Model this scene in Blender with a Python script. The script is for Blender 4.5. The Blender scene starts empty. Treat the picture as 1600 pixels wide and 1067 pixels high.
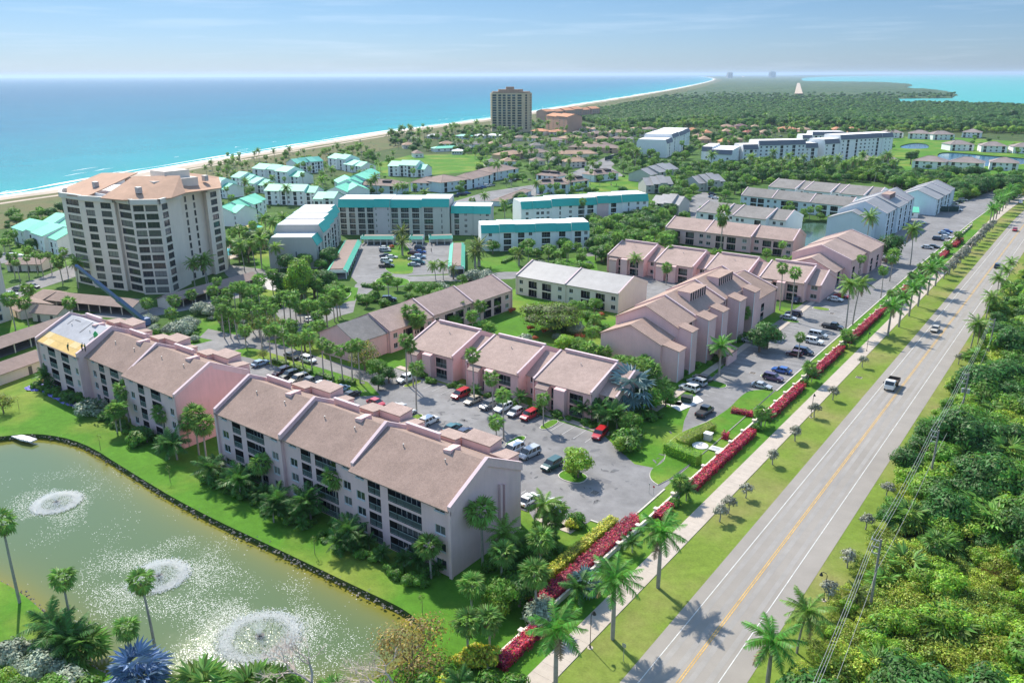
import bpy, math, random
from math import sin, cos, pi, radians, sqrt, atan2, hypot, exp
from mathutils import Vector, Matrix, noise
from mathutils.geometry import tessellate_polygon
RN = random.Random(11)
SC = bpy.context.scene
COL = SC.collection

# ------------------------------------------------------------------ camera
F = 1244.0; CAMH = 67.0; AZ = radians(36.8)
PITCH = math.atan(416.5 / F); ROLL = radians(0.2)
_c, _s = cos(PITCH), sin(PITCH)
def _rot(v):                       # camera heading: turned to the left of the road, which runs along +Y
    return Vector((v[0] * cos(AZ) - v[1] * sin(AZ), v[0] * sin(AZ) + v[1] * cos(AZ), v[2]))
FWD = _rot((0, _c, -_s))
RIGHT = _rot((cos(ROLL), -sin(ROLL) * _s, -sin(ROLL) * _c))
UP = _rot((sin(ROLL), cos(ROLL) * _s, cos(ROLL) * _c))
CAMP = Vector((0, 0, CAMH))
cam = bpy.data.cameras.new('camera'); cam.lens = 36.0 * F / 1600; cam.sensor_width = 36
cam.clip_start = 1; cam.clip_end = 200000
camo = bpy.data.objects.new('camera', cam); COL.objects.link(camo); SC.camera = camo
camo.matrix_world = Matrix(((RIGHT.x, UP.x, -FWD.x, 0), (RIGHT.y, UP.y, -FWD.y, 0), (RIGHT.z, UP.z, -FWD.z, CAMH), (0, 0, 0, 1)))

# ------------------------------------------------------------------ sky, sun, exposure
SUN_EL = radians(46); SUN_DIR = Vector((-0.908 * cos(SUN_EL), 0.42 * cos(SUN_EL), sin(SUN_EL))).normalized()
wd = bpy.data.worlds.new('World'); SC.world = wd; wd.use_nodes = True
wn = wd.node_tree; bg = wn.nodes['Background']
sky = wn.nodes.new('ShaderNodeTexSky'); sky.sky_type = 'NISHITA'; sky.sun_disc = False
sky.sun_elevation = SUN_EL; sky.sun_rotation = atan2(SUN_DIR.x, SUN_DIR.y)
sky.altitude = 0; sky.air_density = 1.0; sky.dust_density = 0.3; sky.ozone_density = 3.0
tint = wn.nodes.new('ShaderNodeMixRGB'); tint.blend_type = 'MULTIPLY'; tint.inputs[0].default_value = 1; tc = wn.nodes.new('ShaderNodeTexCoord'); sx = wn.nodes.new('ShaderNodeSeparateXYZ'); rp = wn.nodes.new('ShaderNodeValToRGB'); wn.links.new(tc.outputs['Generated'], sx.inputs[0]); wn.links.new(sx.outputs[2], rp.inputs[0]); wn.links.new(rp.outputs[0], tint.inputs[2])
rp.color_ramp.elements[0].color = (.185, .245, .39, 1); rp.color_ramp.elements[1].color = (1.04, 1., .90, 1); rp.color_ramp.elements[1].position = .42; _e = rp.color_ramp.elements.new(.10); _e.color = (.165, .225, .30, 1)
mpg = wn.nodes.new('ShaderNodeMapping'); mpg.inputs['Scale'].default_value = (3.2, 3.2, 60); cn = wn.nodes.new('ShaderNodeTexNoise'); cn.inputs['Scale'].default_value = 1.6; cn.inputs['Detail'].default_value = 6; cn.inputs['Roughness'].default_value = .6
wn.links.new(tc.outputs['Generated'], mpg.inputs[0]); wn.links.new(mpg.outputs[0], cn.inputs['Vector']); cm = wn.nodes.new('ShaderNodeMapRange'); cm.inputs[1].default_value = .52; cm.inputs[2].default_value = .8; cm.inputs[3].default_value = 0; cm.inputs[4].default_value = .22; wn.links.new(cn.outputs[0], cm.inputs[0])
wn.links.new(sky.outputs[0], tint.inputs[1]); wsp = wn.nodes.new('ShaderNodeMixRGB'); wsp.inputs[2].default_value = (3.3, 3.6, 4.1, 1); wn.links.new(cm.outputs[0], wsp.inputs[0]); wn.links.new(tint.outputs[0], wsp.inputs[1]); wn.links.new(wsp.outputs[0], bg.inputs[0]); bg.inputs[1].default_value = 0.15
sl = bpy.data.lights.new('sun', 'SUN'); sl.energy = 3.2; sl.angle = radians(0.5); sl.color = (1.0, 0.925, 0.80)
so = bpy.data.objects.new('sun', sl); COL.objects.link(so); so.location = (0, 0, 300)
so.rotation_euler = SUN_DIR.to_track_quat('Z', 'Y').to_euler()
SC.view_settings.view_transform = 'Standard'; SC.view_settings.look = 'None'
SC.view_settings.gamma = 1; SC.view_settings.exposure = 1.08
try: SC.view_settings.use_curve_mapping = False
except Exception: pass
SC.cycles.max_bounces = 6; SC.cycles.transparent_max_bounces = 8; SC.cycles.volume_bounces = 0
SC.cycles.caustics_reflective = False; SC.cycles.caustics_refractive = False

# ------------------------------------------------------------------ pixel of the photo -> point of the place
def at(u, v, z=0.0):
    d = FWD + RIGHT * ((u - 800) / F) + UP * ((533.5 - v) / F)
    t = (z - CAMH) / d.z
    return Vector((d.x * t, d.y * t, z))
def px(p):
    q = Vector(p) - CAMP; c = q.dot(FWD)
    return (800 + F * q.dot(RIGHT) / c, 533.5 - F * q.dot(UP) / c) if c > 1 else (-9999, -9999)

# ------------------------------------------------------------------ mesh helpers
class MB:
    def __init__(s): s.v = []; s.f = []; s.m = []
    def add(s, vs, fs, mi=0):
        o = len(s.v); s.v.extend([tuple(p) for p in vs])
        for f in fs: s.f.append(tuple(i + o for i in f)); s.m.append(mi)
    def poly(s, vs, mi=0): s.add(vs, [tuple(range(len(vs)))], mi)
    def box(s, x0, x1, y0, y1, z0, z1, mi=0):
        s.add([(x0,y0,z0),(x1,y0,z0),(x1,y1,z0),(x0,y1,z0),(x0,y0,z1),(x1,y0,z1),(x1,y1,z1),(x0,y1,z1)],
              [(0,3,2,1),(4,5,6,7),(0,1,5,4),(1,2,6,5),(2,3,7,6),(3,0,4,7)], mi)
    def prism(s, pts, z0, z1, mi=0, mtop=None, bottom=False):     # pts counter-clockwise in xy
        n = len(pts); o = len(s.v)
        s.v.extend([(p[0], p[1], z0) for p in pts]); s.v.extend([(p[0], p[1], z1) for p in pts])
        for i in range(n):
            j = (i + 1) % n; s.f.append((o+i, o+j, o+n+j, o+n+i)); s.m.append(mi)
        s.f.append(tuple(o + n + i for i in range(n))); s.m.append(mi if mtop is None else mtop)
        if bottom: s.f.append(tuple(o + n - 1 - i for i in range(n))); s.m.append(mi)
    def vprism(s, prof, u0, u1, mi=0, mtop=None):    # profile in (v,z) pushed along u
        n = len(prof); o = len(s.v)
        s.v.extend([(u0, p[0], p[1]) for p in prof]); s.v.extend([(u1, p[0], p[1]) for p in prof])
        for i in range(n):
            j = (i + 1) % n; s.f.append((o+i, o+n+i, o+n+j, o+j)); s.m.append(mi)
        s.f.append(tuple(o + i for i in range(n))); s.m.append(mi)
        s.f.append(tuple(o + 2*n - 1 - i for i in range(n))); s.m.append(mi)
    def tube(s, pts, rad, n=6, mi=0, cap=True):
        o = len(s.v); pts = [Vector(p) for p in pts]
        for k, p in enumerate(pts):
            d = (pts[min(k+1, len(pts)-1)] - pts[max(k-1, 0)]).normalized()
            a = d.orthogonal().normalized() if abs(d.z) < .9 else Vector((1, 0, 0)); a = (a - d * a.dot(d)).normalized(); b = d.cross(a)
            r = rad[k] if isinstance(rad, (list, tuple)) else rad
            for i in range(n):
                t = 2 * pi * i / n; s.v.append(tuple(p + (a * cos(t) + b * sin(t)) * r))
        for k in range(len(pts) - 1):
            for i in range(n):
                j = (i + 1) % n; s.f.append((o+k*n+i, o+k*n+j, o+(k+1)*n+j, o+(k+1)*n+i)); s.m.append(mi)
        if cap:
            s.f.append(tuple(o + (len(pts)-1)*n + i for i in range(n))); s.m.append(mi)
            s.f.append(tuple(o + n - 1 - i for i in range(n))); s.m.append(mi)
    def mesh(s, name, mats, smooth=False):
        me = bpy.data.meshes.new(name); me.from_pydata(s.v, [], s.f)
        for m in mats: me.materials.append(m)
        if len(mats) > 1: me.polygons.foreach_set('material_index', s.m)
        if smooth: me.polygons.foreach_set('use_smooth', [True] * len(me.polygons))
        me.update(); return me

def ob(name, me, parent=None, loc=None, rz=0.0, sc=None):
    o = bpy.data.objects.new(name, me); COL.objects.link(o)
    if loc is not None: o.location = loc
    if rz: o.rotation_euler = (0, 0, rz)
    if sc is not None: o.scale = (sc, sc, sc) if not isinstance(sc, (tuple, list)) else sc
    if parent is not None: o.parent = parent
    return o
def tag(o, label=None, cat=None, group=None, kind=None):
    if label: o['label'] = label
    if cat: o['category'] = cat
    if group: o['group'] = group
    if kind: o['kind'] = kind
    return o
def thing(name, label, cat, loc=(0, 0, 0), rz=0.0, group=None):
    o = ob(name, None, None, loc, rz); o.empty_display_size = .5
    return tag(o, label, cat, group)
def struct(name, me, **k):
    o = ob(name, me, None, **k); o['kind'] = 'structure'; return o

# ------------------------------------------------------------------ materials
MATS = {}
def mat(name, col, rough=.8, var=.12, scale=.6, spec=.3, metal=0., bump=0., bscale=8., island=0., objrand=0., trans=0., objcol=False, coat=0.):
    if name in MATS: return MATS[name]
    m = bpy.data.materials.new(name); m.use_nodes = True; nt = m.node_tree; N = nt.nodes; L = nt.links
    b = N['Principled BSDF']; b.inputs['Roughness'].default_value = rough; b.inputs['Metallic'].default_value = metal
    b.inputs['Specular IOR Level'].default_value = spec
    if coat: b.inputs['Coat Weight'].default_value = coat
    if objcol:
        oi = N.new('ShaderNodeObjectInfo'); src = oi.outputs['Color']
    else:
        rgb = N.new('ShaderNodeRGB'); rgb.outputs[0].default_value = (*col, 1); src = rgb.outputs[0]
    geo = N.new('ShaderNodeNewGeometry')
    hsv = N.new('ShaderNodeHueSaturation'); L.new(src, hsv.inputs['Color'])
    val = None
    def addv(sock, lo, hi):
        nonlocal val
        mr = N.new('ShaderNodeMapRange'); mr.inputs['To Min'].default_value = lo; mr.inputs['To Max'].default_value = hi; L.new(sock, mr.inputs['Value'])
        if val is None: val = mr.outputs[0]
        else:
            mm = N.new('ShaderNodeMath'); mm.operation = 'MULTIPLY'; L.new(val, mm.inputs[0]); L.new(mr.outputs[0], mm.inputs[1]); val = mm.outputs[0]
        return mr
    if var:
        n1 = N.new('ShaderNodeTexNoise'); n1.inputs['Scale'].default_value = scale; n1.inputs['Detail'].default_value = 5; n1.inputs['Roughness'].default_value = .65
        L.new(geo.outputs['Position'], n1.inputs['Vector']); mr = addv(n1.outputs['Fac'], 1 - var, 1 + var); mr.inputs['From Min'].default_value = .3; mr.inputs['From Max'].default_value = .7
        k2 = 1.1 if name.startswith(('roof', 'asphalt')) else .8      # broad weathering, drawn out downwards on walls
        n2 = N.new('ShaderNodeTexNoise'); n2.inputs['Scale'].default_value = max(scale * .18, .05) if not name.startswith('stucco') else 1.6; n2.inputs['Detail'].default_value = 6; n2.inputs['Roughness'].default_value = .6
        mp = N.new('ShaderNodeMapping'); mp.inputs['Scale'].default_value = (1, 1, .1) if name.startswith('stucco') else (1, 1, 1); L.new(geo.outputs['Position'], mp.inputs[0]); L.new(mp.outputs[0], n2.inputs['Vector'])
        if not island: mr2 = addv(n2.outputs['Fac'], 1 - var * k2, 1 + var * k2 * .7); mr2.inputs['From Min'].default_value = .34; mr2.inputs['From Max'].default_value = .66
        if name.startswith('roof_shingle'):
            n3 = N.new('ShaderNodeTexNoise'); n3.inputs['Scale'].default_value = 5.; n3.inputs['Detail'].default_value = 2; L.new(geo.outputs['Position'], n3.inputs['Vector']); mr3 = addv(n3.outputs['Fac'], .86, 1.12); mr3.inputs['From Min'].default_value = .3; mr3.inputs['From Max'].default_value = .7
    if island:
        addv(geo.outputs['Random Per Island'], 1 - island, 1 + island)
        hr = N.new('ShaderNodeMapRange'); hr.inputs['To Min'].default_value = .5 - island * .06; hr.inputs['To Max'].default_value = .5 + island * .05
        L.new(geo.outputs['Random Per Island'], hr.inputs['Value']); L.new(hr.outputs[0], hsv.inputs['Hue'])
    if objrand:
        oi2 = N.new('ShaderNodeObjectInfo'); addv(oi2.outputs['Random'], 1 - objrand, 1 + objrand)
        if not island:
            hr = N.new('ShaderNodeMapRange'); hr.inputs['To Min'].default_value = .485; hr.inputs['To Max'].default_value = .515
            L.new(oi2.outputs['Random'], hr.inputs['Value']); L.new(hr.outputs[0], hsv.inputs['Hue'])
    if val is not None: L.new(val, hsv.inputs['Value'])
    L.new(hsv.outputs[0], b.inputs['Base Color'])
    if bump:
        nb = N.new('ShaderNodeTexNoise'); nb.inputs['Scale'].default_value = bscale; nb.inputs['Detail'].default_value = 4; L.new(geo.outputs['Position'], nb.inputs['Vector'])
        bp = N.new('ShaderNodeBump'); bp.inputs['Strength'].default_value = bump; bp.inputs['Distance'].default_value = .15; L.new(nb.outputs['Fac'], bp.inputs['Height']); L.new(bp.outputs[0], b.inputs['Normal'])
    if trans:
        tr = N.new('ShaderNodeBsdfTranslucent'); mx = N.new('ShaderNodeMixShader'); mx.inputs[0].default_value = trans
        L.new(hsv.outputs[0], tr.inputs['Color']); L.new(b.outputs[0], mx.inputs[1]); L.new(tr.outputs[0], mx.inputs[2]); L.new(mx.outputs[0], N['Material Output'].inputs['Surface'])
    MATS[name] = m; return m

def leaf(name, c, isl=.45, tr=.42, rough=.5, ob_=.16):
    if name not in ('leaf_red', 'leaf_croton', 'leaf_flame', 'leaf_silver', 'leaf_button'): c = tuple(x * 1.22 for x in c)
    return mat(name, c, rough, .25, .35, .4, island=isl, objrand=ob_, trans=tr)
G_ROYAL = leaf('leaf_royal', (.10, .27, .035)); G_SABAL = leaf('leaf_sabal', (.17, .30, .065)); G_COCO = leaf('leaf_coco', (.15, .27, .04))
G_BISM = leaf('leaf_bismarck', (.17, .27, .27), .25, .15); G_BLUE = leaf('leaf_blue_palm', (.14, .21, .31), .3, .15)
G_TREE = leaf('leaf_tree', (.12, .26, .03)); G_DARK = leaf('leaf_dark', (.06, .16, .03)); G_LIME = leaf('leaf_lime', (.24, .38, .035))
G_OLIVE = leaf('leaf_olive', (.115, .16, .035)); G_ORANGE = leaf('leaf_orange', (.44, .29, .05), .5); G_SILVER = leaf('leaf_silver', (.30, .36, .26), .3, .2)
G_BUTTON = leaf('leaf_button', (.27, .28, .21), .35, .15); G_RUST = leaf('leaf_rust', (.30, .22, .08), .5); G_DEADP = leaf('leaf_dead', (.25, .17, .09), .3, .1)
G_RED = leaf('leaf_red', (.50, .03, .085), .5, .3); G_YEL = leaf('leaf_croton', (.60, .55, .05), .5, .3); G_FLAME = leaf('leaf_flame', (.55, .04, .02), .4, .2)
G_MANG = leaf('leaf_mangrove', (.21, .29, .04), .55, .4, .5, .3); G_MANG2 = leaf('leaf_mangrove_light', (.35, .40, .055), .55, .4, .5, .3)
BARK = mat('bark', (.22, .17, .13), .9, .25, 2.); BARKG = mat('bark_grey', (.36, .33, .29), .85, .15, 2.); SHAFT = mat('crownshaft', (.14, .24, .05), .5, .1, 2.)
def grass_mat(name, c, c2, dry=.5):
    m = mat(name, c, .9, .15, .8, .1); nt = m.node_tree; N = nt.nodes; L = nt.links
    src = [n for n in N if n.type == 'RGB'][0]; hsv = [n for n in N if n.type == 'HUE_SAT'][0]; geo = [n for n in N if n.type == 'NEW_GEOMETRY'][0]
    n2 = N.new('ShaderNodeTexNoise'); n2.inputs['Scale'].default_value = .055; n2.inputs['Detail'].default_value = 6; L.new(geo.outputs['Position'], n2.inputs['Vector'])
    n3 = N.new('ShaderNodeTexNoise'); n3.inputs['Scale'].default_value = 3.5; n3.inputs['Detail'].default_value = 3; L.new(geo.outputs['Position'], n3.inputs['Vector'])
    cr = N.new('ShaderNodeMapRange'); cr.inputs['From Min'].default_value = dry; cr.inputs['From Max'].default_value = dry + .22; L.new(n2.outputs[0], cr.inputs[0])
    mx = N.new('ShaderNodeMixRGB'); mx.inputs[2].default_value = (*c2, 1); L.new(cr.outputs[0], mx.inputs[0]); L.new(src.outputs[0], mx.inputs[1])
    m2 = N.new('ShaderNodeMixRGB'); m2.blend_type = 'MULTIPLY'; m2.inputs[0].default_value = .5; L.new(mx.outputs[0], m2.inputs[1])
    r2 = N.new('ShaderNodeMapRange'); r2.inputs[3].default_value = .42; r2.inputs[4].default_value = 1.38; L.new(n3.outputs[0], r2.inputs[0]); L.new(r2.outputs[0], m2.inputs[2]); L.new(m2.outputs[0], hsv.inputs['Color'])
    return m
LAWN = grass_mat('lawn', (.08, .205, .02), (.20, .255, .045), .47)
GARDEN = grass_mat('garden_ground', (.055, .115, .022), (.10, .19, .03), .47)
VERGE = grass_mat('verge_grass', (.155, .225, .035), (.25, .235, .085), .45)
SCRUBG = grass_mat('scrub_ground', (.06, .10, .03), (.10, .12, .04), .5)
DUNE = grass_mat('dune_scrub', (.14, .135, .06), (.10, .14, .05), .45)
ASPH = mat('asphalt_lot', (.22, .215, .215), .9, .17, .35, .2); ASPH2 = mat('asphalt_road', (.29, .266, .238), .9, .07, .25, .2)
CONC = mat('concrete', (.46, .40, .34), .9, .08, 1.2, .2); CURB = mat('kerb_concrete', (.55, .52, .47), .9, .08, 2., .2)
WHITEP = mat('road_paint_white', (.62, .62, .60), .7, .2, 3., .2); YELP = mat('road_paint_yellow', (.58, .36, .10), .7, .25, 3., .2)
SAND = mat('sand', (.47, .39, .31), .95, .08, .05, .1); WETSAND = mat('wet_sand', (.42, .36, .30), .6, .08, .05, .3); SURF = mat('surf_foam', (.85, .88, .88), .8, .1, .2, .3)
SOIL = mat('mulch_soil', (.14, .10, .075), .95, .3, 2., .1); ROCK = mat('riprap_stone', (.30, .27, .23), .9, .3, 3., .2)
PINK = mat('stucco_pink', (.75, .50, .475), .9, .05, .35, .2); PINK2 = mat('stucco_mauve', (.74, .52, .52), .9, .05, .35, .2); SALMON = mat('stucco_salmon', (.80, .47, .45), .9, .06, .3, .2)
COPING = mat('coping', (.66, .52, .53), .85, .05, .5, .2); TRIMW = mat('trim_white', (.74, .73, .72), .7, .03, 1., .3)
ROOFT = mat('roof_shingle_tan', (.325, .235, .195), .95, .10, 1.6, .15, bump=.3, bscale=6.); ROOFT2 = mat('roof_shingle_light', (.40, .285, .235), .95, .10, 1.6, .15, bump=.3, bscale=6.)
ROOFP = mat('roof_shingle_pinkish', (.40, .30, .26), .95, .10, 1.2, .15); ROOFG = mat('roof_metal_grey', (.30, .295, .295), .6, .10, .5, .4); ROOFD = mat('roof_shingle_grey', (.24, .225, .21), .9, .12, .8, .2)
ROOFB = mat('roof_brown', (.29, .22, .19), .9, .10, .8, .2); TEALR = mat('roof_teal', (.13, .54, .37), .6, .06, .5, .35); TEALW = mat('mansard_teal', (.05, .43, .36), .6, .04, .5, .3)
WHITEROOF = mat('roof_white', (.80, .77, .75), .8, .05, .4, .2); CREAM = mat('stucco_cream', (.74, .65, .56), .9, .04, .3, .2); CREAM2 = mat('stucco_buff', (.62, .50, .33), .9, .05, .3, .2)
WHITEW = mat('stucco_white', (.85, .85, .83), .9, .03, .3, .2); GREYW = mat('stucco_grey', (.50, .49, .46), .9, .04, .3, .2); PALEB = mat('stucco_pale_blue', (.64, .72, .76), .9, .03, .3, .2)
TILE = mat('roof_tile_orange', (.52, .25, .14), .85, .14, .8, .2); TILET = mat('roof_tile_tan', (.40, .27, .19), .85, .12, .8, .2); PEACH = mat('stucco_peach', (.66, .42, .30), .9, .04, .3, .2)
FRAME = mat('frame_white', (.62, .63, .63), .6, .02, 1., .4); FRAMED = mat('frame_bronze', (.10, .09, .085), .5, .05, 1., .5); RAILM = mat('railing_grey_green', (.30, .38, .36), .6, .03, 1., .4)
def glass_mat(name, c, c2, rough=.06):
    m = mat(name, c, rough, .0, 1., .55); nt = m.node_tree; N = nt.nodes; L = nt.links
    src = [n for n in N if n.type == 'RGB'][0]; hsv = [n for n in N if n.type == 'HUE_SAT'][0]
    oi = N.new('ShaderNodeObjectInfo'); mx = N.new('ShaderNodeMixRGB'); mx.inputs[2].default_value = (*c2, 1)
    mr = N.new('ShaderNodeMapRange'); mr.inputs[1].default_value = .58; mr.inputs[2].default_value = 1.; L.new(oi.outputs['Random'], mr.inputs[0])
    L.new(mr.outputs[0], mx.inputs[0]); L.new(src.outputs[0], mx.inputs[1]); L.new(mx.outputs[0], hsv.inputs['Color']); return m
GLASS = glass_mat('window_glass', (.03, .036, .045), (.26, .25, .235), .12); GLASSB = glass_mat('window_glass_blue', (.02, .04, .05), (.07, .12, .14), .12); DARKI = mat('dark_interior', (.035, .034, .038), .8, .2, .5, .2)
METAL = mat('galvanised_metal', (.42, .42, .42), .5, .08, 2., .5, metal=.4); BLACKM = mat('black_metal', (.02, .02, .02), .4, .05, 2., .5); WOODP = mat('weathered_pole', (.30, .27, .24), .9, .15, 2.)
# ------------------------------------------------------------------ ground, sea, lagoon
def at2(u, v, z=0.0):            # far points: allows for the slight bend of the photo's horizon
    hz = 115.7 - .0034 * (u - 800) + 7.1e-6 * (u - 800) ** 2; hc = 117.1 - (u - 798) * .00349
    k = max(0., min(1., (330 - v) / 160)); return at(u, v + (hc - hz) * k, z)
shore = [at2(*p) for p in [(0,310),(80,299),(150,285.5),(220,271.5),(300,257),(370,245),(450,232),(520,220.5),(600,207.5),(680,195),(760,186),(830,174.5),(900,163),(950,155.5),(1000,147.5),(1040,141),(1075,134.5),(1098,129.5),(1112,126),(1118,123.2),(1110,121),(1096,119.2)]]
d0 = (shore[0] - shore[1]).normalized(); shore = [shore[0] + d0 * 900, shore[0] + d0 * 400] + shore
for _k in range(2):     # smooth the polyline
    n = [shore[0]]
    for a, b in zip(shore, shore[1:]): n += [a.lerp(b, .25), a.lerp(b, .75)]
    shore = n + [shore[-1]]
lagoon = [at2(*p) for p in [(1330,118.2),(1400,119.3),(1300,120.2),(1262,121.5),(1250,123.5)]] + [at2(u, v, 6) for u, v in [(1256,126.4),(1316,127.6),(1381,128.9),(1403,130.8)]] + [at2(*p) for p in [(1420,132.5),(1424,135.2),(1414,139.2),(1440,141.5),(1469,143.6),(1490,147.5),(1494,151),(1486,155),(1403,155),(1346,155.4),(1403,155.6)]] + [at2(u, v, 6.5) for u, v in [(1403,159.6),(1447,159.2),(1501,161.4),(1556,163.4),(1600,166),(1700,172),(1900,188)]]
lagoon = [Vector((p.x, p.y, 0)) for p in lagoon]
land_outer = shore + [at2(1130,118.3), at2(1200,117.9)] + lagoon + [Vector((3500, 300, 0)), Vector((3500, -600, 0)), Vector((-300, -600, 0))]
def area(P): return sum(a[0] * b[1] - b[0] * a[1] for a, b in zip(P, P[1:] + P[:1])) / 2
def smooth_loop(P, k=2):
    for _ in range(k):
        n = []
        for a, b in zip(P, P[1:] + P[:1]): n += [a.lerp(b, .25), a.lerp(b, .75)]
        P = n
    return P
WATERZ = -0.9
pond = smooth_loop([at(*p) for p in [(-60,690),(0,682),(60,676),(130,690),(200,735),(300,795),(450,865),(575,925),(640,955),(672,990),(640,1035),(560,1075),(400,1085),(250,1075),(150,1050),(110,1010),(60,945),(0,905),(-80,880),(-150,780)]])
pond2 = smooth_loop([at(*p) for p in [(1238,352),(1262,344),(1300,347),(1312,352),(1300,378),(1270,395),(1240,385),(1232,365)]])
pond3 = smooth_loop([at(*p) for p in [(362,352),(385,344),(420,347),(432,356),(405,366),(372,366)]])
pond4 = smooth_loop([at(*p) for p in [(662,257),(690,251),(728,255),(732,261),(700,264),(668,263)]])
pond5 = smooth_loop([at(*p) for p in [(1405,228),(1428,223),(1450,225),(1453,232),(1430,233),(1408,232)]])
pond6 = smooth_loop([at(*p) for p in [(1462,239),(1490,238),(1540,243),(1600,247),(1640,252),(1590,258),(1500,262),(1470,256)]])
pond7 = smooth_loop([at(*p) for p in [(800,425),(812,412),(826,408),(822,425),(806,440)]])
PONDS = [pond, pond2, pond3, pond4, pond5, pond6]
def inside(p, P):
    x, y = p[0], p[1]; r = False; n = len(P); j = n - 1
    for i in range(n):
        a, b = P[i], P[j]
        if (a[1] > y) != (b[1] > y) and x < (b[0] - a[0]) * (y - a[1]) / (b[1] - a[1]) + a[0]: r = not r
        j = i
    return r
def sheet(name, outer, z, m, holes=(), kind='structure', thick=0.0):
    loops = [list(outer)] + [list(h) for h in holes]
    loops[0] = loops[0] if area(loops[0]) > 0 else loops[0][::-1]
    loops[1:] = [h if area(h) < 0 else h[::-1] for h in loops[1:]]
    if len(loops) == 1 and len(outer) == 4: tris = [(0, 1, 2, 3)]
    else: tris = tessellate_polygon([[Vector((p[0], p[1], 0)) for p in l] for l in loops])
    vs = [p for l in loops for p in l]; mb = MB(); fs = []
    for t in tris:
        a, b, c = (vs[i] for i in t[:3])
        fs.append(tuple(t) if (b[0]-a[0])*(c[1]-a[1]) - (b[1]-a[1])*(c[0]-a[0]) > 0 else tuple(t)[::-1])
    mb.add([(p[0], p[1], z) for p in vs], fs)
    if thick:
        o = 0
        for l in loops:
            n = len(l)
            for i in range(n):
                a, b = l[i], l[(i + 1) % n]; mb.poly([(a[0], a[1], z - thick), (b[0], b[1], z - thick), (b[0], b[1], z), (a[0], a[1], z)])
    o = ob(name, mb.mesh(name, [m])); o['kind'] = kind; return o
KEEP = []                                    # footprints, roads and water where nothing is planted
def paved(name, pts, z, m, **k):
    KEEP.append([Vector((p[0], p[1], 0)) for p in pts]); return sheet(name, pts, z, m, **k)
for P in PONDS: KEEP.append(P)
sheet('ground', land_outer, 0.0, SCRUBG, holes=PONDS, thick=1.2)

# water: colour of the sea bed by distance from the beach, ripples and glints from the bump, sea glints also painted as flecks
def water_mat(name, col, rough, bscale, bstr, attr=None, ramp=None):
    m = bpy.data.materials.new(name); m.use_nodes = True; nt = m.node_tree; N = nt.nodes; L = nt.links; b = N['Principled BSDF']
    b.inputs['Base Color'].default_value = (*col, 1); b.inputs['Roughness'].default_value = rough; b.inputs['IOR'].default_value = 1.33; b.inputs['Specular IOR Level'].default_value = .34 if 'pond' in name else .04
    geo = N.new('ShaderNodeNewGeometry')
    if ramp:
        a = N.new('ShaderNodeAttribute'); a.attribute_name = attr; cr = N.new('ShaderNodeValToRGB'); L.new(a.outputs['Fac'], cr.inputs[0])
        e = cr.color_ramp.elements; e[0].position, e[0].color = ramp[0][0], (*ramp[0][1], 1); e[1].position, e[1].color = ramp[1][0], (*ramp[1][1], 1)
        for p, c in ramp[2:]: q = e.new(p); q.color = (*c, 1)
        nn = N.new('ShaderNodeTexNoise'); nn.inputs['Scale'].default_value = .012; nn.inputs['Detail'].default_value = 5
        L.new(geo.outputs['Position'], nn.inputs['Vector']); hs = N.new('ShaderNodeHueSaturation'); mr = N.new('ShaderNodeMapRange'); mr.inputs[3].default_value = .82; mr.inputs[4].default_value = 1.18
        L.new(nn.outputs[0], mr.inputs[0]); L.new(mr.outputs[0], hs.inputs['Value']); L.new(cr.outputs[0], hs.inputs['Color'])
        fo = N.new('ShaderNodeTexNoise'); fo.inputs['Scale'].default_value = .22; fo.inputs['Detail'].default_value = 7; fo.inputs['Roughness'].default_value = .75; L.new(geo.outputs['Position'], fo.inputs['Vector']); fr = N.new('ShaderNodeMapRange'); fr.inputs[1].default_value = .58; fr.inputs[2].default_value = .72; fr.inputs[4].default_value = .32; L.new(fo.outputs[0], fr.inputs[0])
        fm = N.new('ShaderNodeMixRGB'); fm.inputs[2].default_value = (.30, .60, .62, 1); L.new(fr.outputs[0], fm.inputs[0]); L.new(hs.outputs[0], fm.inputs[1]); L.new(fm.outputs[0], b.inputs['Base Color'])  # lighter flecks in the colour: wavelet foam, painted in place of wave glints
    n1 = N.new('ShaderNodeTexNoise'); n1.inputs['Scale'].default_value = bscale; n1.inputs['Detail'].default_value = 6; n1.inputs['Roughness'].default_value = .62; L.new(geo.outputs['Position'], n1.inputs['Vector'])
    bp = N.new('ShaderNodeBump'); bp.inputs['Distance'].default_value = 1.0; bp.inputs['Strength'].default_value = 1.0
    mu = N.new('ShaderNodeMath'); mu.operation = 'MULTIPLY'; L.new(n1.outputs['Fac'], mu.inputs[0]); mu.inputs[1].default_value = bstr
    L.new(mu.outputs[0], bp.inputs['Height']); L.new(bp.outputs[0], b.inputs['Normal'])
    return m, mu
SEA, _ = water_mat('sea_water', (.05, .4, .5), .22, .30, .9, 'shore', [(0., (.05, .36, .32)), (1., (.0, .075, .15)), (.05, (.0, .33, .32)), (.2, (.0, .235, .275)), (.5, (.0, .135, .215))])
LAGOON, _ = water_mat('lagoon_water', (.0, .095, .18), .25, .5, .5)
def near_d(p, poly):
    best = 1e12
    for a, b in zip(poly, poly[1:]):
        ab = b - a; t = max(0, min(1, (p - a).dot(ab) / max(ab.length_squared, 1e-9))); best = min(best, (p - (a + ab * t)).length)
    return best
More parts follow.
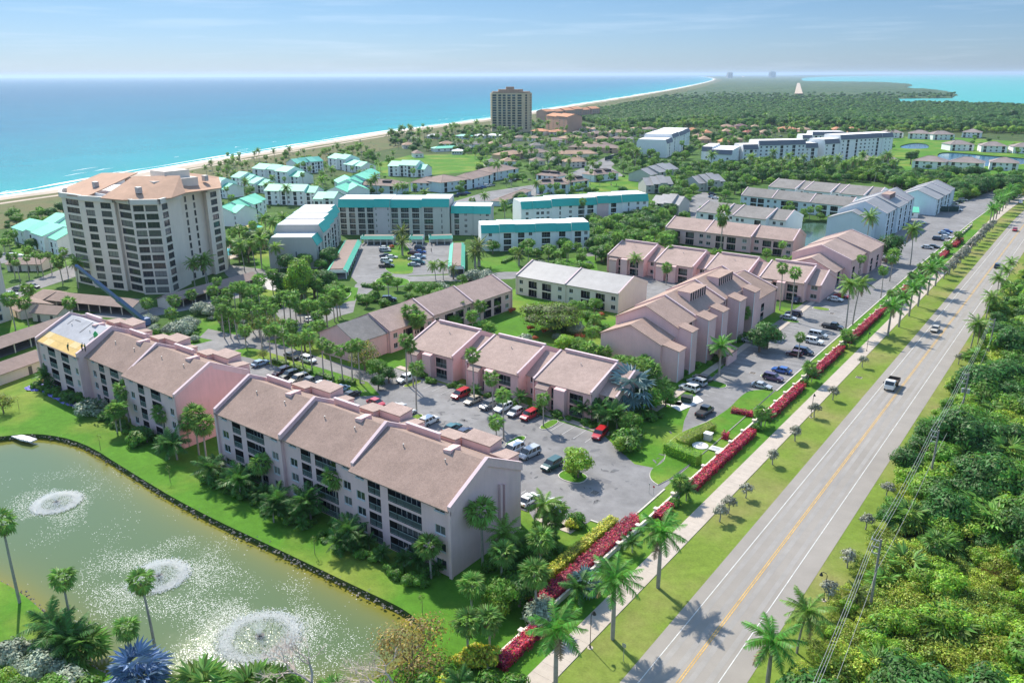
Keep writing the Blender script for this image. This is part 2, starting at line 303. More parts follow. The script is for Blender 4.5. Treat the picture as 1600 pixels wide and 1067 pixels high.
# sea sheet: rows fan out from the beach line
offs = [0, 6, 15, 30, 60, 100, 160, 250, 400, 650, 1000, 1600, 2600, 4500, 9000, 20000, 50000]
norm = Vector((-.93, .37, 0)).normalized()
mb = MB(); att = []; base = [Vector((p.x, p.y, 0)) for p in shore[::2]] + [Vector((shore[-1].x, shore[-1].y, 0)), Vector((shore[-1].x + 8000, shore[-1].y + 45000, 0))]
base = [base[0] + (base[0] - base[1]).normalized() * 3000] + base
for i, p in enumerate(base):
    for d in offs:
        q = p + norm * (d - 3 if d == 0 else d); mb.v.append((q.x, q.y, WATERZ)); att.append((min(d, 3000) / 3000) ** .5)
w = len(offs)
for i in range(len(base) - 1):
    for j in range(w - 1): mb.f.append((i*w+j, (i+1)*w+j, (i+1)*w+j+1, i*w+j+1)); mb.m.append(0)
me = mb.mesh('sea', [SEA]); A = me.attributes.new('shore', 'FLOAT', 'POINT'); A.data.foreach_set('value', att)
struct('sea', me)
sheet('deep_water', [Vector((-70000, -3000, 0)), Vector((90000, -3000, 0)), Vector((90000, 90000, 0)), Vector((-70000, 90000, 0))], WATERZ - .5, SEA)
lg = [Vector((1200, 900, 0)), Vector((60000, 900, 0)), Vector((60000, 60000, 0)), at2(1262, 121) + Vector((-600, 0, 0)), at2(1262, 121) * 0.6]
sheet('lagoon', [Vector((900, 1200, 0)), Vector((70000, 1200, 0)), Vector((70000, 88000, 0)), Vector((16500, 30000, 0)), Vector((4200, 9000, 0)), Vector((1500, 3000, 0))], WATERZ - .2, LAGOON)

P_ = [at2(1240, 118.9), at2(1650, 119.4), at2(1650, 118.3) , at2(1240, 118.2)]; P_ = [Vector((p.x, p.y, 0)) for p in P_]
sheet('far_shore', P_ if area(P_) > 0 else P_[::-1], 16, GARDEN, thick=18)
# beach: dry sand, wet sand, surf lines and dune scrub run along the shore
def ribbon(name, line, d0, d1, z0, z1, m, wig=0.0, kind='structure'):
    mb = MB(); n = len(line)
    for i, p in enumerate(line):
        q = (line[min(i + 1, n - 1)] - line[max(i - 1, 0)]).normalized(); nn = Vector((q.y, -q.x, 0))   # towards the land
        w0 = wig * noise.noise((i * .35, 1.3, 0)); w1 = wig * noise.noise((i * .35, 7.3, 0))
        a = p + nn * (d0 + w0); b = p + nn * (d1 + w1); mb.v += [(a.x, a.y, z0), (b.x, b.y, z1)]
    for i in range(n - 1): mb.f.append((2*i, 2*i+1, 2*i+3, 2*i+2)); mb.m.append(0)
    return tag(ob(name, mb.mesh(name, [m])), kind=kind)
fine = []
for a, b in zip(shore, shore[1:]):
    k = max(1, min(12, int((b - a).length / 25))); fine += [a.lerp(b, t / k) for t in range(k)]
ribbon('dune', fine, 13, 98, .10, .12, DUNE, 7)
ribbon('beach', fine, -1, 24, .03, .12, SAND, 2)
ribbon('wet_sand', fine, -7, 3, -.95, .05, WETSAND, 1.5)
ribbon('surf', fine, -15, -4.5, WATERZ + .02, WATERZ + .02, SURF, 2.2)
ribbon('breaker_line', fine, -25, -22.2, WATERZ + .02, WATERZ + .02, SURF, 4)
# small breakers further out
mb = MB()
for k in range(150):
    i = RN.randrange(0, int(len(fine) * .55)); p = fine[i]; q = (fine[i+1] - p).normalized(); nn = Vector((-q.y, q.x, 0)); d = RN.uniform(22, 75); L_ = RN.uniform(8, 30); wdt = RN.uniform(.5, 1.3)
    c = p + nn * d; pts = []
    for t in range(6): pts.append(c + q * (L_ * (t / 5 - .5)) + nn * noise.noise((k, t * .5, 0)) * 2)
    for t in range(5):
        a, b = pts[t], pts[t+1]; e0 = wdt * sin(pi * t / 5); e1 = wdt * sin(pi * (t + 1) / 5)
        mb.poly([(a.x, a.y, WATERZ+.03), (b.x, b.y, WATERZ+.03), (b.x+nn.x*e1, b.y+nn.y*e1, WATERZ+.03), (a.x+nn.x*e0, a.y+nn.y*e0, WATERZ+.03)])
tag(ob('whitecaps', mb.mesh('whitecaps', [SURF])), kind='stuff')

# ponds
FOUNT = [at(87, 778), at(247, 892), at(405, 985)]
def pond_mat():
    m, mu = water_mat('pond_water', (.085, .135, .055), .08, 2.2, .05)
    nt = m.node_tree; N = nt.nodes; L = nt.links
    a = N.new('ShaderNodeAttribute'); a.attribute_name = 'ripple'; L.new(a.outputs['Fac'], mu.inputs[1])
    b = N['Principled BSDF']; a2 = N.new('ShaderNodeAttribute'); a2.attribute_name = 'edge'; mx = N.new('ShaderNodeMixRGB')
    mx.inputs[1].default_value = (.085, .135, .058, 1); mx.inputs[2].default_value = (.20, .175, .02, 1); L.new(a2.outputs['Fac'], mx.inputs[0]); L.new(mx.outputs[0], b.inputs['Base Color'])
    return m
POND = pond_mat()
def water_grid(name, poly, step, m):
    xs = [p.x for p in poly]; ys = [p.y for p in poly]; x0, x1, y0, y1 = min(xs)-1, max(xs)+1, min(ys)-1, max(ys)+1
    nx, ny = int((x1-x0)/step)+1, int((y1-y0)/step)+1; mb = MB(); rip = []; edg = []; lp = poly + poly[:1]
    for j in range(ny + 1):
        for i in range(nx + 1):
            p = Vector((x0 + (x1-x0)*i/nx, y0 + (y1-y0)*j/ny, 0)); mb.v.append((p.x, p.y, WATERZ))
            r = .006
            for k, f in enumerate(FOUNT):
                d = (p - Vector((f.x, f.y, 0))).length; r += (.028, .032, .04)[k] * exp(-(d / (6, 7.5, 10)[k]) ** 2)
            r += .02 * max(0, noise.noise((p.x * .05, p.y * .05, 3))) * exp(-((p - Vector((-70, 92, 0))).length / 30) ** 2)
            rip.append(r); edg.append(exp(-near_d(p, lp) / 2.6))
    for j in range(ny):
        for i in range(nx): mb.f.append((j*(nx+1)+i, j*(nx+1)+i+1, (j+1)*(nx+1)+i+1, (j+1)*(nx+1)+i)); mb.m.append(0)
    me = mb.mesh(name, [m]); a = me.attributes.new('ripple', 'FLOAT', 'POINT'); a.data.foreach_set('value', rip); a = me.attributes.new('edge', 'FLOAT', 'POINT'); a.data.foreach_set('value', edg)
    struct(name, me)
water_grid('pond_water', pond, 1.6, POND)
PWAT, _ = water_mat('small_pond_water', (.05, .10, .06), .12, .7, .03); PBLUE, _ = water_mat('blue_pond_water', (.04, .14, .24), .12, .7, .03)
for P, m in ((pond2, PWAT), (pond3, PWAT), (pond4, PBLUE), (pond5, PBLUE), (pond6, PBLUE)):
    sheet('pond_water', [p * 1.0 for p in P], WATERZ + .3, m)
# stones along the pond bank
mb = MB(); L_ = pond + pond[:1]
for a, b in zip(L_, L_[1:]):
    n = max(1, int((b - a).length / .45))
    for k in range(n):
        p = a.lerp(b, (k + RN.random()) / n)
        if not (-200 < p.x < 10 and 30 < p.y < 75): continue
        for _ in range(3):
            r = RN.uniform(.10, .27); c = p + Vector((RN.uniform(-.7, .7), RN.uniform(-.7, .7), RN.uniform(-.75, -.02)))
            vs = [c + Vector((RN.uniform(.7, 1.2)*r*x, RN.uniform(.7, 1.2)*r*y, RN.uniform(.5, .9)*r*z)) for x, y, z in ((1,0,0),(-1,0,0),(0,1,0),(0,-1,0),(0,0,1),(0,0,-1))]
            mb.add(vs, [(0,2,4),(2,1,4),(1,3,4),(3,0,4),(2,0,5),(1,2,5),(3,1,5),(0,3,5)])
tag(ob('bank_stones', mb.mesh('bank_stones', [ROCK])), kind='stuff')

# lawns
def V2(*ps): return [Vector((x, y, 0)) for x, y in ps]
near_lawn = V2((-420,-50),(-33,-50),(-33,828),(-200,833),(-330,800),(-470,560),(-430,330),(-420,150))
sheet('garden_ground', near_lawn, .012, GARDEN, holes=PONDS[:4] + [q for q in PONDS[4:] if all(inside(v, near_lawn) for v in q)])

sheet('lawn', V2((-300,-50),(-41,-50),(-41,620),(-51.3,620),(-51.3,330),(-66,235),(-125,235),(-155,200),(-160,125),(-205,125),(-205,92),(-300,92)), .03, LAWN, holes=[pond])
sheet('lawn', [at(*p) for p in [(1375,235),(1400,214),(1470,214),(1700,228),(1700,275),(1450,275),(1380,262)]], .03, LAWN, holes=[pond5, pond6])
sheet('roadside_verge', V2((-41.3,-60),(-8,-60),(-8,900),(-41.3,900)), .035, VERGE)
for i, q in enumerate([[(405,452),(475,440),(560,450),(555,470),(460,480),(400,482)],[(395,395),(440,385),(450,420),(400,425)],[(20,385),(90,385),(105,392),(60,410),(20,405)],[(400,345),(452,335),(455,368),(400,372)],[(740,405),(800,400),(815,425),(760,425)],[(880,405),(930,400),(935,430),(900,435)],[(985,330),(1040,320),(1060,345),(1000,352)],[(1150,330),(1180,335),(1165,350),(1150,350)],[(1250,395),(1290,385),(1310,400),(1270,412)], [(560,262),(640,243),(760,240),(800,262),(700,272),(600,275)], [(860,290),(930,280),(1010,272),(1060,290),(1000,300),(900,312)]]):
    sheet('lawn', [at(*p) for p in q], .05, LAWN)
# ------------------------------------------------------------------ road, path, lots
def strip_x(name, x0, x1, y0, y1, z, m, **k): return paved(name, V2((x0,y0),(x1,y0),(x1,y1),(x0,y1)), z, m, **k)
ROADY0, ROADY1 = -60, 520
def bend(y): return 0 if y < 430 else (y - 430) ** 2 * .00035       # the road swings right in the distance
def road_strip(name, x0, x1, y0, y1, z, m, step=12, parent=None):
    mb = MB(); n = max(1, int((y1 - y0) / step))
    for i in range(n + 1):
        y = y0 + (y1 - y0) * i / n; b = bend(y); mb.v += [(x0 + b, y, z), (x1 + b, y, z)]
    for i in range(n): mb.f.append((2*i, 2*i+1, 2*i+3, 2*i+2)); mb.m.append(0)
    o = ob(name, mb.mesh(name, [m]), parent)
    if parent is None: o['kind'] = 'structure'
    return o
KEEP.append(V2((-45,-60),(-22,-60),(-22,430),(-45,430)))
for k in range(12):
    y = 430 + k * 40; b = bend(y + 20); KEEP.append(V2((-45+b,y),(-19+b,y),(-19+b,y+40),(-45+b,y+40)))
road = road_strip('road', -35.1, -23.2, -60, 900, .06, ASPH2)
road_strip('edge_line', -33.42, -33.32, -60, 900, .075, WHITEP, parent=road); road_strip('edge_line', -25.93, -25.83, -60, 900, .075, WHITEP, parent=road)
road_strip('centre_line', -29.85, -29.73, -60, 900, .075, YELP, parent=road); road_strip('centre_line', -29.57, -29.45, -60, 900, .075, YELP, parent=road)
WORN = mat('asphalt_worn', (.30, .283, .263), .9, .09, .3, .2)
for x in (-32.5, -30.7, -28.6, -26.8): road_strip('wheel_track', x - .35, x + .35, -60, 900, .068, WORN, parent=road)
# the far straight of the road seen through the forest
KEEP.append([at2(*p) for p in [(1238,151),(1258,151),(1252,131),(1242,131)]])
sheet('road', [at2(*p) for p in [(1241,150.5),(1254,150.5),(1249.5,132),(1245.5,132)]], 7.5, SAND)
sheet('road', [at2(*p) for p in [(1160,121),(1164,121),(1160,118.9),(1158.5,118.9)]], 7.5, SAND)
# footpath: one concrete slab after another
path = struct('footpath', (lambda mb: (mb.box(-44.35, -41.35, -60, 620, -.02, .07), mb.mesh('footpath', [CONC]))[1])(MB()))
mb = MB(); mb.box(-1.49, 1.49, -.99, .99, 0, .045); sm = mb.mesh('slab', [CONC])
for k in range(300):
    y = 42 + k * 2.0; o = ob('slab', sm, path, (-42.85 + bend(y), y, .07 + RN.uniform(0, .008)))
    o.scale = (1, 1, 1)
strip_mb = MB()
# parking lots and drives
A0 = .05
lotA = V2((-56.8,91.2),(-56.2,97),(-51.7,97),(-51.6,330),(-50.9,420),(-47,560),(-57,560),(-72,420),(-69.5,330),(-69.5,205),(-66.5,168),(-66,158),(-61,140),(-57.5,131),(-56.5,118),(-57,113))
lotB = V2((-51.7,97),(-56.2,97),(-56.8,91.2),(-63.8,90.8),(-66,93),(-128,93),(-170,93),(-188,93),(-188,106),(-162,111.5),(-134,111.5),(-124,110),(-119.5,112),(-128.5,121),(-130,127.2),(-127,127.4),(-66,124.5),(-64,120.8),(-58.5,118),(-56.5,118),(-53,112))
lotB = V2((-51.7,96),(-56.3,96),(-56.8,91.2),(-64,91),(-66,92.5),(-188,92.5),(-188,107),(-165,111),(-134,111.3),(-124,110),(-121,113),(-129,117),(-168,116.5),(-190,113),(-195,119),(-168,122),(-140,121.5),(-132,122),(-130.5,127.3),(-70.5,124.3),(-65,120.5),(-60,117.2),(-56.3,118),(-51.7,118))
LOTS = [lotA, lotB]
for i, P in enumerate(LOTS): paved('parking_lot', P, A0 - .008 * i, ASPH)
north = [[(555,445),(590,424),(640,432),(700,430),(760,428),(880,415),(905,400),(925,394),(940,400),(905,412),(800,436),(700,440),(620,440),(592,446),(570,462),(556,470),(552,488),(530,494),(490,512),(455,522),(380,545),(300,560),(262,556),(300,540),(400,515),(440,502),(430,488),(447,478),(470,485),(500,488),(520,480),(548,470)],
         [(548,432),(562,386),(562,381),(705,379),(702,428),(620,432),(560,444)],
         [(345,412),(410,421),(455,436),(462,441),(430,452),(405,446),(398,462),(360,468),(330,478),(210,500),(120,492),(210,485),(330,468),(372,448),(352,428)],
         [(0,455),(60,435),(110,415),(150,405),(160,412),(120,432),(60,452),(30,465),(0,470)], [(-10,395),(100,392),(108,402),(0,412)],
         [(1400,330),(1415,320),(1490,320),(1530,316),(1548,318),(1500,345),(1440,395),(1395,420),(1370,400),(1412,350)],
         [(1075,310),(1100,300),(1130,310),(1140,322),(1110,338),(1080,345)], [(700,318),(760,300),(860,285),(960,240),(952,252),(880,300),(800,318),(730,330)], [(930,262),(975,240),(955,262),(975,275),(960,280)], [(960,425),(985,418),(1110,460),(1020,500),(985,470)]]
for i, P in enumerate(north): paved('street', [at(*p) for p in P], A0 - .003 + .004 * (i % 4) - .004, ASPH)
lotwhite = mat('concrete_drive', (.50, .47, .44), .9, .08, .4, .2)
paved('concrete_drive', [at(*p) for p in [(400,440),(425,430),(458,438),(458,446),(430,455),(405,450)]], A0 + .03, lotwhite)
# grass islands with kerbs inside the lots
def island(pts, m=LAWN, kerb=True):
    P = smooth_loop([Vector((x, y, 0)) for x, y in pts], 2); P = P if area(P) > 0 else P[::-1]
    mb = MB(); mb.prism(P, 0, .17, 0); o = struct('kerb', mb.mesh('kerb', [CURB]))
    c = sum(P, Vector()) / len(P); Q = [p + (c - p).normalized() * .18 for p in P]; mb = MB(); mb.prism(Q, .1, .20, 0); struct('planted_island', mb.mesh('planted_island', [m]))
def rect(cx, cy, wx, wy): return [(cx-wx/2, cy-wy/2), (cx+wx/2, cy-wy/2), (cx+wx/2, cy+wy/2), (cx-wx/2, cy+wy/2)]
w2 = lambda u, v: (at(u, v).x, at(u, v).y)
for c in [(645,600),(790,622),(858,664),(645,655),(806,690),(895,745)]:
    x, y = w2(*c); island(rect(x, y, 2.2, 5.5) if c != (895,745) else rect(x, y, 5.2, 4.2))
for P in ([(583,628),(612,640),(600,652),(560,640),(556,628)], [(552,425),(590,420),(590,436),(560,440)]): pass
for c, s in {(1283,483): (5, 3.2), (1235,502): (5, 2.6), (1112,600): (7, 4), (1205,590): (5, 3), (1380,425): (4, 3)}.items():
    x, y = w2(*c); island(rect(x, y, *s))
island([w2(*p) for p in [(604,382),(640,382),(648,424),(640,430),(602,428),(598,400)]])
island([w2(*p) for p in [(582,440),(600,432),(640,436),(640,447),(600,450)]]); island([w2(*p) for p in [(436,470),(490,452),(540,452),(552,459),(535,472),(470,482),(440,482)]])
island([w2(*p) for p in [(1014,750),(1016,734),(1040,722),(1037,700),(1057,680),(1086,667),(1112,656),(1140,639),(1155,622),(1170,611),(1194,609.5),(1209,608.5)]] + [(-51.7, 166), (-51.7, 112)])
# long kerbs and walks
def kerb_line(pts, w=.28, h=.16, m=CURB, name='kerb'):
    mb = MB(); P = [Vector((x, y, 0)) for x, y in pts]
    for a, b in zip(P, P[1:]):
        d = (b - a).normalized(); n = Vector((-d.y, d.x, 0)) * w / 2; mb.prism([a - n, b - n, b + n, a + n], 0, h)
    return struct(name, mb.mesh(name, [m]))
kerb_line([(-51.45,96),(-51.45,112)]); kerb_line([(-51.45,167),(-51.45,330),(-50.7,420),(-46.8,560)]); kerb_line([(-51.45,96),(-56.4,96)])
kerb_line([(-66,92.2),(-188,92.2)])
def walk(pts, w, h=.14): return kerb_line(pts, w, h, CONC, 'sidewalk')
walk([(-130.5,128.3),(-100,127.6),(-70,125.4)], 1.6); walk([(-68.6,141),(-68.6,205)], 1.9); walk([(-63.8,91.5),(-56.8,91.5)], 1.5); walk([(-66,96),(-63,91.8)], 1.6)
walk([w2(872,812), w2(885,824)], 2.0); walk([(-47.2-19,205),(-70.5,330)], 1.4)
walk([w2(1038,628), w2(1065,632)], 2.2)
# painted bay lines, each row its own set of marks on the lot
bays = MB()
def bay_row(x0, y0, dx, dy, n, px_, py_, L_=4.9, w=.1):
    for i in range(n + 1):
        a = Vector((x0 + dx * i, y0 + dy * i, 0)); b = a + Vector((px_, py_, 0)) * L_; nn = Vector((-py_, px_, 0)) * w / 2
        bays.poly([(a.x-nn.x, a.y-nn.y, .064), (b.x-nn.x, b.y-nn.y, .064), (b.x+nn.x, b.y+nn.y, .064), (a.x+nn.x, a.y+nn.y, .064)])
bay_row(-127, 127, 2.75, -.13, 20, 0, -1); bay_row(-128, 92.8, 2.75, 0, 22, 0, 1); bay_row(-160, 111, 2.75, 0, 10, 0, -1)
bay_row(-51.9, 168, 0, 2.75, 50, -1, 0); bay_row(-67.2, 150, 0, 2.75, 55, 1, 0)
struct('bay_markings', bays.mesh('bay_markings', [mat('faded_paint', (.52, .52, .51), .8, .15, 2., .2)]))
# tar patches, seams and stains that belong to the asphalt
PATCH = mat('asphalt_patch', (.15, .15, .155), .9, .2, 1., .2); mb = MB()
for k in range(260):
    x, y = RN.uniform(-130, -54), RN.uniform(96, 122)
    if k > 150: x, y = RN.uniform(-66, -53), RN.uniform(118, 330)
    r = RN.uniform(.15, .7); n = 9; e = RN.uniform(.3, .8); rot = RN.uniform(0, pi)
    pts = []
    for i in range(n):
        t = 2*pi*i/n; rr = r * RN.uniform(.6, 1.2); a, b = rr * cos(t) * (1 + e), rr * sin(t) * e; pts.append((x + a*cos(rot) - b*sin(rot), y + a*sin(rot) + b*cos(rot), .0625))
    mb.poly(pts)
struct('asphalt_stains', mb.mesh('asphalt_stains', [PATCH]))
DIRT = mat('asphalt_darker_band', (.19, .188, .195), .9, .15, .3, .2)
paved('asphalt_overlay', V2((-120,107),(-70,107.5),(-60,108),(-60,109.2),(-75,109),(-120,108.4)), .058, DIRT)
# ------------------------------------------------------------------ building kit
# A building is an Empty at its front left corner; u runs along the front, v goes in, z up. Parts are its children.
_cache = {}
def win_mesh(w, h, fm, gm, rec=.14, mull=1, one=False):
    k = ('w', round(w, 2), round(h, 2), fm.name, gm.name, mull, one, rec)
    if k in _cache: return _cache[k]
    mb = MB(); t = .07; x0, x1 = -w/2, w/2
    # reveal
    mb.add([(x0,0,0),(x1,0,0),(x1,0,h),(x0,0,h),(x0,rec,0),(x1,rec,0),(x1,rec,h),(x0,rec,h)], [(0,4,5,1),(1,5,6,2),(2,6,7,3),(3,7,4,0)], 0)
    def bar(a, b, c, d): mb.box(a, b, rec - .06, rec + .01, c, d, 0)
    bar(x0, x0+t, 0, h); bar(x1-t, x1, 0, h); bar(x0+t, x1-t, 0, t); bar(x0+t, x1-t, h-t, h)
    for i in range(1, mull + 1): c = x0 + w * i / (mull + 1); bar(c - .03, c + .03, t, h - t)
    mb.box(x0 - .08, x1 + .08, -.07, .02, -.09, 0, 0)
    if one: mb.poly([(x0,rec,0),(x1,rec,0),(x1,rec,h),(x0,rec,h)], 1)
    g = None
    if not one:
        gb = MB(); gb.poly([(x0+t,rec-.02,t),(x1-t,rec-.02,t),(x1-t,rec-.02,h-t),(x0+t,rec-.02,h-t)]); gb.poly([(x0,rec+.03,0),(x0,rec+.03,h),(x1,rec+.03,h),(x1,rec+.03,0)]); g = gb.mesh('pane', [gm])
    _cache[k] = (mb.mesh('window', [fm, gm] if one else [fm]), g); return _cache[k]
def balc_mesh(w, h, d, wm, gm, rail=True, one=False):
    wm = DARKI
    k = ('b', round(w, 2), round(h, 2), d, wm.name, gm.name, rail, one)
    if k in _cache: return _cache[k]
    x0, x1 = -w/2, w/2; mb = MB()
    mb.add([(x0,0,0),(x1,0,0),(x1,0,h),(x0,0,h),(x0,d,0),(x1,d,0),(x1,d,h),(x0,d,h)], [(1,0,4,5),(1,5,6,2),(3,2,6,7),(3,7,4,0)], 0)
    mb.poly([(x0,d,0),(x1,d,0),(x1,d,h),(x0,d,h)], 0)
    def rl(mb, mi):
        mb.box(x0, x1, .02, .08, .98, 1.04, mi); mb.box(x0, x1, .03, .07, .1, .14, mi)
        n = max(3, int(w / (.16 if not one else .5)))
        for i in range(n + 1): c = x0 + .02 + (w - .04) * i / n; mb.box(c - .012, c + .012, .035, .065, .12, 1., mi)
    def gl(mb, m0, m1):
        n = max(2, round(w / 1.1)); top = min(h - .25, 2.15)
        for i in range(n):
            a = x0 + .15 + (w - .3) * i / n; b = x0 + .15 + (w - .3) * (i + 1) / n; mb.poly([(a+.05,d-.06,.06),(b-.05,d-.06,.06),(b-.05,d-.06,top),(a+.05,d-.06,top)], m1)
            mb.box(a - .03, a + .05, d - .08, d - .02, 0, top + .06, m0)
        mb.box(x0 + .1, x1 - .1, d - .08, d - .02, top, top + .08, m0)
    def screens(mb, mi):
        n = max(2, round(w / 1.5))
        for i in range(n + 1): c = x0 + .03 + (w - .06) * i / n; mb.box(c - .025, c + .025, .02, .07, 0, h, mi)
    if one:
        gl(mb, 1, 2)
        if rail: rl(mb, 1)
        r = (mb.mesh('balcony', [wm, RAILM, gm]), None, None)
    else:
        screens(mb, 0); g = MB(); gl(g, 0, 1); gm_ = g.mesh('sliding_door', [FRAME, gm]); r_ = None
        if rail: rr = MB(); rl(rr, 0); r_ = rr.mesh('railing', [RAILM])
        r = (mb.mesh('balcony', [wm]), gm_, r_)
    _cache[k] = r; return r
def facade(mb, U0, U1, Z0, Z1, v, ops, mi=0):       # wall with real openings, facing -v
    us = sorted({U0, U1, *[a for o in ops for a in o[:2]]}); zs = sorted({Z0, Z1, *[a for o in ops for a in o[2:4]]})
    for i in range(len(us) - 1):
        for j in range(len(zs) - 1):
            a, b, c, d = us[i], us[i+1], zs[j], zs[j+1]; mu, mz = (a+b)/2, (c+d)/2
            if any(o[0] < mu < o[1] and o[2] < mz < o[3] for o in ops): continue
            mb.add([(a,v,c),(b,v,c),(b,v,d),(a,v,d)], [(0,1,2,3)], mi)
def cols_to_items(cols, u0, u1, eave, fh, nf):
    "column: (kind, place along the section 0..1, width)"
    its = []; w = u1 - u0
    for kd, f, cw in cols:
        c = u0 + w * f
        for k in range(nf):
            z = k * fh; top = k == nf - 1
            if kd == 'w': its.append(('w', c, cw, z + .95, min(1.35, eave - z - 1.25) if not top else min(1.3, eave - z - 1.2)))
            elif kd == 'v': its.append(('w', c, cw, z + .95 if not top else eave - .95, 1.4 if not top else .6))       # short strip under the eave
            elif kd == 't': its.append(('w', c, cw, z + .35, fh - .75))
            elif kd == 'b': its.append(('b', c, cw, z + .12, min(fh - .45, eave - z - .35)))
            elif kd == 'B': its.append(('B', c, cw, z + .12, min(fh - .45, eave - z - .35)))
            elif kd == 'd' and k == 0: its.append(('B', c, cw, .05, 2.15))
            elif kd == 'h' and top: its.append(('w', c, cw, z + .95, 1.2))
            elif kd == 'l' and k == 0: its.append(('w', c, cw, z + .95, 1.2))
    return its
def put_items(parent, its, v, wallm, frm, gm, lod, face=1, rec=.14, L=0):
    "face 1: looks to -v; -1: looks to +v; 2: looks to -u at u=L; 3: looks to +u"
    for kd, c, w, z, h in its:
        if h < .3: continue
        if kd == 'w':
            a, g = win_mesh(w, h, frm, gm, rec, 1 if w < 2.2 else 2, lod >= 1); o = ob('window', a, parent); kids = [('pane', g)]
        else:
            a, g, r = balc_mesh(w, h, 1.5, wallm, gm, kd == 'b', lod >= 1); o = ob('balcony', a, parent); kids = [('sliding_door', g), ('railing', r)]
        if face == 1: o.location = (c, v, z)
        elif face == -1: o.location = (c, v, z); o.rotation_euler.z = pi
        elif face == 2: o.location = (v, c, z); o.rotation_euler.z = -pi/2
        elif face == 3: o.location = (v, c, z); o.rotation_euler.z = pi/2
        for n, m in kids:
            if m is not None: ob(n, m, o)
FOOT = []
def place(A, B, depth, name, label, cat, group=None, pad=1.5):
    A = Vector((A[0], A[1], 0)); B = Vector((B[0], B[1], 0)); d = (B - A); L = d.length; rz = atan2(d.y, d.x)
    t = thing(name, label, cat, A, rz, group); u = d.normalized(); v = Vector((-u.y, u.x, 0))
    P = [A - u*pad - v*pad, B + u*pad - v*pad, B + u*pad + v*(depth+pad), A - u*pad + v*(depth+pad)]; KEEP.append(P); FOOT.append(P); return t, L
def slope_top(prof, v):
    for (a, za), (b, zb) in zip(prof, prof[1:]):
        if a <= v <= b: return za + (zb - za) * (v - a) / max(b - a, 1e-6)
    return prof[-1][1]
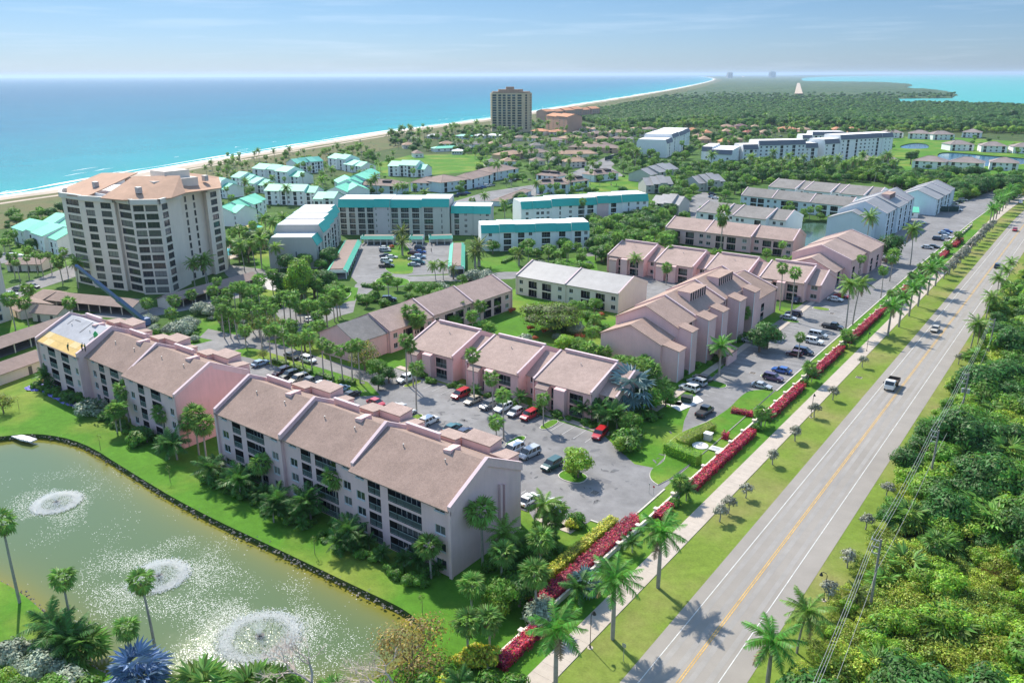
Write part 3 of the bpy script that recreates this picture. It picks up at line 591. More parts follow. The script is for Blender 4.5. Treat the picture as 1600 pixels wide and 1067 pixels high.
def block(A, B, depth, secs, name, label, cat='building', fh=2.75, nf=2, wallm=PINK, roofm=ROOFT, frm=FRAME, gm=GLASS, lod=0, eave=5.8, ridge=9.3, rv=None,
          group=None, back=(), par=(.35, .45), parm=COPING, over=.45, left=(), right=(), kind='gable', z0=0., edgem=None, flatm=None):
    """secs: dicts w(idth share), dv (set back of the front), dz (height change), cols, pl/pr (parapet walls), nf, extra(callback)"""
    t, L = place(A, B, depth, name, label, cat, group)
    tot = sum(s['w'] for s in secs); u = 0.
    for i, s in enumerate(secs):
        u0, u1 = u, u + L * s['w'] / tot; u = u1; dv, dz = s.get('dv', 0), s.get('dz', 0); dep = depth + s.get('db', 0)
        E, R = eave + dz, ridge + dz + s.get('dr', 0); n_ = s.get('nf', nf); vr = (rv if rv is not None else depth / 2) + s.get('drv', 0)
        if kind == 'gable': prof = [(dv, E), (vr, R), (dep, E if not s.get('be') else s['be'])]; segs = [0, 1]
        elif kind == 'mansard': prof = [(dv, E), (dv + 1.3, R), (dep - 1.3, R), (dep, E)]; segs = [2, 3, 2]
        elif kind == 'shed': prof = [(dv, E), (dep, R)]; segs = [0]
        else: prof = [(dv, E), (dep, E)]; segs = [3]
        its = cols_to_items(s.get('cols', ()), u0, u1, E, fh, n_); bits = cols_to_items(s.get('back', back), u0, u1, E, fh, n_)
        mb = MB(); facade(mb, u0, u1, z0, E, dv, [(c-w/2, c+w/2, z, z+h) for _, c, w, z, h in its if h >= .3])
        bk = MB(); facade(bk, -u1, -u0, z0, prof[-1][1], -dep, [(-c-w/2, -c+w/2, z, z+h) for _, c, w, z, h in bits if h >= .3])
        mb.add([(-p[0], -p[1], p[2]) for p in bk.v], bk.f)
        side = [(dv, z0)] + [(a, b) for a, b in prof] + [(dep, z0)]
        mb.poly([(u0, a, b) for a, b in side]); mb.poly([(u1, a, b) for a, b in side[::-1]])
        mb.poly([(u0, a, b) for a, b in prof] + [(u1, a, b) for a, b in prof[::-1]])
        if lod <= 1 and eave > 4 and kind != 'flat':   # pale band under the eave
            mb.box(u0, u1, dv - .05, dv + .0, E - .28, E - .02, 1)
        ob('wall', mb.mesh('wall', [s.get('wallm', wallm), TRIMW]), t)
        put_items(t, its, dv, s.get('wallm', wallm), frm, gm, lod); put_items(t, bits, dep, s.get('wallm', wallm), frm, gm, lod, -1)
        # roof slabs, one part for each slope kind
        rb = MB(); eb = MB()
        for (a, za), (b, zb), sg in zip(prof, prof[1:], segs):
            th = .16; o0 = over if (sg in (0,) and a == dv) else 0; o1 = over if (sg in (0, 1) and b == dep) else 0
            sl_ = (zb - za) / max(b - a, 1e-6)
            if sg == 3: q = [(a, za + .02), (b, zb + .02), (b, zb + .2), (a, za + .2)]
            else: q = [(a - o0, za - sl_*o0 + .01), (b + o1, zb + sl_*o1 + .01), (b + o1, zb + sl_*o1 + .01 + th), (a - o0, za - sl_*o0 + .01 + th)]
            if sg == 2 and sl_ > 0: q = [(a - .25, za - .35), (b, zb + .02), (b, zb + .35), (a - .42, za - .3)]
            elif sg == 2: q = [(a, za + .02), (b + .25, zb - .35), (b + .42, zb - .3), (a, za + .35)]
            uu0, uu1 = u0 - (.3 if (i == 0 or s.get('dz', 0) > secs[i-1].get('dz', 0)) and kind == 'gable' and not s.get('pl') else 0) + .01, u1 + (.3 if (i == len(secs)-1) and kind == 'gable' and not s.get('pr') else 0) - .01
            (eb if sg == 2 else rb).vprism(q, uu0, uu1)
        if rb.f: ob('roof', rb.mesh('roof', [s.get('roofm', (flatm or WHITEROOF) if kind in ('mansard', 'flat') else roofm)]), t)
        if eb.f:
            for q0 in range(0, len(eb.v), 8): m2 = MB(); m2.v = eb.v[q0:q0+8]; m2.f = [(0,4,5,1),(1,5,6,2),(2,6,7,3),(3,7,4,0),(0,1,2,3),(7,6,5,4)]; m2.m = [0]*6; ob('mansard', m2.mesh('mansard', [edgem or TEALW]), t)
        for side_, uu in (('pl', u0), ('pr', u1)):
            if s.get(side_):
                ph = s[side_] if not isinstance(s[side_], bool) else par[1]; th = par[0]; q = [(a, b) for a, b in prof]
                q[0] = (dv - .3, E - (prof[1][1]-E)/(prof[1][0]-dv)*.3); q[-1] = (dep + .2, prof[-1][1] - .15)
                lo = [(a, b - .6) for a, b in q][::-1]; up_ = [(a, b + ph) for a, b in q]; pb = MB(); x0 = uu - (th - .02 if side_ == 'pr' and i < len(secs)-1 else .04 if side_ == 'pl' else th * .6); x1 = x0 + th
                pb.vprism(up_ + lo, x0, x1, 0); pb.vprism([(a, b + ph + .09) for a, b in q] + [(a, b + ph + .005) for a, b in q][::-1], x0 - .05, x1 + .05, 1)
                # full-height fin at the front edge
                pb.box(x0, x1, dv - .32, dv - .002, z0, E - .1, 0)
                ob('parapet', pb.mesh('parapet', [wallm, parm]), t)
        for ex in s.get('extra', ()):
            ex(t, u0, u1, prof, E, R, dep)
    for f, lst, uu in ((2, left, 0), (3, right, L)):
        if lst:
            its = [('w', c, w, z, h) for c, w, z, h in lst]; put_items(t, its, uu - (.0 if f == 2 else -.0) + (-.03 if f == 2 else .03), wallm, frm, gm, max(lod, 1), f, rec=.01)
    return t
def vbox(parent, name, u0, u1, v0, v1, z0, z1, m, slope=0., cap=None, ins=0):
    mb = MB(); mb.add([(u0,v0,z0),(u1,v0,z0),(u1,v1,z0),(u0,v1,z0),(u0,v0,z1),(u1,v0,z1),(u1,v1,z1+slope),(u0,v1,z1+slope)], [(0,3,2,1),(4,5,6,7),(0,1,5,4),(1,2,6,5),(2,3,7,6),(3,0,4,7)], 0)
    if cap: mb.add([(u0-.12,v0-.12,z1+.01),(u1+.12,v0-.12,z1+.01),(u1+.12,v1+.12,z1+.01+slope),(u0-.12,v1+.12,z1+.01+slope),(u0-.12,v0-.12,z1+.2),(u1+.12,v0-.12,z1+.2),(u1+.12,v1+.12,z1+.2+slope),(u0-.12,v1+.12,z1+.2+slope)], [(0,3,2,1),(4,5,6,7),(0,1,5,4),(1,2,6,5),(2,3,7,6),(3,0,4,7)], 1)
    return ob(name, mb.mesh(name, [m, cap or m]), parent)
def vent(parent, u, v, z): 
    mb = MB(); mb.tube([(0,0,-.2),(0,0,.45)], .07, 6); mb.tube([(0,0,.45),(0,0,.52)], .13, 6); ob('roof_vent', mb.mesh('roof_vent', [METAL]), parent, (u, v, z))

# ---- A and B: the two four-storey pink rows by the pond
def stairs_back(t, u0, u1, prof, E, R, dep):      # stair turrets and screen walls behind the ridge
    w = u1 - u0
    vbox(t, 'stair_turret', u0 + w*.24, u0 + w*.44, dep - 2.2, dep + .9, 0, E + 1.9, PINK, -.3, ROOFP)
    vbox(t, 'stair_turret', u0 + w*.46, u0 + w*.74, dep - 1.0, dep + 2.0, 0, E + 2.0, PINK, .3, ROOFP)
    vbox(t, 'stair_turret', u0 + w*.77, u0 + w*.93, dep - 1.6, dep + 1.4, 0, E + 1.2, PINK, -.2, ROOFP)
    vbox(t, 'ridge_parapet', u0 + w*.05, u0 + w*.40, prof[1][0] + 3.2, prof[1][0] + 3.5, R - 3, R - .3, PINK, 0, COPING)
    mb = MB(); a = u0 + w*.62; vr = prof[1][0]
    mb.add([(a, vr-.9, R-.5), (a+1.5, vr-.9, R-.5), (a+1.5, vr-.9, R+.35), (a, vr-.9, R+.1), (a, vr+1.4, R-1), (a+1.5, vr+1.4, R-1), (a+1.5, vr+1.4, R+.35), (a, vr+1.4, R+.1)], [(0,3,2,1),(4,5,6,7),(0,1,5,4),(1,2,6,5),(2,3,7,6),(3,0,4,7)])
    ob('dormer_cheek', mb.mesh('dormer_cheek', [PINK]), t)
    for f in (.28, .7): vent(t, u0 + w*f, vr - 2.2, slope_top(prof, vr - 2.2) + .15)
colsA = [('v', .13, 1.8), ('b', .32, 2.4), ('b', .60, 5.0), ('v', .88, 1.7)]
block((-119.5,71.6), (-64,71.4), 16.2, [dict(w=18.5, cols=colsA, dv=.6, pl=.8, pr=.85, extra=(stairs_back,)), dict(w=17, cols=colsA, dv=.9, dz=0, pr=.85, extra=(stairs_back,)), dict(w=20, cols=[('v', .1, 1.8), ('b', .25, 2.6), ('b', .56, 6.6), ('v', .9, 1.9)], dv=0, pr=.7, dz=0, extra=(stairs_back,))],
      'apartment_building', 'long pink four-storey apartment row nearest the camera, facing the green pond', fh=2.7, nf=4, eave=10.8, ridge=14.8, back=[('w', .2, 1.4), ('w', .9, 1.2)], wallm=PINK2, gm=GLASS, par=(.5, .5))
_a = [o for o in COL.objects if o.name.startswith('apartment_building')][-1]
for _v in (10.6, 11.7): vbox(_a, 'gable_fin', 55.53, 55.95, _v, _v + .5, 1.0, 10.2 - (_v - 10.6) * .4, PINK2, -.25)
def reroof(t, u0, u1, prof, E, R, dep):           # bare underlay and new plywood deck on the front slope
    vr = prof[1][0]; vs = prof[0][0]; f = lambda v: slope_top(prof, v) + .19
    mb = MB(); a, b = u0 + .5, u1 - .4; c = vs + (vr - vs) * .34
    nn = 6
    for i in range(nn):
        for j in range(2):
            x0 = a + (b - a) * i / nn; x1 = a + (b - a) * (i + 1) / nn - .03; v0 = vs - .3 + (c - vs + .3) * j / 2; v1 = vs - .3 + (c - vs + .3) * (j + 1) / 2 - .03; dz = RN.uniform(.0, .02)
            m2 = MB(); m2.add([(x0,v0,f(max(v0,vs))+dz - (.15 if v0 < vs else 0)),(x1,v0,f(max(v0,vs))+dz - (.15 if v0 < vs else 0)),(x1,v1,f(v1)+dz),(x0,v1,f(v1)+dz)], [(0,1,2,3)]); ob('plywood_panel', m2.mesh('plywood_panel', [PLY if RN.random() < .7 else PLY2]), t)
    m2 = MB(); m2.add([(a,c,f(c)),(b,c,f(c)),(b,vr,f(vr)),(a,vr,f(vr))], [(0,1,2,3)]); m2.add([(a,vr,f(vr)),(b,vr,f(vr)),(b,vr+4,f(vr+4)),(a,vr+4,f(vr+4))], [(0,1,2,3)]); ob('roof_underlay', m2.mesh('roof_underlay', [UNDER]), t)
    for (x, y, w_, d_) in ((.55, .82, .35, 3.6), (.2, .9, 2.6, .25), (.16, .8, .25, 1.6), (.86, .6, .3, 1.6)):
        X = a + (b-a)*x; Yv = vs + (vr-vs)*y; zz = f(min(Yv, vr)) ; q = MB(); q.add([(X,Yv-d_/2,f(Yv-d_/2)+.03),(X+w_,Yv-d_/2,f(Yv-d_/2)+.03),(X+w_,min(Yv+d_/2,vr),f(min(Yv+d_/2,vr))+.03),(X,min(Yv+d_/2,vr),f(min(Yv+d_/2,vr))+.03)], [(0,1,2,3)]); ob('tar_strip', q.mesh('tar_strip', [mat('tar', (.12,.12,.13), .8, .2, 1.)]), t)
    stairs_back(t, u0, u1, prof, E, R, dep)
PLY = mat('plywood_new', (.62, .43, .16), .8, .08, 1.5, .2); PLY2 = mat('plywood_pale', (.68, .52, .26), .8, .08, 1.5, .2); UNDER = mat('roof_underlay', (.42, .42, .44), .9, .10, .5, .2)
colsB = [('v', .14, 1.4), ('b', .33, 2.2), ('b', .62, 3.4), ('v', .9, 1.3)]
block((-188,72.3), (-132,71.9), 16, [dict(w=19.5, cols=[('v', .12, 1.2), ('b', .34, 3.4), ('b', .66, 3.4), ('v', .9, 1.2)], pl=.7, pr=.9, extra=(reroof,)), dict(w=18, cols=colsB, dv=1.6, dz=-.2, pr=.9, wallm=PINK, extra=(stairs_back,)), dict(w=18.5, cols=colsB, dv=.2, pr=.55, extra=(stairs_back,))],
      'apartment_building', 'pink four-storey apartment row beyond the pond with yellow plywood on its far end roof', fh=2.7, nf=4, eave=10.7, ridge=14.6, back=[('w', .2, 1.4)], wallm=PINK2, gm=GLASS, par=(.5, .5))
sg = MB(); sg.add([(-131.74, 71.9, 0), (-131.74, 87.8, 0), (-131.74, 87.8, 10.6), (-131.74, 79.9, 14.55), (-131.74, 71.9, 10.6)], [(0,1,2,3,4)])
_b = [o for o in COL.objects if o.name.startswith('apartment_building')][-1]
g_ = ob('gable_wall', sg.mesh('gable_wall', [SALMON]), _b); g_.matrix_parent_inverse = _b.matrix_basis.inverted()
g_['label'] = 'bright salmon painted gable wall'

# ---- two-storey pink rows
def screen_wall(t, u0, u1, prof, E, R, dep):      # pink upstand that runs along the ridge
    vr = prof[1][0]; vbox(t, 'ridge_wall', u0 + 1.3, u1 - .2, vr - .1, vr + .3, R - .6, R + .6, PINK, 0, COPING); vent(t, (u0+u1)/2, vr - 3, slope_top(prof, vr - 3) + .1)
def porch(t, u0, u1, prof, E, R, dep):            # projecting bay below the eave with its own corner post
    dv = prof[0][0]; w = u1 - u0
    vbox(t, 'bay', u0 + w*.10, u0 + w*.30, dv - 1.5, dv - .002, 0, E - 1.3, PINK, 1.0, ROOFP); vbox(t, 'bay', u0 + w*.42, u0 + w*.60, dv - 1.5, dv - .002, 0, E - .35, PINK, .3)
def pinkrow(A, L, n, depth, label, first=None, pitch=18.4, main=14.4, **k):
    secs = []
    for i in range(n):
        secs.append(dict(w=main, cols=[('w', .2, 1.2), ('b', .36, 1.3), ('b', .74, 3.2)], pl=.35, pr=.5, extra=(screen_wall, porch)))
        secs.append(dict(w=pitch - main, dv=3.0, dz=-.75, drv=0, dr=-.1, cols=[('w', .5, 2.0)], pr=(.35 if i == n-1 else False)))
    return block(A, (A[0] + pitch * n, A[1]), depth, secs, 'apartment_building', label, eave=6.0, ridge=9.4, rv=10.2, fh=2.7, nf=2, wallm=PINK, roofm=ROOFP, **k)
pinkrow((-127.3, 128.6), 0, 3, 18, 'pink two-storey apartment row with three tan roofs across the nearest car park')
pinkrow((-139.5, 243.6), 0, 4, 19, 'pink two-storey apartment row with four stepped roofs behind the tall pink block', lod=1)
block((-147,304.4), (-94,304.4), 16.5, [dict(w=18, cols=[('w', .08, 1.6), ('B', .28, 3.4), ('B', .62, 3.6), ('w', .9, 1.6)], pl=.4, pr=.4), dict(w=19.5, cols=[('w', .08, 1.8), ('B', .33, 3.4), ('B', .58, 3.6), ('w', .86, 1.8)], pr=.5, dv=-.3), dict(w=16, cols=[('w', .1, 1.8), ('B', .36, 3.4), ('B', .64, 3.8), ('w', .9, 1.6)], dv=1.4, dz=.1, pr=.4)],
      'apartment_building', 'low pink row with pale tan roofs and dark screened porches beside the small green pond', lod=1, eave=6.1, ridge=9.5, roofm=ROOFP)
# F: row along y, facing right
block((-139.2,124), (-138.2,184.5), 14.5, [dict(w=12, cols=[('w', .3, 1.6)], dv=.8, dz=-.5, roofm=ROOFD, pr=.3), dict(w=18.5, cols=[('w', .12, 1.4), ('B', .4, 3.4), ('B', .66, 3.4), ('w', .9, 1.4)], dv=0, pr=.45), dict(w=19, cols=[('w', .12, 1.4), ('B', .4, 3.4), ('B', .66, 3.4), ('w', .9, 1.4)], dv=.4, dz=.15, pr=.4), dict(w=20, cols=[('w', .12, 1.4), ('B', .35, 3.4), ('B', .62, 3.4), ('w', .88, 1.6)], dv=.0, dz=.05, pr=.4)],
      'apartment_building', 'long tan-roofed two-storey row running away from the camera behind the row of tall palms', eave=6.0, ridge=9.3, roofm=ROOFP, wallm=PINK, fh=2.7)
# G: metal roof block
block((-147.5,199.6), (-110,199.4), 17.5, [dict(w=19, cols=[('w', .1, 1.4), ('B', .34, 3.2), ('B', .62, 3.4), ('w', .88, 1.4)], pl=.45, pr=.4), dict(w=18.5, cols=[('w', .1, 1.4), ('B', .38, 3.2), ('B', .66, 3.2), ('w', .9, 1.5)], pr=.3)],
      'apartment_building', 'two-storey block with a flat-looking grey metal roof beyond the big spreading tree', eave=6.1, ridge=9.3, roofm=ROOFG, wallm=CREAM, fh=2.7)

# D: the tall pink block seen end on
tD = block((-71.6,158), (-71.6,165), 20, [dict(w=7, cols=[], dv=4.2)], 'apartment_building', 'tall pink block with stepped gable roofs and white fins beside the right-hand car park', eave=8.4, ridge=11.8, rv=12.2, wallm=PINK, roofm=ROOFT2, over=.25)
def _child_block(A, B, depth, secs, parent, **k):
    n0 = block(A, B, depth, secs, 'tmp', None, None, **k); inv = parent.matrix_basis.inverted()
    for c in list(n0.children):
        m = n0.matrix_basis.copy(); c.parent = parent; c.matrix_basis = inv @ m @ c.matrix_basis
    bpy.data.objects.remove(n0)
def clere(t, u0, u1, prof, E, R, dep):            # raised clerestory with a slotted front on the slope
    w = u1 - u0; vr = prof[1][0]; mb = MB(); a, b = u0 + w*.25, u0 + w*.8; v0, v1 = vr - 4.6, vr - 1.2; zb = slope_top(prof, v1) + .9
    mb.add([(a,v0,slope_top(prof,v0)),(b,v0,slope_top(prof,v0)),(b,v1,slope_top(prof,v1)-.2),(a,v1,slope_top(prof,v1)-.2),(a,v0,zb),(b,v0,zb),(b,v1,zb+.1),(a,v1,zb+.1)], [(0,1,5,4),(1,2,6,5),(3,0,4,7)], 0)
    mb.poly([(a-.2,v0-.2,zb+.02),(b+.2,v0-.2,zb+.02),(b+.2,v1+.2,zb+.14),(a-.2,v1+.2,zb+.14)], 1)
    ob('clerestory', mb.mesh('clerestory', [PINK, ROOFT2]), t)
    lv = MB(); n = 7
    for i in range(n): x = a + (b-a)*(i+.2)/n; lv.box(x, x+(b-a)/n*.5, v0-.06, v0-.01, slope_top(prof,v0)+.25, zb-.1)
    ob('louvre', lv.mesh('louvre', [DARKI]), t)
cD = [('b', .5, 2.4)]
hi = dict(eave=11.0, ridge=15.0, rv=12.0, wallm=PINK, roofm=ROOFT2, fh=2.7, nf=4, over=.3)
_child_block((-71.6,165), (-71.6,210.5), 20, [dict(w=10.2, cols=[('b', .62, 2.6)], dv=3.4, pr=.5, extra=(), dz=-.2), dict(w=17.5, cols=[('b', .25, 2.4), ('t', .5, .9), ('b', .75, 2.4)], dv=3.6, pr=.5, dz=.2, extra=(clere,)), dict(w=17.8, cols=[('b', .25, 2.4), ('t', .5, .9), ('b', .75, 2.4)], dv=3.6, pr=.5, dz=.5, extra=(clere,))], tD, **hi)
_child_block((-73.5,210.5), (-73.5,228), 18, [dict(w=1, cols=[('b', .4, 2.4)], dv=0, pr=.4)], tD, eave=7.2, ridge=11.0, rv=10, wallm=PINK, roofm=ROOFT, fh=2.7, nf=2, over=.3)
for (y0, y1, h, s) in ((158.6,162.2,7.4,-.4), (165.1,168.4,10.3,.3), (174.6,179.2,10.8,-.8), (183.0,186.8,10.9,.3), (194.0,198.5,11.2,-.8), (204.5,208.6,11.3,.3)):   # white-edged stair fins, the building's front has u = y
    mb = MB(); v1 = 4.2 if y0 < 160 else 3.4
    mb.add([(y0-158, 0, 0), (y1-158, 0, 0), (y1-158, v1-.005, 0), (y0-158, v1-.005, 0), (y0-158, 0, h), (y1-158, 0, h), (y1-158, v1-.005, h+.9), (y0-158, v1-.005, h+.9)], [(0,3,2,1),(4,5,6,7),(0,1,5,4),(1,2,6,5),(2,3,7,6),(3,0,4,7)], 0)
    mb.box(y0-158.08, y0-158+.25, -.06, .02, 0, h+.1, 1); mb.add([(y0-158.2,-.25,h+.03),(y1-157.8,-.25,h+.03),(y1-157.8,v1,h+.98),(y0-158.2,v1,h+.98),(y0-158.2,-.25,h+.17),(y1-157.8,-.25,h+.17),(y1-157.8,v1,h+1.12),(y0-158.2,v1,h+1.12)], [(0,3,2,1),(4,5,6,7),(0,1,5,4),(1,2,6,5),(2,3,7,6),(3,0,4,7)], 2)
    ob('stair_fin', mb.mesh('stair_fin', [PINK, TRIMW, ROOFT2]), tD)
vbox(tD, 'entrance_canopy', 17.5, 24.0, -5.2, -.4, 2.6, 3.0, ROOFT, 1.4); vbox(tD, 'canopy_wall', 17.8, 23.8, -5.0, -4.6, 0, 2.58, PINK)
# I: small pink gabled pair in the middle distance
block((-64.5,268), (-63.2,311), 21, [dict(w=9, cols=[('b', .5, 2.4)], dv=3.4, dz=-2.6), dict(w=17, cols=[('b', .25, 2.4), ('b', .7, 2.4)], dv=1.2, pl=.35, pr=.35, extra=()), dict(w=17, cols=[('b', .25, 2.4), ('b', .7, 2.4)], dv=0, dz=.3, pr=.35)],
      'apartment_building', 'pale pink gabled block with stepped roofs beside the dark round tree', lod=1, eave=7.6, ridge=11.4, rv=11.5, wallm=PINK, roofm=ROOFP, fh=2.6, nf=2)
# ------------------------------------------------------------------ middle distance and far buildings
def xy(u, v, z=0.): p = at(u, v, z); return (p.x, p.y)
W_ = lambda f, w=1.4: ('w', f, w)
# J: pale blue and white rows with grey roofs
jm = dict(lod=1, wallm=PALEB, roofm=ROOFD, eave=6.0, ridge=9.4)
block((-154,351), (-112,347), 21, [dict(w=14, cols=[W_(.2), ('B', .55, 2.6)], pl=.4, pr=.4), dict(w=5, dv=3, cols=[W_(.5)]), dict(w=17, cols=[W_(.15), W_(.3), ('B', .75, 3.)], pl=.4, pr=.5), dict(w=8, dv=3, cols=[W_(.3), W_(.75)], pr=.4)], 'townhouse_row', 'white townhouse row with dark grey stepped roofs just behind the low pink row', **{**jm, 'wallm': WHITEW})
block((-157,413.5), (-100,407.5), 13, [dict(w=17, cols=[W_(.15), ('B', .42, 3.4), ('B', .66, 3.4), W_(.9)], pl=.35), dict(w=20, cols=[W_(.1), ('B', .35, 3.6), ('B', .62, 3.6), W_(.88)], pl=.35), dict(w=20, cols=[W_(.1), ('B', .35, 3.6), ('B', .62, 3.6), W_(.88)], pl=.35, pr=.35)], 'townhouse_row', 'pale blue townhouse row with dark porches on the bank of the small green pond', **jm)
block((-157,454.5), (-98,448), 24, [dict(w=16, cols=[W_(.2), ('B', .55, 2.6)], pl=.35, pr=.35), dict(w=5, dv=3, cols=[W_(.5)]), dict(w=15, cols=[W_(.15), ('B', .6, 3.)], pl=.35, pr=.35), dict(w=5, dv=3, cols=[W_(.5)]), dict(w=13, cols=[W_(.15), ('B', .6, 3.)], pl=.35, pr=.35), dict(w=6, dv=3, cols=[W_(.5)], pr=.35)], 'townhouse_row', 'rear white townhouse row with grey stepped roofs below the dark woodland', **{**jm, 'wallm': WHITEW})
# K and K2: pale blue gabled blocks
tK = block((-76.5,354), (-76.5,362), 19, [dict(w=7, cols=[], dv=1)], 'apartment_building', 'large pale blue block with stepped grey gable roofs beside the small green pond', eave=8.4, ridge=12, wallm=PALEB, roofm=ROOFG, lod=1, over=.2)
kk = dict(eave=11, ridge=15.2, wallm=PALEB, roofm=ROOFG, fh=2.7, nf=4, lod=1, over=.25)
_child_block((-72.5,362), (-72.5,420), 21, [dict(w=18, cols=[('b', .3, 2.4), ('t', .55, 1.), ('b', .8, 2.4)], dv=1.5, pl=.3, pr=.4), dict(w=20, cols=[('b', .3, 2.4), ('t', .55, 1.), ('b', .8, 2.4)], dv=.6, dz=.4, pr=.4, extra=(clere,)), dict(w=20, cols=[('b', .3, 2.4), ('b', .8, 2.4)], dv=2.4, dz=-.4, pr=.4)], tK, **kk)
block((-68,441), (-67,486), 19, [dict(w=15, cols=[('b', .3, 2.4), ('b', .8, 2.4)], pr=.35, dz=-.4), dict(w=15, cols=[('b', .3, 2.4), ('b', .8, 2.4)], pr=.35, dv=-.5), dict(w=15, cols=[('b', .3, 2.4)], dv=.6, pr=.35)], 'apartment_building', 'farther pale blue gabled block in front of the dark woodland by the road', eave=8.4, ridge=12.2, wallm=PALEB, roofm=ROOFG, fh=2.7, nf=3, lod=1)
block(xy(1415,340), xy(1434,341), 9, [dict(w=1, cols=[('w', .5, 1.2)])], 'pool_house', 'small pool house with a mint green roof between the two pale blue blocks', eave=2.8, ridge=4.6, nf=1, wallm=WHITEW, roofm=TEALR, lod=1)
# teal hotel
tU = block((-270.5,234.5), (-229.5,261.5), 17, [dict(w=16, cols=[('b', .13, 2.6), ('b', .38, 2.6), ('b', .64, 3.0), ('b', .88, 2.6)]), dict(w=7, cols=[W_(.12, .6), W_(.88, .6)], dv=-.6, dz=.3, wallm=mat('stucco_lilac', (.55, .50, .52), .9, .04, .3)), dict(w=14, cols=[('b', .14, 2.8), ('b', .46, 3.4), ('b', .8, 3.)]), dict(w=12, cols=[('b', .24, 3.8), ('t', .72, .7)], dv=-.4, dz=.5)],
      'hotel_building', 'five-storey hotel block with a wide teal mansard facing its car park', kind='mansard', eave=12.4, ridge=15.2, fh=2.5, nf=5, wallm=GREYW, lod=1)
_child_block((-229.2,262), (-214.5,271.5), 15, [dict(w=8, cols=[('b', .25, 2.), W_(.65)], dv=.8), dict(w=6, cols=[W_(.4, .7), W_(.8)], dv=.3)], tU, kind='mansard', eave=9.9, ridge=12.4, fh=2.5, nf=4, wallm=GREYW, lod=1)
block((-227,186), (-258,227.5), 18, [dict(w=9, cols=[('b', .5, 2.4)], dz=-3.0, nf=3, dv=.6), dict(w=12, cols=[('b', .3, 2.4), ('b', .75, 2.4)]), dict(w=11, cols=[('b', .3, 2.4), ('b', .75, 2.4)], dz=.3, dv=.8), dict(w=11, cols=[('b', .5, 2.4)], dz=.6, dv=1.6), dict(w=9, cols=[('b', .5, 2.4)], dz=.8, dv=2.6)],
      'hotel_building', 'white-roofed hotel wing stepping down towards the tall dark tree', kind='mansard', eave=11.8, ridge=14.4, fh=2.5, nf=4, wallm=GREYW, lod=1, left=[(8, .7, .9, 5.5)])
A_, B_ = at(752,364,7.6), at(921,359.5,7.6)
block(A_, B_, 14, [dict(w=7, cols=[W_(.5)], dv=.6), dict(w=6, cols=[('b', .5, 3.)], dv=-.2, dz=.3), dict(w=8, cols=[('b', .3, 2.6), W_(.75)], dv=.4), dict(w=8, cols=[('b', .5, 3.4)], dv=0, dz=.2), dict(w=6, cols=[('b', .4, 2.6)], dv=.4), dict(w=7, cols=[('b', .35, 2.6), W_(.8)], dv=-.3, dz=.3)],
      'apartment_building', 'three-storey block with teal mansard and white roof nearest the grey metal roof', kind='mansard', eave=7.6, ridge=10.0, fh=2.5, nf=3, wallm=WHITEW, lod=1)
A_, B_ = at(815,324.5,9.6), at(1013,315,9.6)
block(A_, B_, 15, [dict(w=5, cols=[W_(.5)], dv=.5, dz=-.5), dict(w=8, cols=[W_(.25), W_(.5), W_(.8)], dv=.2, dz=-.4), dict(w=10, cols=[('t', .35, .8), W_(.8)], dv=-.3, dz=.2), dict(w=10, cols=[('b', .3, 3.), ('b', .7, 3.)], dv=.4), dict(w=5, cols=[], dz=.6, wallm=PINK2), dict(w=6, cols=[('b', .4, 2.6)], dz=.4, dv=.4), dict(w=12, cols=[('t', .25, .8), W_(.6), W_(.85)], dz=.7, dv=-.2)],
      'apartment_building', 'long four-storey block with a stepped teal mansard behind the shorter teal one', kind='mansard', eave=9.5, ridge=12.2, fh=2.5, nf=4, wallm=WHITEW, lod=1)
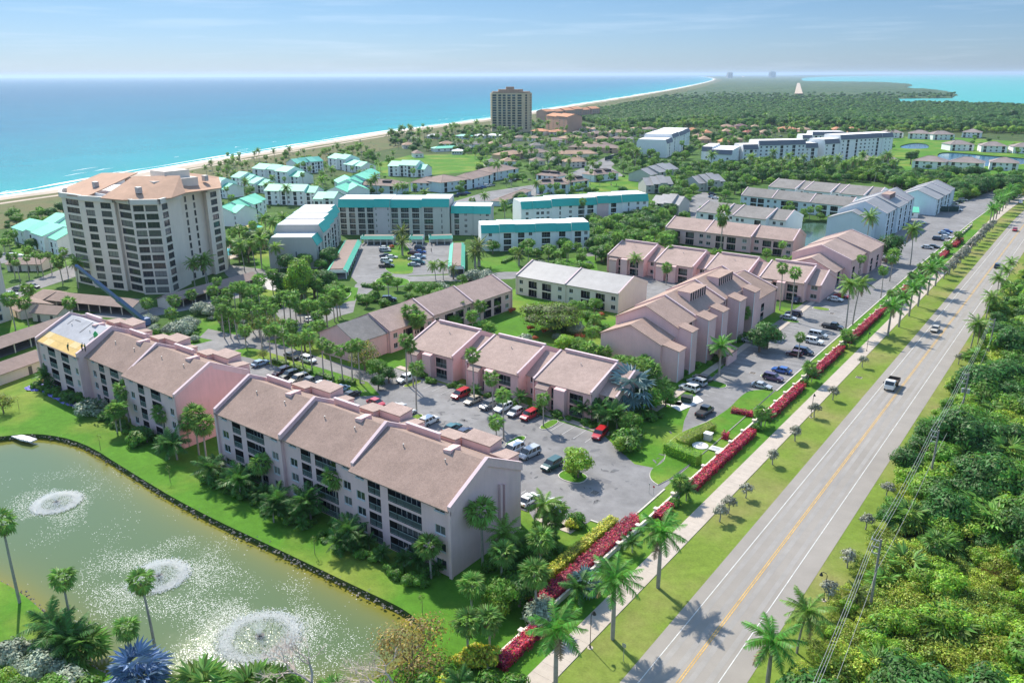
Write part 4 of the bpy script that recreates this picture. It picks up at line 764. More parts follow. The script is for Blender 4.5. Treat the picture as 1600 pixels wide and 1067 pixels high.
# carports
def carport(A, B, depth, n, label, wallm=CREAM, roofm=ROOFB, h=2.6, r=1.5, kind='gable', closed=False, group=None, flatm=None, n_in=0):
    t, L = place(A, B, depth, 'carport' if not closed else 'garage_block', label, 'carport' if not closed else 'garage', group, pad=.6)
    mb = MB()
    if kind == 'gable':
        mb.vprism([(-.5, h-.1), (depth/2, h+r), (depth+.5, h-.1), (depth+.5, h+.02), (depth/2, h+r+.14), (-.5, h+.02)], -.4, L+.4); ob('roof', mb.mesh('roof', [roofm]), t)
        w = MB()
        for u in (0, L-.15): w.add([(u,.1,0),(u,depth-.1,0),(u,depth-.1,h),(u,depth/2,h+r-.1),(u,.1,h),(u+.15,.1,0),(u+.15,depth-.1,0),(u+.15,depth-.1,h),(u+.15,depth/2,h+r-.1),(u+.15,.1,h)], [(0,1,2,3,4),(9,8,7,6,5),(0,5,6,1),(4,3,8,9),(0,4,9,5),(1,6,7,2)])
    else:
        mb.box(1.0, L-.0, 1.0, depth-1.0, h+.75, h+.9); ob('roof', mb.mesh('roof', [flatm or ROOFB]), t); w = MB(); e = MB()
        e.vprism([(-.3, h-.2), (1.1, h+1.05), (1.1, h+.9), (0, h-.2)], -.2, L+.2); e.vprism([(depth+.3, h-.2), (depth-1.1, h+1.05), (depth-1.1, h+.9), (depth, h-.2)][::-1], -.2, L+.2); 
        for q0 in (0, 8): m2 = MB(); m2.v = e.v[q0:q0+8]; m2.f = [(0,4,5,1),(1,5,6,2),(2,6,7,3),(3,7,4,0),(0,1,2,3),(7,6,5,4)]; m2.m = [0]*6; ob('mansard', m2.mesh('mansard', [TEALR]), t)
        w.box(-.1, .1, 0, depth, h-.3, h+.7); w.box(L-.1, L+.1, 0, depth, h-.3, h+.7)
    w.box(0, L, depth-.2, depth-.02, 0, h-.05)
    if closed: w.box(0, L, .02, .2, 0, h-.05)
    ob('wall', w.mesh('wall', [wallm]), t)
    if not closed:
        for i in range(n + 1): p = MB(); p.box(-.12, .12, -.12, .12, 0, h); ob('post', p.mesh('post', [wallm]), t, (max(.13, min(L-.13, L*i/n)), .15, 0))
        f = MB(); f.box(.2, L-.2, .3, depth-.3, .055, .06); ob('slab_floor', f.mesh('slab_floor', [DIRT]), t)
    else:
        for i in range(max(1, n)): p = MB(); p.box(-.45, .45, -.04, .02, .03, 2.05); ob('door', p.mesh('door', [FRAMED]), t, (L*(i+.5)/max(1, n), .0, 0))
    return t
carport((-254,102.3), (-223.8,113.2), 7.5, 8, 'long brown-roofed carport at the foot of the beige tower, left of the crane boom')
carport((-220.5,123.5), (-224.3,158), 6.5, 8, 'brown-roofed carport curving along the right foot of the beige tower')
carport((-211,60), (-222.5,96), 7.5, 8, 'brown-roofed carport with open dark bays left of the yellow plywood roof')
carport((-191.5,52), (-198.5,77.5), 6.8, 3, 'brown-roofed garage block with a cream wall beside the pond lawn', closed=True)
carport(xy(52,502), xy(92,505), 6, 2, 'small brown-roofed garage just behind the open carport on the left', closed=True)
carport(xy(6,489), xy(34,500), 9, 2, 'cream garage block with a brown roof at the left edge below the palms', closed=True)
carport(xy(12,424), xy(66,424), 8, 4, 'cream garage block under a row of palms on the far left', closed=True)
carport(xy(50,478), xy(68,482), 9, 1, 'brown-roofed garage at the left end of the long carport', closed=True)
carport((-206.8,181), (-241.5,220), 6.8, 9, 'teal-edged carport on the left side of the hotel car park', kind='m', wallm=WHITEW)
carport(xy(564,383), xy(615,383), 6, 5, 'teal-fronted carport left of the feathery palm before the hotel', kind='m', wallm=WHITEW)
carport(xy(640,383), xy(661,383), 6, 2, 'short teal-fronted carport right of the feathery palm before the hotel', kind='m', wallm=WHITEW)
carport(xy(671,383), xy(707,382), 6, 3, 'teal-fronted carport at the right end before the hotel', kind='m', wallm=WHITEW)
carport((-207.8,237), (-181.5,205.5), 5.5, 8, 'teal-edged carport with dark planks on the right side of the hotel car park', kind='m', wallm=WHITEW)
# teal villas
def villa(a, b, label, z=7.6, depth=13, parts=(1.2, .9, 1.1, .8), steps=(0, .4, -.3, -2.2), dvs=(0, 1.2, -.6, 1.0), wallm=WHITEW, roofm=TEALR, nf=3, rise=2.7, rv=None):
    secs = [dict(w=w, dz=s, dv=d, nf=(nf if s > -1.5 else nf - 1), cols=[('b', .3, 1.8), W_(.75, 1.1)]) for w, s, d in zip(parts, steps, dvs)]
    return block(at(a[0], a[1], z), at(b[0], b[1], z), depth, secs, 'villa_building', label, lod=1, eave=z, ridge=z + rise, wallm=wallm, roofm=roofm, fh=2.5, over=.4, rv=rv)
villa((366,329), (418,312), 'teal-roofed villa block just right of the beige tower, nearest its gardens', steps=(-1.2, -.4, 0, .2))
villa((342,327), (366,330), 'small teal-roofed villa end peeping out right of the beige tower', parts=(1, 1), steps=(-2.4, -1.), dvs=(0, 1))
villa((413,298), (490,300), 'teal-roofed villa block with a row of white balconies above the bright lawn', steps=(0, .2, .2, -.6), dvs=(0, .8, .4, 1.4))
villa((361,277), (408,283), 'teal-roofed villa block in the middle of the left villa group', steps=(.2, -1., -2.0, -2.8))
villa((394,264), (464,271), 'teal-roofed villa block behind the left villa group, next to the dune', steps=(.4, .6, .2, -2.4))
villa((302,283), (348,290), 'teal-roofed villa block behind the beige tower near the beach', steps=(-.6, 0, .2, -2.4))
villa((463,256), (506,252), 'dark teal-roofed villa block on the dune edge', roofm=mat('roof_teal_dark', (.05, .40, .33), .6, .06, .5), steps=(0, .3, .4, .2), parts=(1, 1, 1, 1))
villa((512,247), (562,255), 'teal-roofed villa block with a tall pale end wall by the dune', steps=(.3, .8, -2.4, -2.6))
villa((541,293), (596,271), 'teal-roofed villa block with many small gables left of the grey-roofed club houses', steps=(-2.6, -1, 0, .3))
villa((522,279), (541,292), 'low teal-roofed villa wing at the left end of the many-gabled one', parts=(1, 1), steps=(-1., -2.4), dvs=(0, 1))
villa((606,258), (662,260), 'teal-roofed villa block on the bright lawn nearest the dune path', steps=(-.6, .2, .3, -2.2))
villa((489,306), (520,307), 'low teal-roofed villa wing behind the white hotel roofs', parts=(1, 1), steps=(-1.6, -1.2), dvs=(0, 1))
villa((18,353), (84,375), 'teal-roofed villa block on the far left edge beside the hedge', z=6.6, nf=2, depth=15, steps=(-.6, 0, .3, -.2))
villa((66,348), (106,352), 'teal-roofed villa block half hidden behind the left side of the beige tower', z=6.6, nf=2, depth=15, steps=(.4, -.4), parts=(1, 1), dvs=(0, 1))
# hip-roofed houses
def hip(a, b, depth, label, z=5.6, rise=2.8, wallm=WHITEW, roofm=ROOFD, nf=2, cols=None, cat='house', name='house', lod=1, over=.6, dark=False, garage=False):
    A, B = at(a[0], a[1]), at(b[0], b[1]); t, L = place(A, B, depth, name, label, cat)
    cols = cols or [('b' if nf > 1 else 'w', .15, 2.2), W_(.38), W_(.6), ('b' if nf > 1 else 'w', .85, 2.2)]
    cols = [(k, f, min(w, L * .2)) for k, f, w in cols]; its = cols_to_items(cols, 0, L, z, z / nf, nf)
    mb = MB(); facade(mb, 0, L, 0, z, 0, [(c-w/2, c+w/2, zz, zz+h) for _, c, w, zz, h in its if h >= .3])
    mb.poly([(0,0,0),(0,0,z),(0,depth,z),(0,depth,0)]); mb.poly([(L,0,0),(L,depth,0),(L,depth,z),(L,0,z)]); mb.poly([(0,depth,0),(0,depth,z),(L,depth,z),(L,depth,0)])
    ob('wall', mb.mesh('wall', [wallm]), t); put_items(t, its, 0, wallm, FRAME, GLASS, lod)
    o = over; rr = MB(); k = min(depth, L) / 2 + o - .2; e = z - .05
    if L > depth: r0, r1 = (-o + k, depth/2), (L + o - k, depth/2)
    else: r0, r1 = (L/2, -o + k), (L/2, depth + o - k)
    c = [(-o,-o), (L+o,-o), (L+o,depth+o), (-o,depth+o)]
    V = [(*p, e) for p in c] + [(*r0, z + rise), (*r1, z + rise)]
    rr.add(V, [(0,1,5,4),(1,2,5),(2,3,4,5),(3,0,4),(3,2,1,0)] if L > depth else [(0,1,4),(1,2,5,4),(2,3,5),(3,0,4,5),(3,2,1,0)])
    ob('roof', rr.mesh('roof', [roofm]), t)
    if L > depth * .8:
        rc = MB()
        for p, q in ((V[0], V[4]), (V[1], V[5])): rc.tube([p, q], .16, 4)
        rc.tube([V[4], V[5]], .16, 4) if L > depth else None
        ob('ridge_cap', rc.mesh('ridge_cap', [CONC if roofm in (ROOFD, TILET) else roofm]), t)
    if dark:
        for f in (.3, .68):
            x = L * f; d = MB(); zz = z + rise * .45; d.add([(x-2.6,depth*.22,zz-.3),(x+2.6,depth*.22,zz-.3),(x+2.6,depth*.22,zz+1.1),(x-2.6,depth*.22,zz+1.1),(x-2.6,depth*.5,zz),(x+2.6,depth*.5,zz),(x+2.6,depth*.5,zz+1.3),(x-2.6,depth*.5,zz+1.3)], [(0,1,2,3),(1,5,6,2),(3,2,6,7),(4,0,3,7)]); ob('clerestory', d.mesh('clerestory', [DARKI]), t)
    return t
gv = dict(wallm=PALEB, roofm=ROOFB)
hip((642,299), (686,300), 16, 'grey-brown roofed club house just behind the right half of the hotel', z=5.2, **gv); hip((556,302), (622,305), 15, 'grey-brown roofed club house just behind the left half of the hotel', z=5.2, dark=True, **gv)
hip((690,302), (734,296), 22, 'large grey-brown hip-roofed club house right of the bright lawn', z=6.2, **gv); hip((734,296), (770,286), 14, 'grey-brown roofed wing of the large club house beside the parked blue cars', z=5.8, **gv)
hip((766,284), (810,276), 15, 'light brown hip-roofed club house at the top of the club car park', z=5.6, **gv)
hip((838,287), (872,290), 12, 'pale two-storey house with a dark rooftop clerestory above the white-roofed blocks', dark=True, **gv); hip((838,303), (888,303), 13, 'brown-roofed two-storey block with dark clerestories nearest the long teal block', dark=True, **gv)
hip((888,300), (920,296), 12, 'brown-roofed block joined right of the one with dark clerestories', dark=True, **gv); hip((928,285), (966,281), 12, 'small brown-roofed block beside the clipped golf lawn', dark=True, z=4.6, **gv)
hip((786,323), (830,305), 7, 'low brown-roofed shed between the two club car parks', z=2.8, rise=1.2, nf=1, **gv)
far = [((790,252),(820,248),14), ((820,249),(860,246),14), ((868,250),(934,249),13), ((888,238),(966,240),12), ((884,263),(916,262),12), ((855,229),(884,226),16), ((886,224),(912,222),16), ((858,213),(884,213),18), ((829,211),(850,212),14), ((928,216),(952,215),14), ((955,214),(984,213),14), ((984,213),(1000,214),13), ((932,224),(950,224),12), ((958,224),(978,224),12), ((905,207),(922,207),14), ((886,206),(902,205),14)]
flab = ['low brown-roofed house at the left end of the row past the club houses', 'brown-roofed house second in the row past the club houses', 'long tan-roofed house with a grey ridge in front of the curved street', 'long terracotta-grey terrace of low houses just before the white mid-rise', 'small tan-roofed house among the trees above the street bend', 'pinkish hip-roofed house right of the small bright lawn', 'terracotta hip-roofed house beside the pinkish one', 'large terracotta roof in front of the salmon resort', 'low terracotta roof at the foot of the far tower', 'grey roof left of the three behind the white mid-rise', 'middle grey roof of the three behind the white mid-rise', 'right grey roof of the three behind the white mid-rise', 'small tan roof left below the grey roofs', 'small tan roof right below the grey roofs', 'low brown roof right below the salmon resort', 'low orange roof left below the salmon resort']
for i, (a, b, d) in enumerate(far): hip(a, b, d, flab[i], z=4.6, rise=2.6, wallm=PEACH if i % 3 == 0 else CREAM, roofm=[TILET, ROOFB, TILET, ROOFB][i % 4] if i not in (7, 8, 15) else TILE, lod=2)
for i, (a, b, m, l) in enumerate([((667,217),(688,217),WHITEROOF,'white-roofed beach pavilion nearest the sea'), ((712,217),(732,218),TEALR,'teal-roofed beach pavilion among palms'), ((740,217),(758,217),WHITEROOF,'white-roofed beach pavilion in the middle among palms'), ((759,216),(778,217),WHITEROOF,'white-roofed beach pavilion nearest the far tower'), ((706,242),(722,242),WHITEW,'small white hut beside the dark tennis fence'), ((680,238),(720,236),TEALR,'long low mint roof left of the tennis courts')]): hip(a, b, 10, l, z=3.2, nf=1, rise=1.6, roofm=m, lod=2, cat='pavilion', name='pavilion')
homes = [(1083,209,18,TILE,'orange-roofed villa left of the tall cypress'), (1092,220,18,TILET,'tan-roofed villa below the orange one left of the cypress'), (1106,213,14,TILE,'orange-roofed villa touching the tall cypress'), (1103,224,18,TILET,'pale tan-roofed villa in front of the cypress'), (1137,203,20,TILET,'pink-tan roofed villa at the edge of the forest'), (1159,202,18,mat('roof_tile_plum', (.20,.12,.13), .85, .12, .8),'plum-roofed villa at the edge of the forest'), (1182,204,16,TILET,'light tan roofed villa right of the plum roof'), (1137,211,14,TILET,'small tan-roofed villa below the pink-tan one'), (1171,213,14,mat('roof_tile_red', (.33,.12,.09), .85, .12, .8),'red-brown roofed villa among trees'), (1133,228,14,TILE,'orange-walled villa right of the white mid-rise pair'), (1150,224,20,TILET,'tan hip-roofed villa beside the orange-walled one'), (1197,213,18,TILET,'yellow-tan roofed villa behind the middle trees'), (1232,207,28,TILE,'wide pink-orange roofed villa behind the white blocks'), (1258,208,18,TILET,'grey-tan roofed villa right of the wide pink-orange one'), (1310,208,16,TILE,'left of two orange roofs above the white blocks'), (1334,208,18,TILE,'right of two orange roofs above the white blocks')]
for u, v, w, m, l in homes: hip((u-w/2, v), (u+w/2, v), 15, l, z=3.8, nf=1, rise=2.8, wallm=PEACH, roofm=m, lod=2, cols=[W_(.25), W_(.7)])
gh = [((1382,216),(1411,216),'leftmost grey-roofed two-storey house above the golf lawn'), ((1418,217),(1452,218),'second grey-roofed two-storey house above the golf lawn'), ((1457,219),(1491,219),'third grey-roofed two-storey house above the golf lawn'), ((1502,215),(1532,216),'grey-roofed house tucked behind the one at the corner of the blue pond'), ((1484,236),(1521,236),'grey-roofed two-storey house at the corner of the blue pond'), ((1532,238),(1573,239),'grey-roofed two-storey house on the bank right of the corner one'), ((1582,240),(1626,241),'grey-roofed two-storey house cut by the right edge of the photo'), ((1330,262),(1366,264),'grey hip-roofed villa in front of the right white block'), ((1368,262),(1402,263),'grey hip-roofed villa right of the one before the white block'), ((1424,263),(1474,266),'grey-brown hip-roofed villa left of the blue pond'), ((1480,265),(1533,268),'grey-brown hip-roofed villa in front of the blue pond'), ((1545,266),(1590,268),'grey-brown hip-roofed villa below the right end of the blue pond')]
for a, b, l in gh: hip(a, b, 17, l, z=5.6, rise=3.4, wallm=WHITEW, roofm=mat('roof_taupe', (.27,.225,.21), .9, .12, .8), lod=1)
for a, b, l in [((1014,334),(1058,338),'grey stepped shed-roofed villa right of the long teal block'), ((1010,303),(1052,302),'grey stepped shed-roofed villa above the one beside the teal block'), ((1018,286),(1062,276),'long grey shed-roofed villa among the trees'), ((1093,300),(1134,297),'grey-roofed villa above the red flowering tree'), ((978,402),(996,404),'low mint-roofed gatehouse behind the trees')]:
    if 'mint' in l: hip(a, b, 5, l, z=3, nf=1, roofm=TEALR); continue
    block(at(*a), at(*b), 17, [dict(w=1, cols=[W_(.5)], dz=-.8, dv=1), dict(w=1, cols=[('b', .4, 2.)], dv=0), dict(w=1, cols=[W_(.5)], dz=.5, dv=.6), dict(w=.9, cols=[W_(.5)], dz=-.4, dv=1.4)], 'villa_building', l, eave=5.6, ridge=9.0, wallm=GREYW, roofm=ROOFG, lod=1)
# white mid-rises: grey mansards, stepped ends
gm_ = mat('mansard_slate', (.16, .17, .20), .7, .06, .5)
wm = dict(kind='mansard', wallm=WHITEW, edgem=gm_, lod=1, fh=2.8, name='apartment_building')
block(at(1041,247), at(1076,230), 26, [dict(w=1, cols=[('b', .5, 2.4)], dz=-2.8, nf=4), dict(w=1.1, cols=[('b', .35, 2.4), W_(.75)], dz=0), dict(w=1.2, cols=[W_(.3), ('b', .7, 2.4)], dv=-1), dict(w=1, cols=[W_(.3), W_(.7)], dv=-.4, dz=.2)], label='white five-storey block with a stepped white front, leftmost of the white blocks', eave=14.6, ridge=17.4, nf=5, **{k: v for k, v in wm.items()})
block(at(1092,262), at(1142,264), 42, [dict(w=1, cols=[W_(.5)], dz=1.5, dv=6), dict(w=2, cols=[W_(.2), W_(.8)], dz=0)], label='short white block with stepped white roofs, second of the white blocks', eave=10.4, ridge=13.2, nf=3, **wm)
block(at(1159.5,257), at(1277,254), 17, [dict(w=2.4, cols=[W_(.15), ('b', .55, 2.4), W_(.85)], dz=-2.8, nf=4), dict(w=3.2, cols=[W_(.12), W_(.4, 1.8), W_(.62, 1.8), W_(.85)], dv=-1.), dict(w=2, cols=[('b', .3, 2.4), W_(.75)], dv=-.4), dict(w=2.6, cols=[('b', .25, 2.6), W_(.6), W_(.85)], dv=.3), dict(w=2.2, cols=[W_(.2), ('b', .6, 2.8)], dz=-2.8, nf=4, dv=1)], label='broad white five-storey block with slate mansards, centre of the white blocks', eave=14.4, ridge=17.4, nf=5, **wm)
block(at(1286,254), at(1391,247), 18, [dict(w=2.6, cols=[W_(.15), ('b', .6, 2.4)], dz=-2.8, nf=5), dict(w=2.5, cols=[W_(.2), ('b', .55, 2.4)], dv=-.8), dict(w=3.4, cols=[('b', .15, 2.), W_(.4, 1.8), W_(.62, 1.8), W_(.85)], dv=-.3), dict(w=2, cols=[W_(.2), ('b', .6, 2.2)], dv=.4), dict(w=2, cols=[W_(.3, .8), W_(.7, .8)], dv=-.2)], label='tallest white block with slate mansards beside the golf lawn, rightmost of the white blocks', eave=17.2, ridge=20.2, nf=6, **wm)
block(at(1252,237), at(1318,237), 18, [dict(w=1, cols=[W_(.4)], dz=-2.8), dict(w=1.2, cols=[('b', .3, 2.), W_(.7)]), dict(w=1.2, cols=[('b', .3, 2.), W_(.7)]), dict(w=1, cols=[('b', .5, 2.)])], label='white block half hidden behind the two largest white blocks', eave=14.5, ridge=17, nf=5, **wm)
# salmon resort and far silhouettes
SALM = mat('stucco_resort', (.60, .36, .27), .9, .05, .05, .2)
tr = block(at(853,202), at(886,207), 20, [dict(w=1, cols=[W_(.3, 2.), W_(.7, 2.)]), dict(w=1, cols=[W_(.3, 2.), W_(.7, 2.)], dz=1)], 'resort_building', 'salmon resort block nearest the camera, right of the far tower', kind='gable', eave=17, ridge=20, nf=6, wallm=SALM, roofm=TILE, lod=1)
block(at2(853,190), at2(937,183.5), 18, [dict(w=1, dz=z_, cols=[W_(.25, 2.2), W_(.5, 2.2), W_(.75, 2.2)], dv=v_) for z_, v_ in ((0,0),(-1,2),(0,-1),(1,0),(-1,2),(0,0))], 'resort_building', 'long low salmon resort wing along the dune', kind='gable', eave=15, ridge=18, nf=5, wallm=SALM, roofm=TILE, lod=1)
def plain_tower(a, b, depth, h, m, label, steps=2):
    t, L = place(at2(*a), at2(*b), depth, 'tower_block', label, 'tower')
    vbox(t, 'wall', 0, L, 0, depth, 0, h, m); vbox(t, 'roof', L*.2, L*.8, depth*.2, depth*.8, h+.01, h*1.12, m)
    n = max(4, int(h / 9)); g = MB()
    for i in range(n): g.box(L*.05, L*.95, -.6, -.05, h*(i+.3)/n, h*(i+.7)/n)
    ob('window_band', g.mesh('window_band', [GLASSB]), t)
FARB = mat('far_wall', (.45, .42, .40), .9, .03, .01)
plain_tower((1137.5,121.8), (1141,121.8), 60, 84, FARB, 'left one of two hazy towers on the horizon near the beach point'); plain_tower((1141.6,121.8), (1144.5,121.8), 60, 84, FARB, 'right one of two hazy towers on the horizon near the beach point'); plain_tower((1204,121.5), (1212,121.5), 60, 97, FARB, 'hazy single tower on the horizon in line with the far straight of the road')
extra = [(700,231,22),(726,229,18),(748,232,22),(775,231,20),(800,236,22),(840,234,20),(838,222,16),(815,221,16),(870,229,18),(925,231,20),(948,233,18),(905,214,18),(935,207,16),(972,222,18),(990,224,16),(640,233,18),(655,247,14),(770,262,22),(796,260,20),(842,259,20),(868,259,18),(905,257,18),(690,217,12),(650,222,14),(1000,206,16),(1018,207,16)]
eo = ['first', 'second', 'third', 'fourth', 'fifth', 'sixth', 'seventh', 'eighth', 'ninth', 'tenth', 'eleventh', 'twelfth', 'thirteenth', 'fourteenth', 'fifteenth', 'sixteenth', 'seventeenth', 'eighteenth', 'nineteenth', 'twentieth', 'twenty-first', 'twenty-second', 'twenty-third', 'twenty-fourth', 'twenty-fifth', 'twenty-sixth']
rk = sorted(range(len(extra)), key=lambda k: extra[k][0])
for k, i in enumerate(rk):
    u, v, w = extra[i]; rn, rm = [('tan-roofed', TILET), ('brown-roofed', ROOFB), ('grey-roofed', ROOFD)][i % 3]
    hip((u-w/2, v), (u+w/2, v - .5), 12, 'low %s house among the far trees, %s from left' % (rn, eo[k]), z=3.6, nf=1, rise=2.4, wallm=CREAM if i % 2 else WHITEW, roofm=rm, lod=2, cols=[W_(.25), W_(.7)])
# ------------------------------------------------------------------ towers with windows on every facet
def towerb(name, label, poly, floors, fh, sides, wallm, gm, fm, h_extra=1.2, lod=1, z0=0.):
    "sides[i]: list of (place 0..1, width) or None for the side poly[i]->poly[i+1]; counter-clockwise footprint"
    c = sum((Vector((p[0], p[1], 0)) for p in poly), Vector()) / len(poly); t = thing(name, label, 'tower', c); KEEP.append([Vector((p[0], p[1], 0)) for p in poly])
    P = [Vector((p[0], p[1], 0)) - c for p in poly]; H = floors * fh + h_extra
    for i, (a, b) in enumerate(zip(P, P[1:] + P[:1])):
        d = b - a; L = d.length; u = d.normalized(); rz = atan2(u.y, u.x); sd = sides[i] if i < len(sides) else None
        mb = MB(); ops = []; its = []
        for f, w in (sd or ()):
            skip = set()
            if w < 0: w, skip = -w, {floors - 1}
            for k in range(floors):
                if k == 0 and floors > 12: continue
                if k in skip: continue
                h = fh - .85; z = k * fh + .7; ops.append((L*f-w/2, L*f+w/2, z, z+h)); its.append((L*f, w, z, h))
        facade(mb, 0, L, 0, H, 0, ops); o = ob('wall', mb.mesh('wall', [wallm]), t, a, rz)
        for cx, w, z, h in its: m_, _ = win_mesh(w, h, fm, gm, .22, 2 if w > 2 else 1, True); ob('window', m_, o, (cx, 0, z))
    mb = MB(); mb.poly([(p.x, p.y, H - .9) for p in P]); ob('roof_deck', mb.mesh('roof_deck', [WHITEROOF]), t)
    return t, c, H
_t = [at(u, v, 29.6) for u, v in [(95,305),(127,309.5),(152,312.5),(179,313),(207,316),(226,316.5),(246,316),(262,311),(281,306.5),(283,303),(303,299.5),(321,298),(341,293.5)]]
_n = Vector((.55, -.83, 0)); _m = Vector((1, -.1, 0))
TW = [(p.x, p.y) for p in [_t[0], _t[1], _t[1] + _n*.9, _t[3] + _n*.6, _t[3] - _n*.6, _t[4] + _n*.2, _t[4] + _n*1.2, _t[6] + _m*.6, _t[8], _t[8] - _m*2.6, _t[11] - _m*2.2, _t[11], _t[12]]] + [(-262,172),(-284,170),(-296,150),(-288,128)]
TWS = [[(.52,7.4)], None, [(.26,3.6),(.74,4.2)], None, [(.5,6.2)], None, [(.25,3.2),(.72,3.7)], [(.25,3.4)], None, [(.3,1.0),(.62,1.)], None, [(.55,3.6)], None, [(.5,3.)], None, None, [(.5,3.)]]
tT, cT, HT = towerb('tower_building', 'eleven-storey beige faceted tower with tan roof planes, biggest building on the left', TW, 11, 2.62, TWS, CREAM, GLASS, FRAMED)
CORNICE = mat('cornice_cream', (.66, .62, .56), .9, .04, .4); mb = MB(); Q = [Vector((p[0], p[1], 0)) - cT for p in TW]; 
for a, b in zip(Q, Q[1:] + Q[:1]):
    d = (b - a).normalized(); n = Vector((d.y, -d.x, 0)); mb.add([tuple(a + n*.7 + Vector((0,0,HT-1.0))), tuple(b + n*.7 + Vector((0,0,HT-1.0))), tuple(b + n*.7 + Vector((0,0,HT+.55))), tuple(a + n*.7 + Vector((0,0,HT+.55))), tuple(a - n*.3 + Vector((0,0,HT-1.0))), tuple(b - n*.3 + Vector((0,0,HT-1.0))), tuple(b - n*.3 + Vector((0,0,HT+.55))), tuple(a - n*.3 + Vector((0,0,HT+.55)))], [(0,1,2,3),(3,2,6,7),(1,0,4,5),(5,4,7,6)])
ob('cornice', mb.mesh('cornice', [CORNICE]), tT)
def rp(name, pts, m, th=.3):      # a thick roof plane through points given in world x,y,z
    mb = MB(); q = [(p[0]-cT.x, p[1]-cT.y, p[2]) for p in pts]; n = len(q); mb.poly(q); mb.poly([(a, b, c - th) for a, b, c in q[::-1]])
    for i in range(n): a, b = q[i], q[(i+1) % n]; mb.poly([(a[0],a[1],a[2]-th), (b[0],b[1],b[2]-th), b, a])
    ob(name, mb.mesh(name, [m]), tT)
rt = mat('roof_tower_tan', (.46, .29, .20), .9, .08, .6)
rp('roof', [(-274,123,30.2),(-263,124,30.4),(-266,144,36.0),(-287,142,34.6),(-288,130,31)], rt)
rp('roof', [(-256.5,125.2,30.4),(-246.5,127,30.4),(-240,133,30.4),(-238.2,138.6,30.4),(-240.6,145,31.0),(-249,149,35.6),(-260,139,35.6)], rt)
rp('roof', [(-244,147,30.6),(-246,162,30.4),(-262,172,32),(-263,157,35.4)], rt)
for nm, b, m in (('penthouse', (-268,-250,140,156,29.5,34.4), CREAM), ('lift_overrun', (-262,-253,146,155,34.41,36.8), CREAM), ('parapet_wall', (-264,-256.5,127.2,127.6,29.5,31.2), TRIMW)):
    mb = MB(); mb.box(b[0]-cT.x, b[1]-cT.x, b[2]-cT.y, b[3]-cT.y, b[4], b[5]); ob(nm, mb.mesh(nm, [m]), tT)
for x, y, z in ((-270,131,33), (-247,133,32.8), (-252,160,33.5)):
    mb = MB(); mb.box(-.9, .9, -.7, .7, -1, .9); ob('chimney_vent', mb.mesh('chimney_vent', [METAL]), tT, (x-cT.x, y-cT.y, z))
# far tower
A_, B_, C_ = at2(768.5,205), at2(817,206), at2(829,204.5)
u = (B_ - A_).normalized(); v = Vector((-u.y, u.x, 0)); L = (B_ - A_).length
P = [A_, A_ + u*L*.2 - v*1.5, A_ + u*L*.5 - v*2.5, A_ + u*L*.8 - v*1.5, B_, B_ + u*5 + v*10, B_ + u*3 + v*26, A_ + u*4 + v*28, A_ - u*6 + v*12]
towerb('tower_building', 'tall dark-windowed tower standing alone by the far beach', [(p.x, p.y) for p in P], 15, 2.95, [[(.5, 5.5)], [(.27, 4.0), (.75, 4.0)], [(.27, 4.0), (.75, 4.0)], [(.5, 5.)], [(.5, 3.)], [(.3, 3.), (.7, 3.)], None, None, [(.5, 4.)]], CREAM2, GLASSB, FRAMED, 1.5)
tt = [o for o in COL.objects if o.name.startswith('tower_building')][-1]; mb = MB(); cc = Vector(tt.location)
for k, (s, z0_, z1_) in enumerate(((.92, 44.6, 47.5), (.6, 47.5, 50), (.2, 50, 53))):
    mb.prism([(Vector((p.x, p.y, 0)) - cc) * s for p in P], z0_, z1_, 0)
ob('roof', mb.mesh('roof', [TILET]), tt)
# tower at the left edge, only its right corner in the photo
g = at(-48, 522); towerb('tower_building', 'cream tower mostly cut off by the left edge of the photo', [(g.x-16, g.y-11), (g.x-3, g.y-6), (g.x, g.y), (g.x-5, g.y+13), (g.x-24, g.y+8)], 9, 2.7, [[(.5, 5)], [(.5, 3.2)], [(.3, 3), (.7, 3)], None, None], CREAM, GLASSB, FRAME)
# ------------------------------------------------------------------ boundary wall with capped piers
bw = thing('boundary_wall', 'low cream boundary wall with capped piers between the red hedges and the kerb', 'wall', (-48.9, 60, 0))
mb = MB(); mb.box(-.12, .12, 0, 360, 0, .78); mb.box(-.17, .17, 0, 360, .78, .84); ob('wall', mb.mesh('wall', [CREAM]), bw)
pm = MB(); pm.box(-.26, .26, -.26, .26, 0, 1.15); pm.box(-.36, .36, -.36, .36, 1.15, 1.27); pmm = pm.mesh('pier', [CREAM])
for k in range(60): ob('pier', pmm, bw, (0, k * 6.1 + 1, 0))
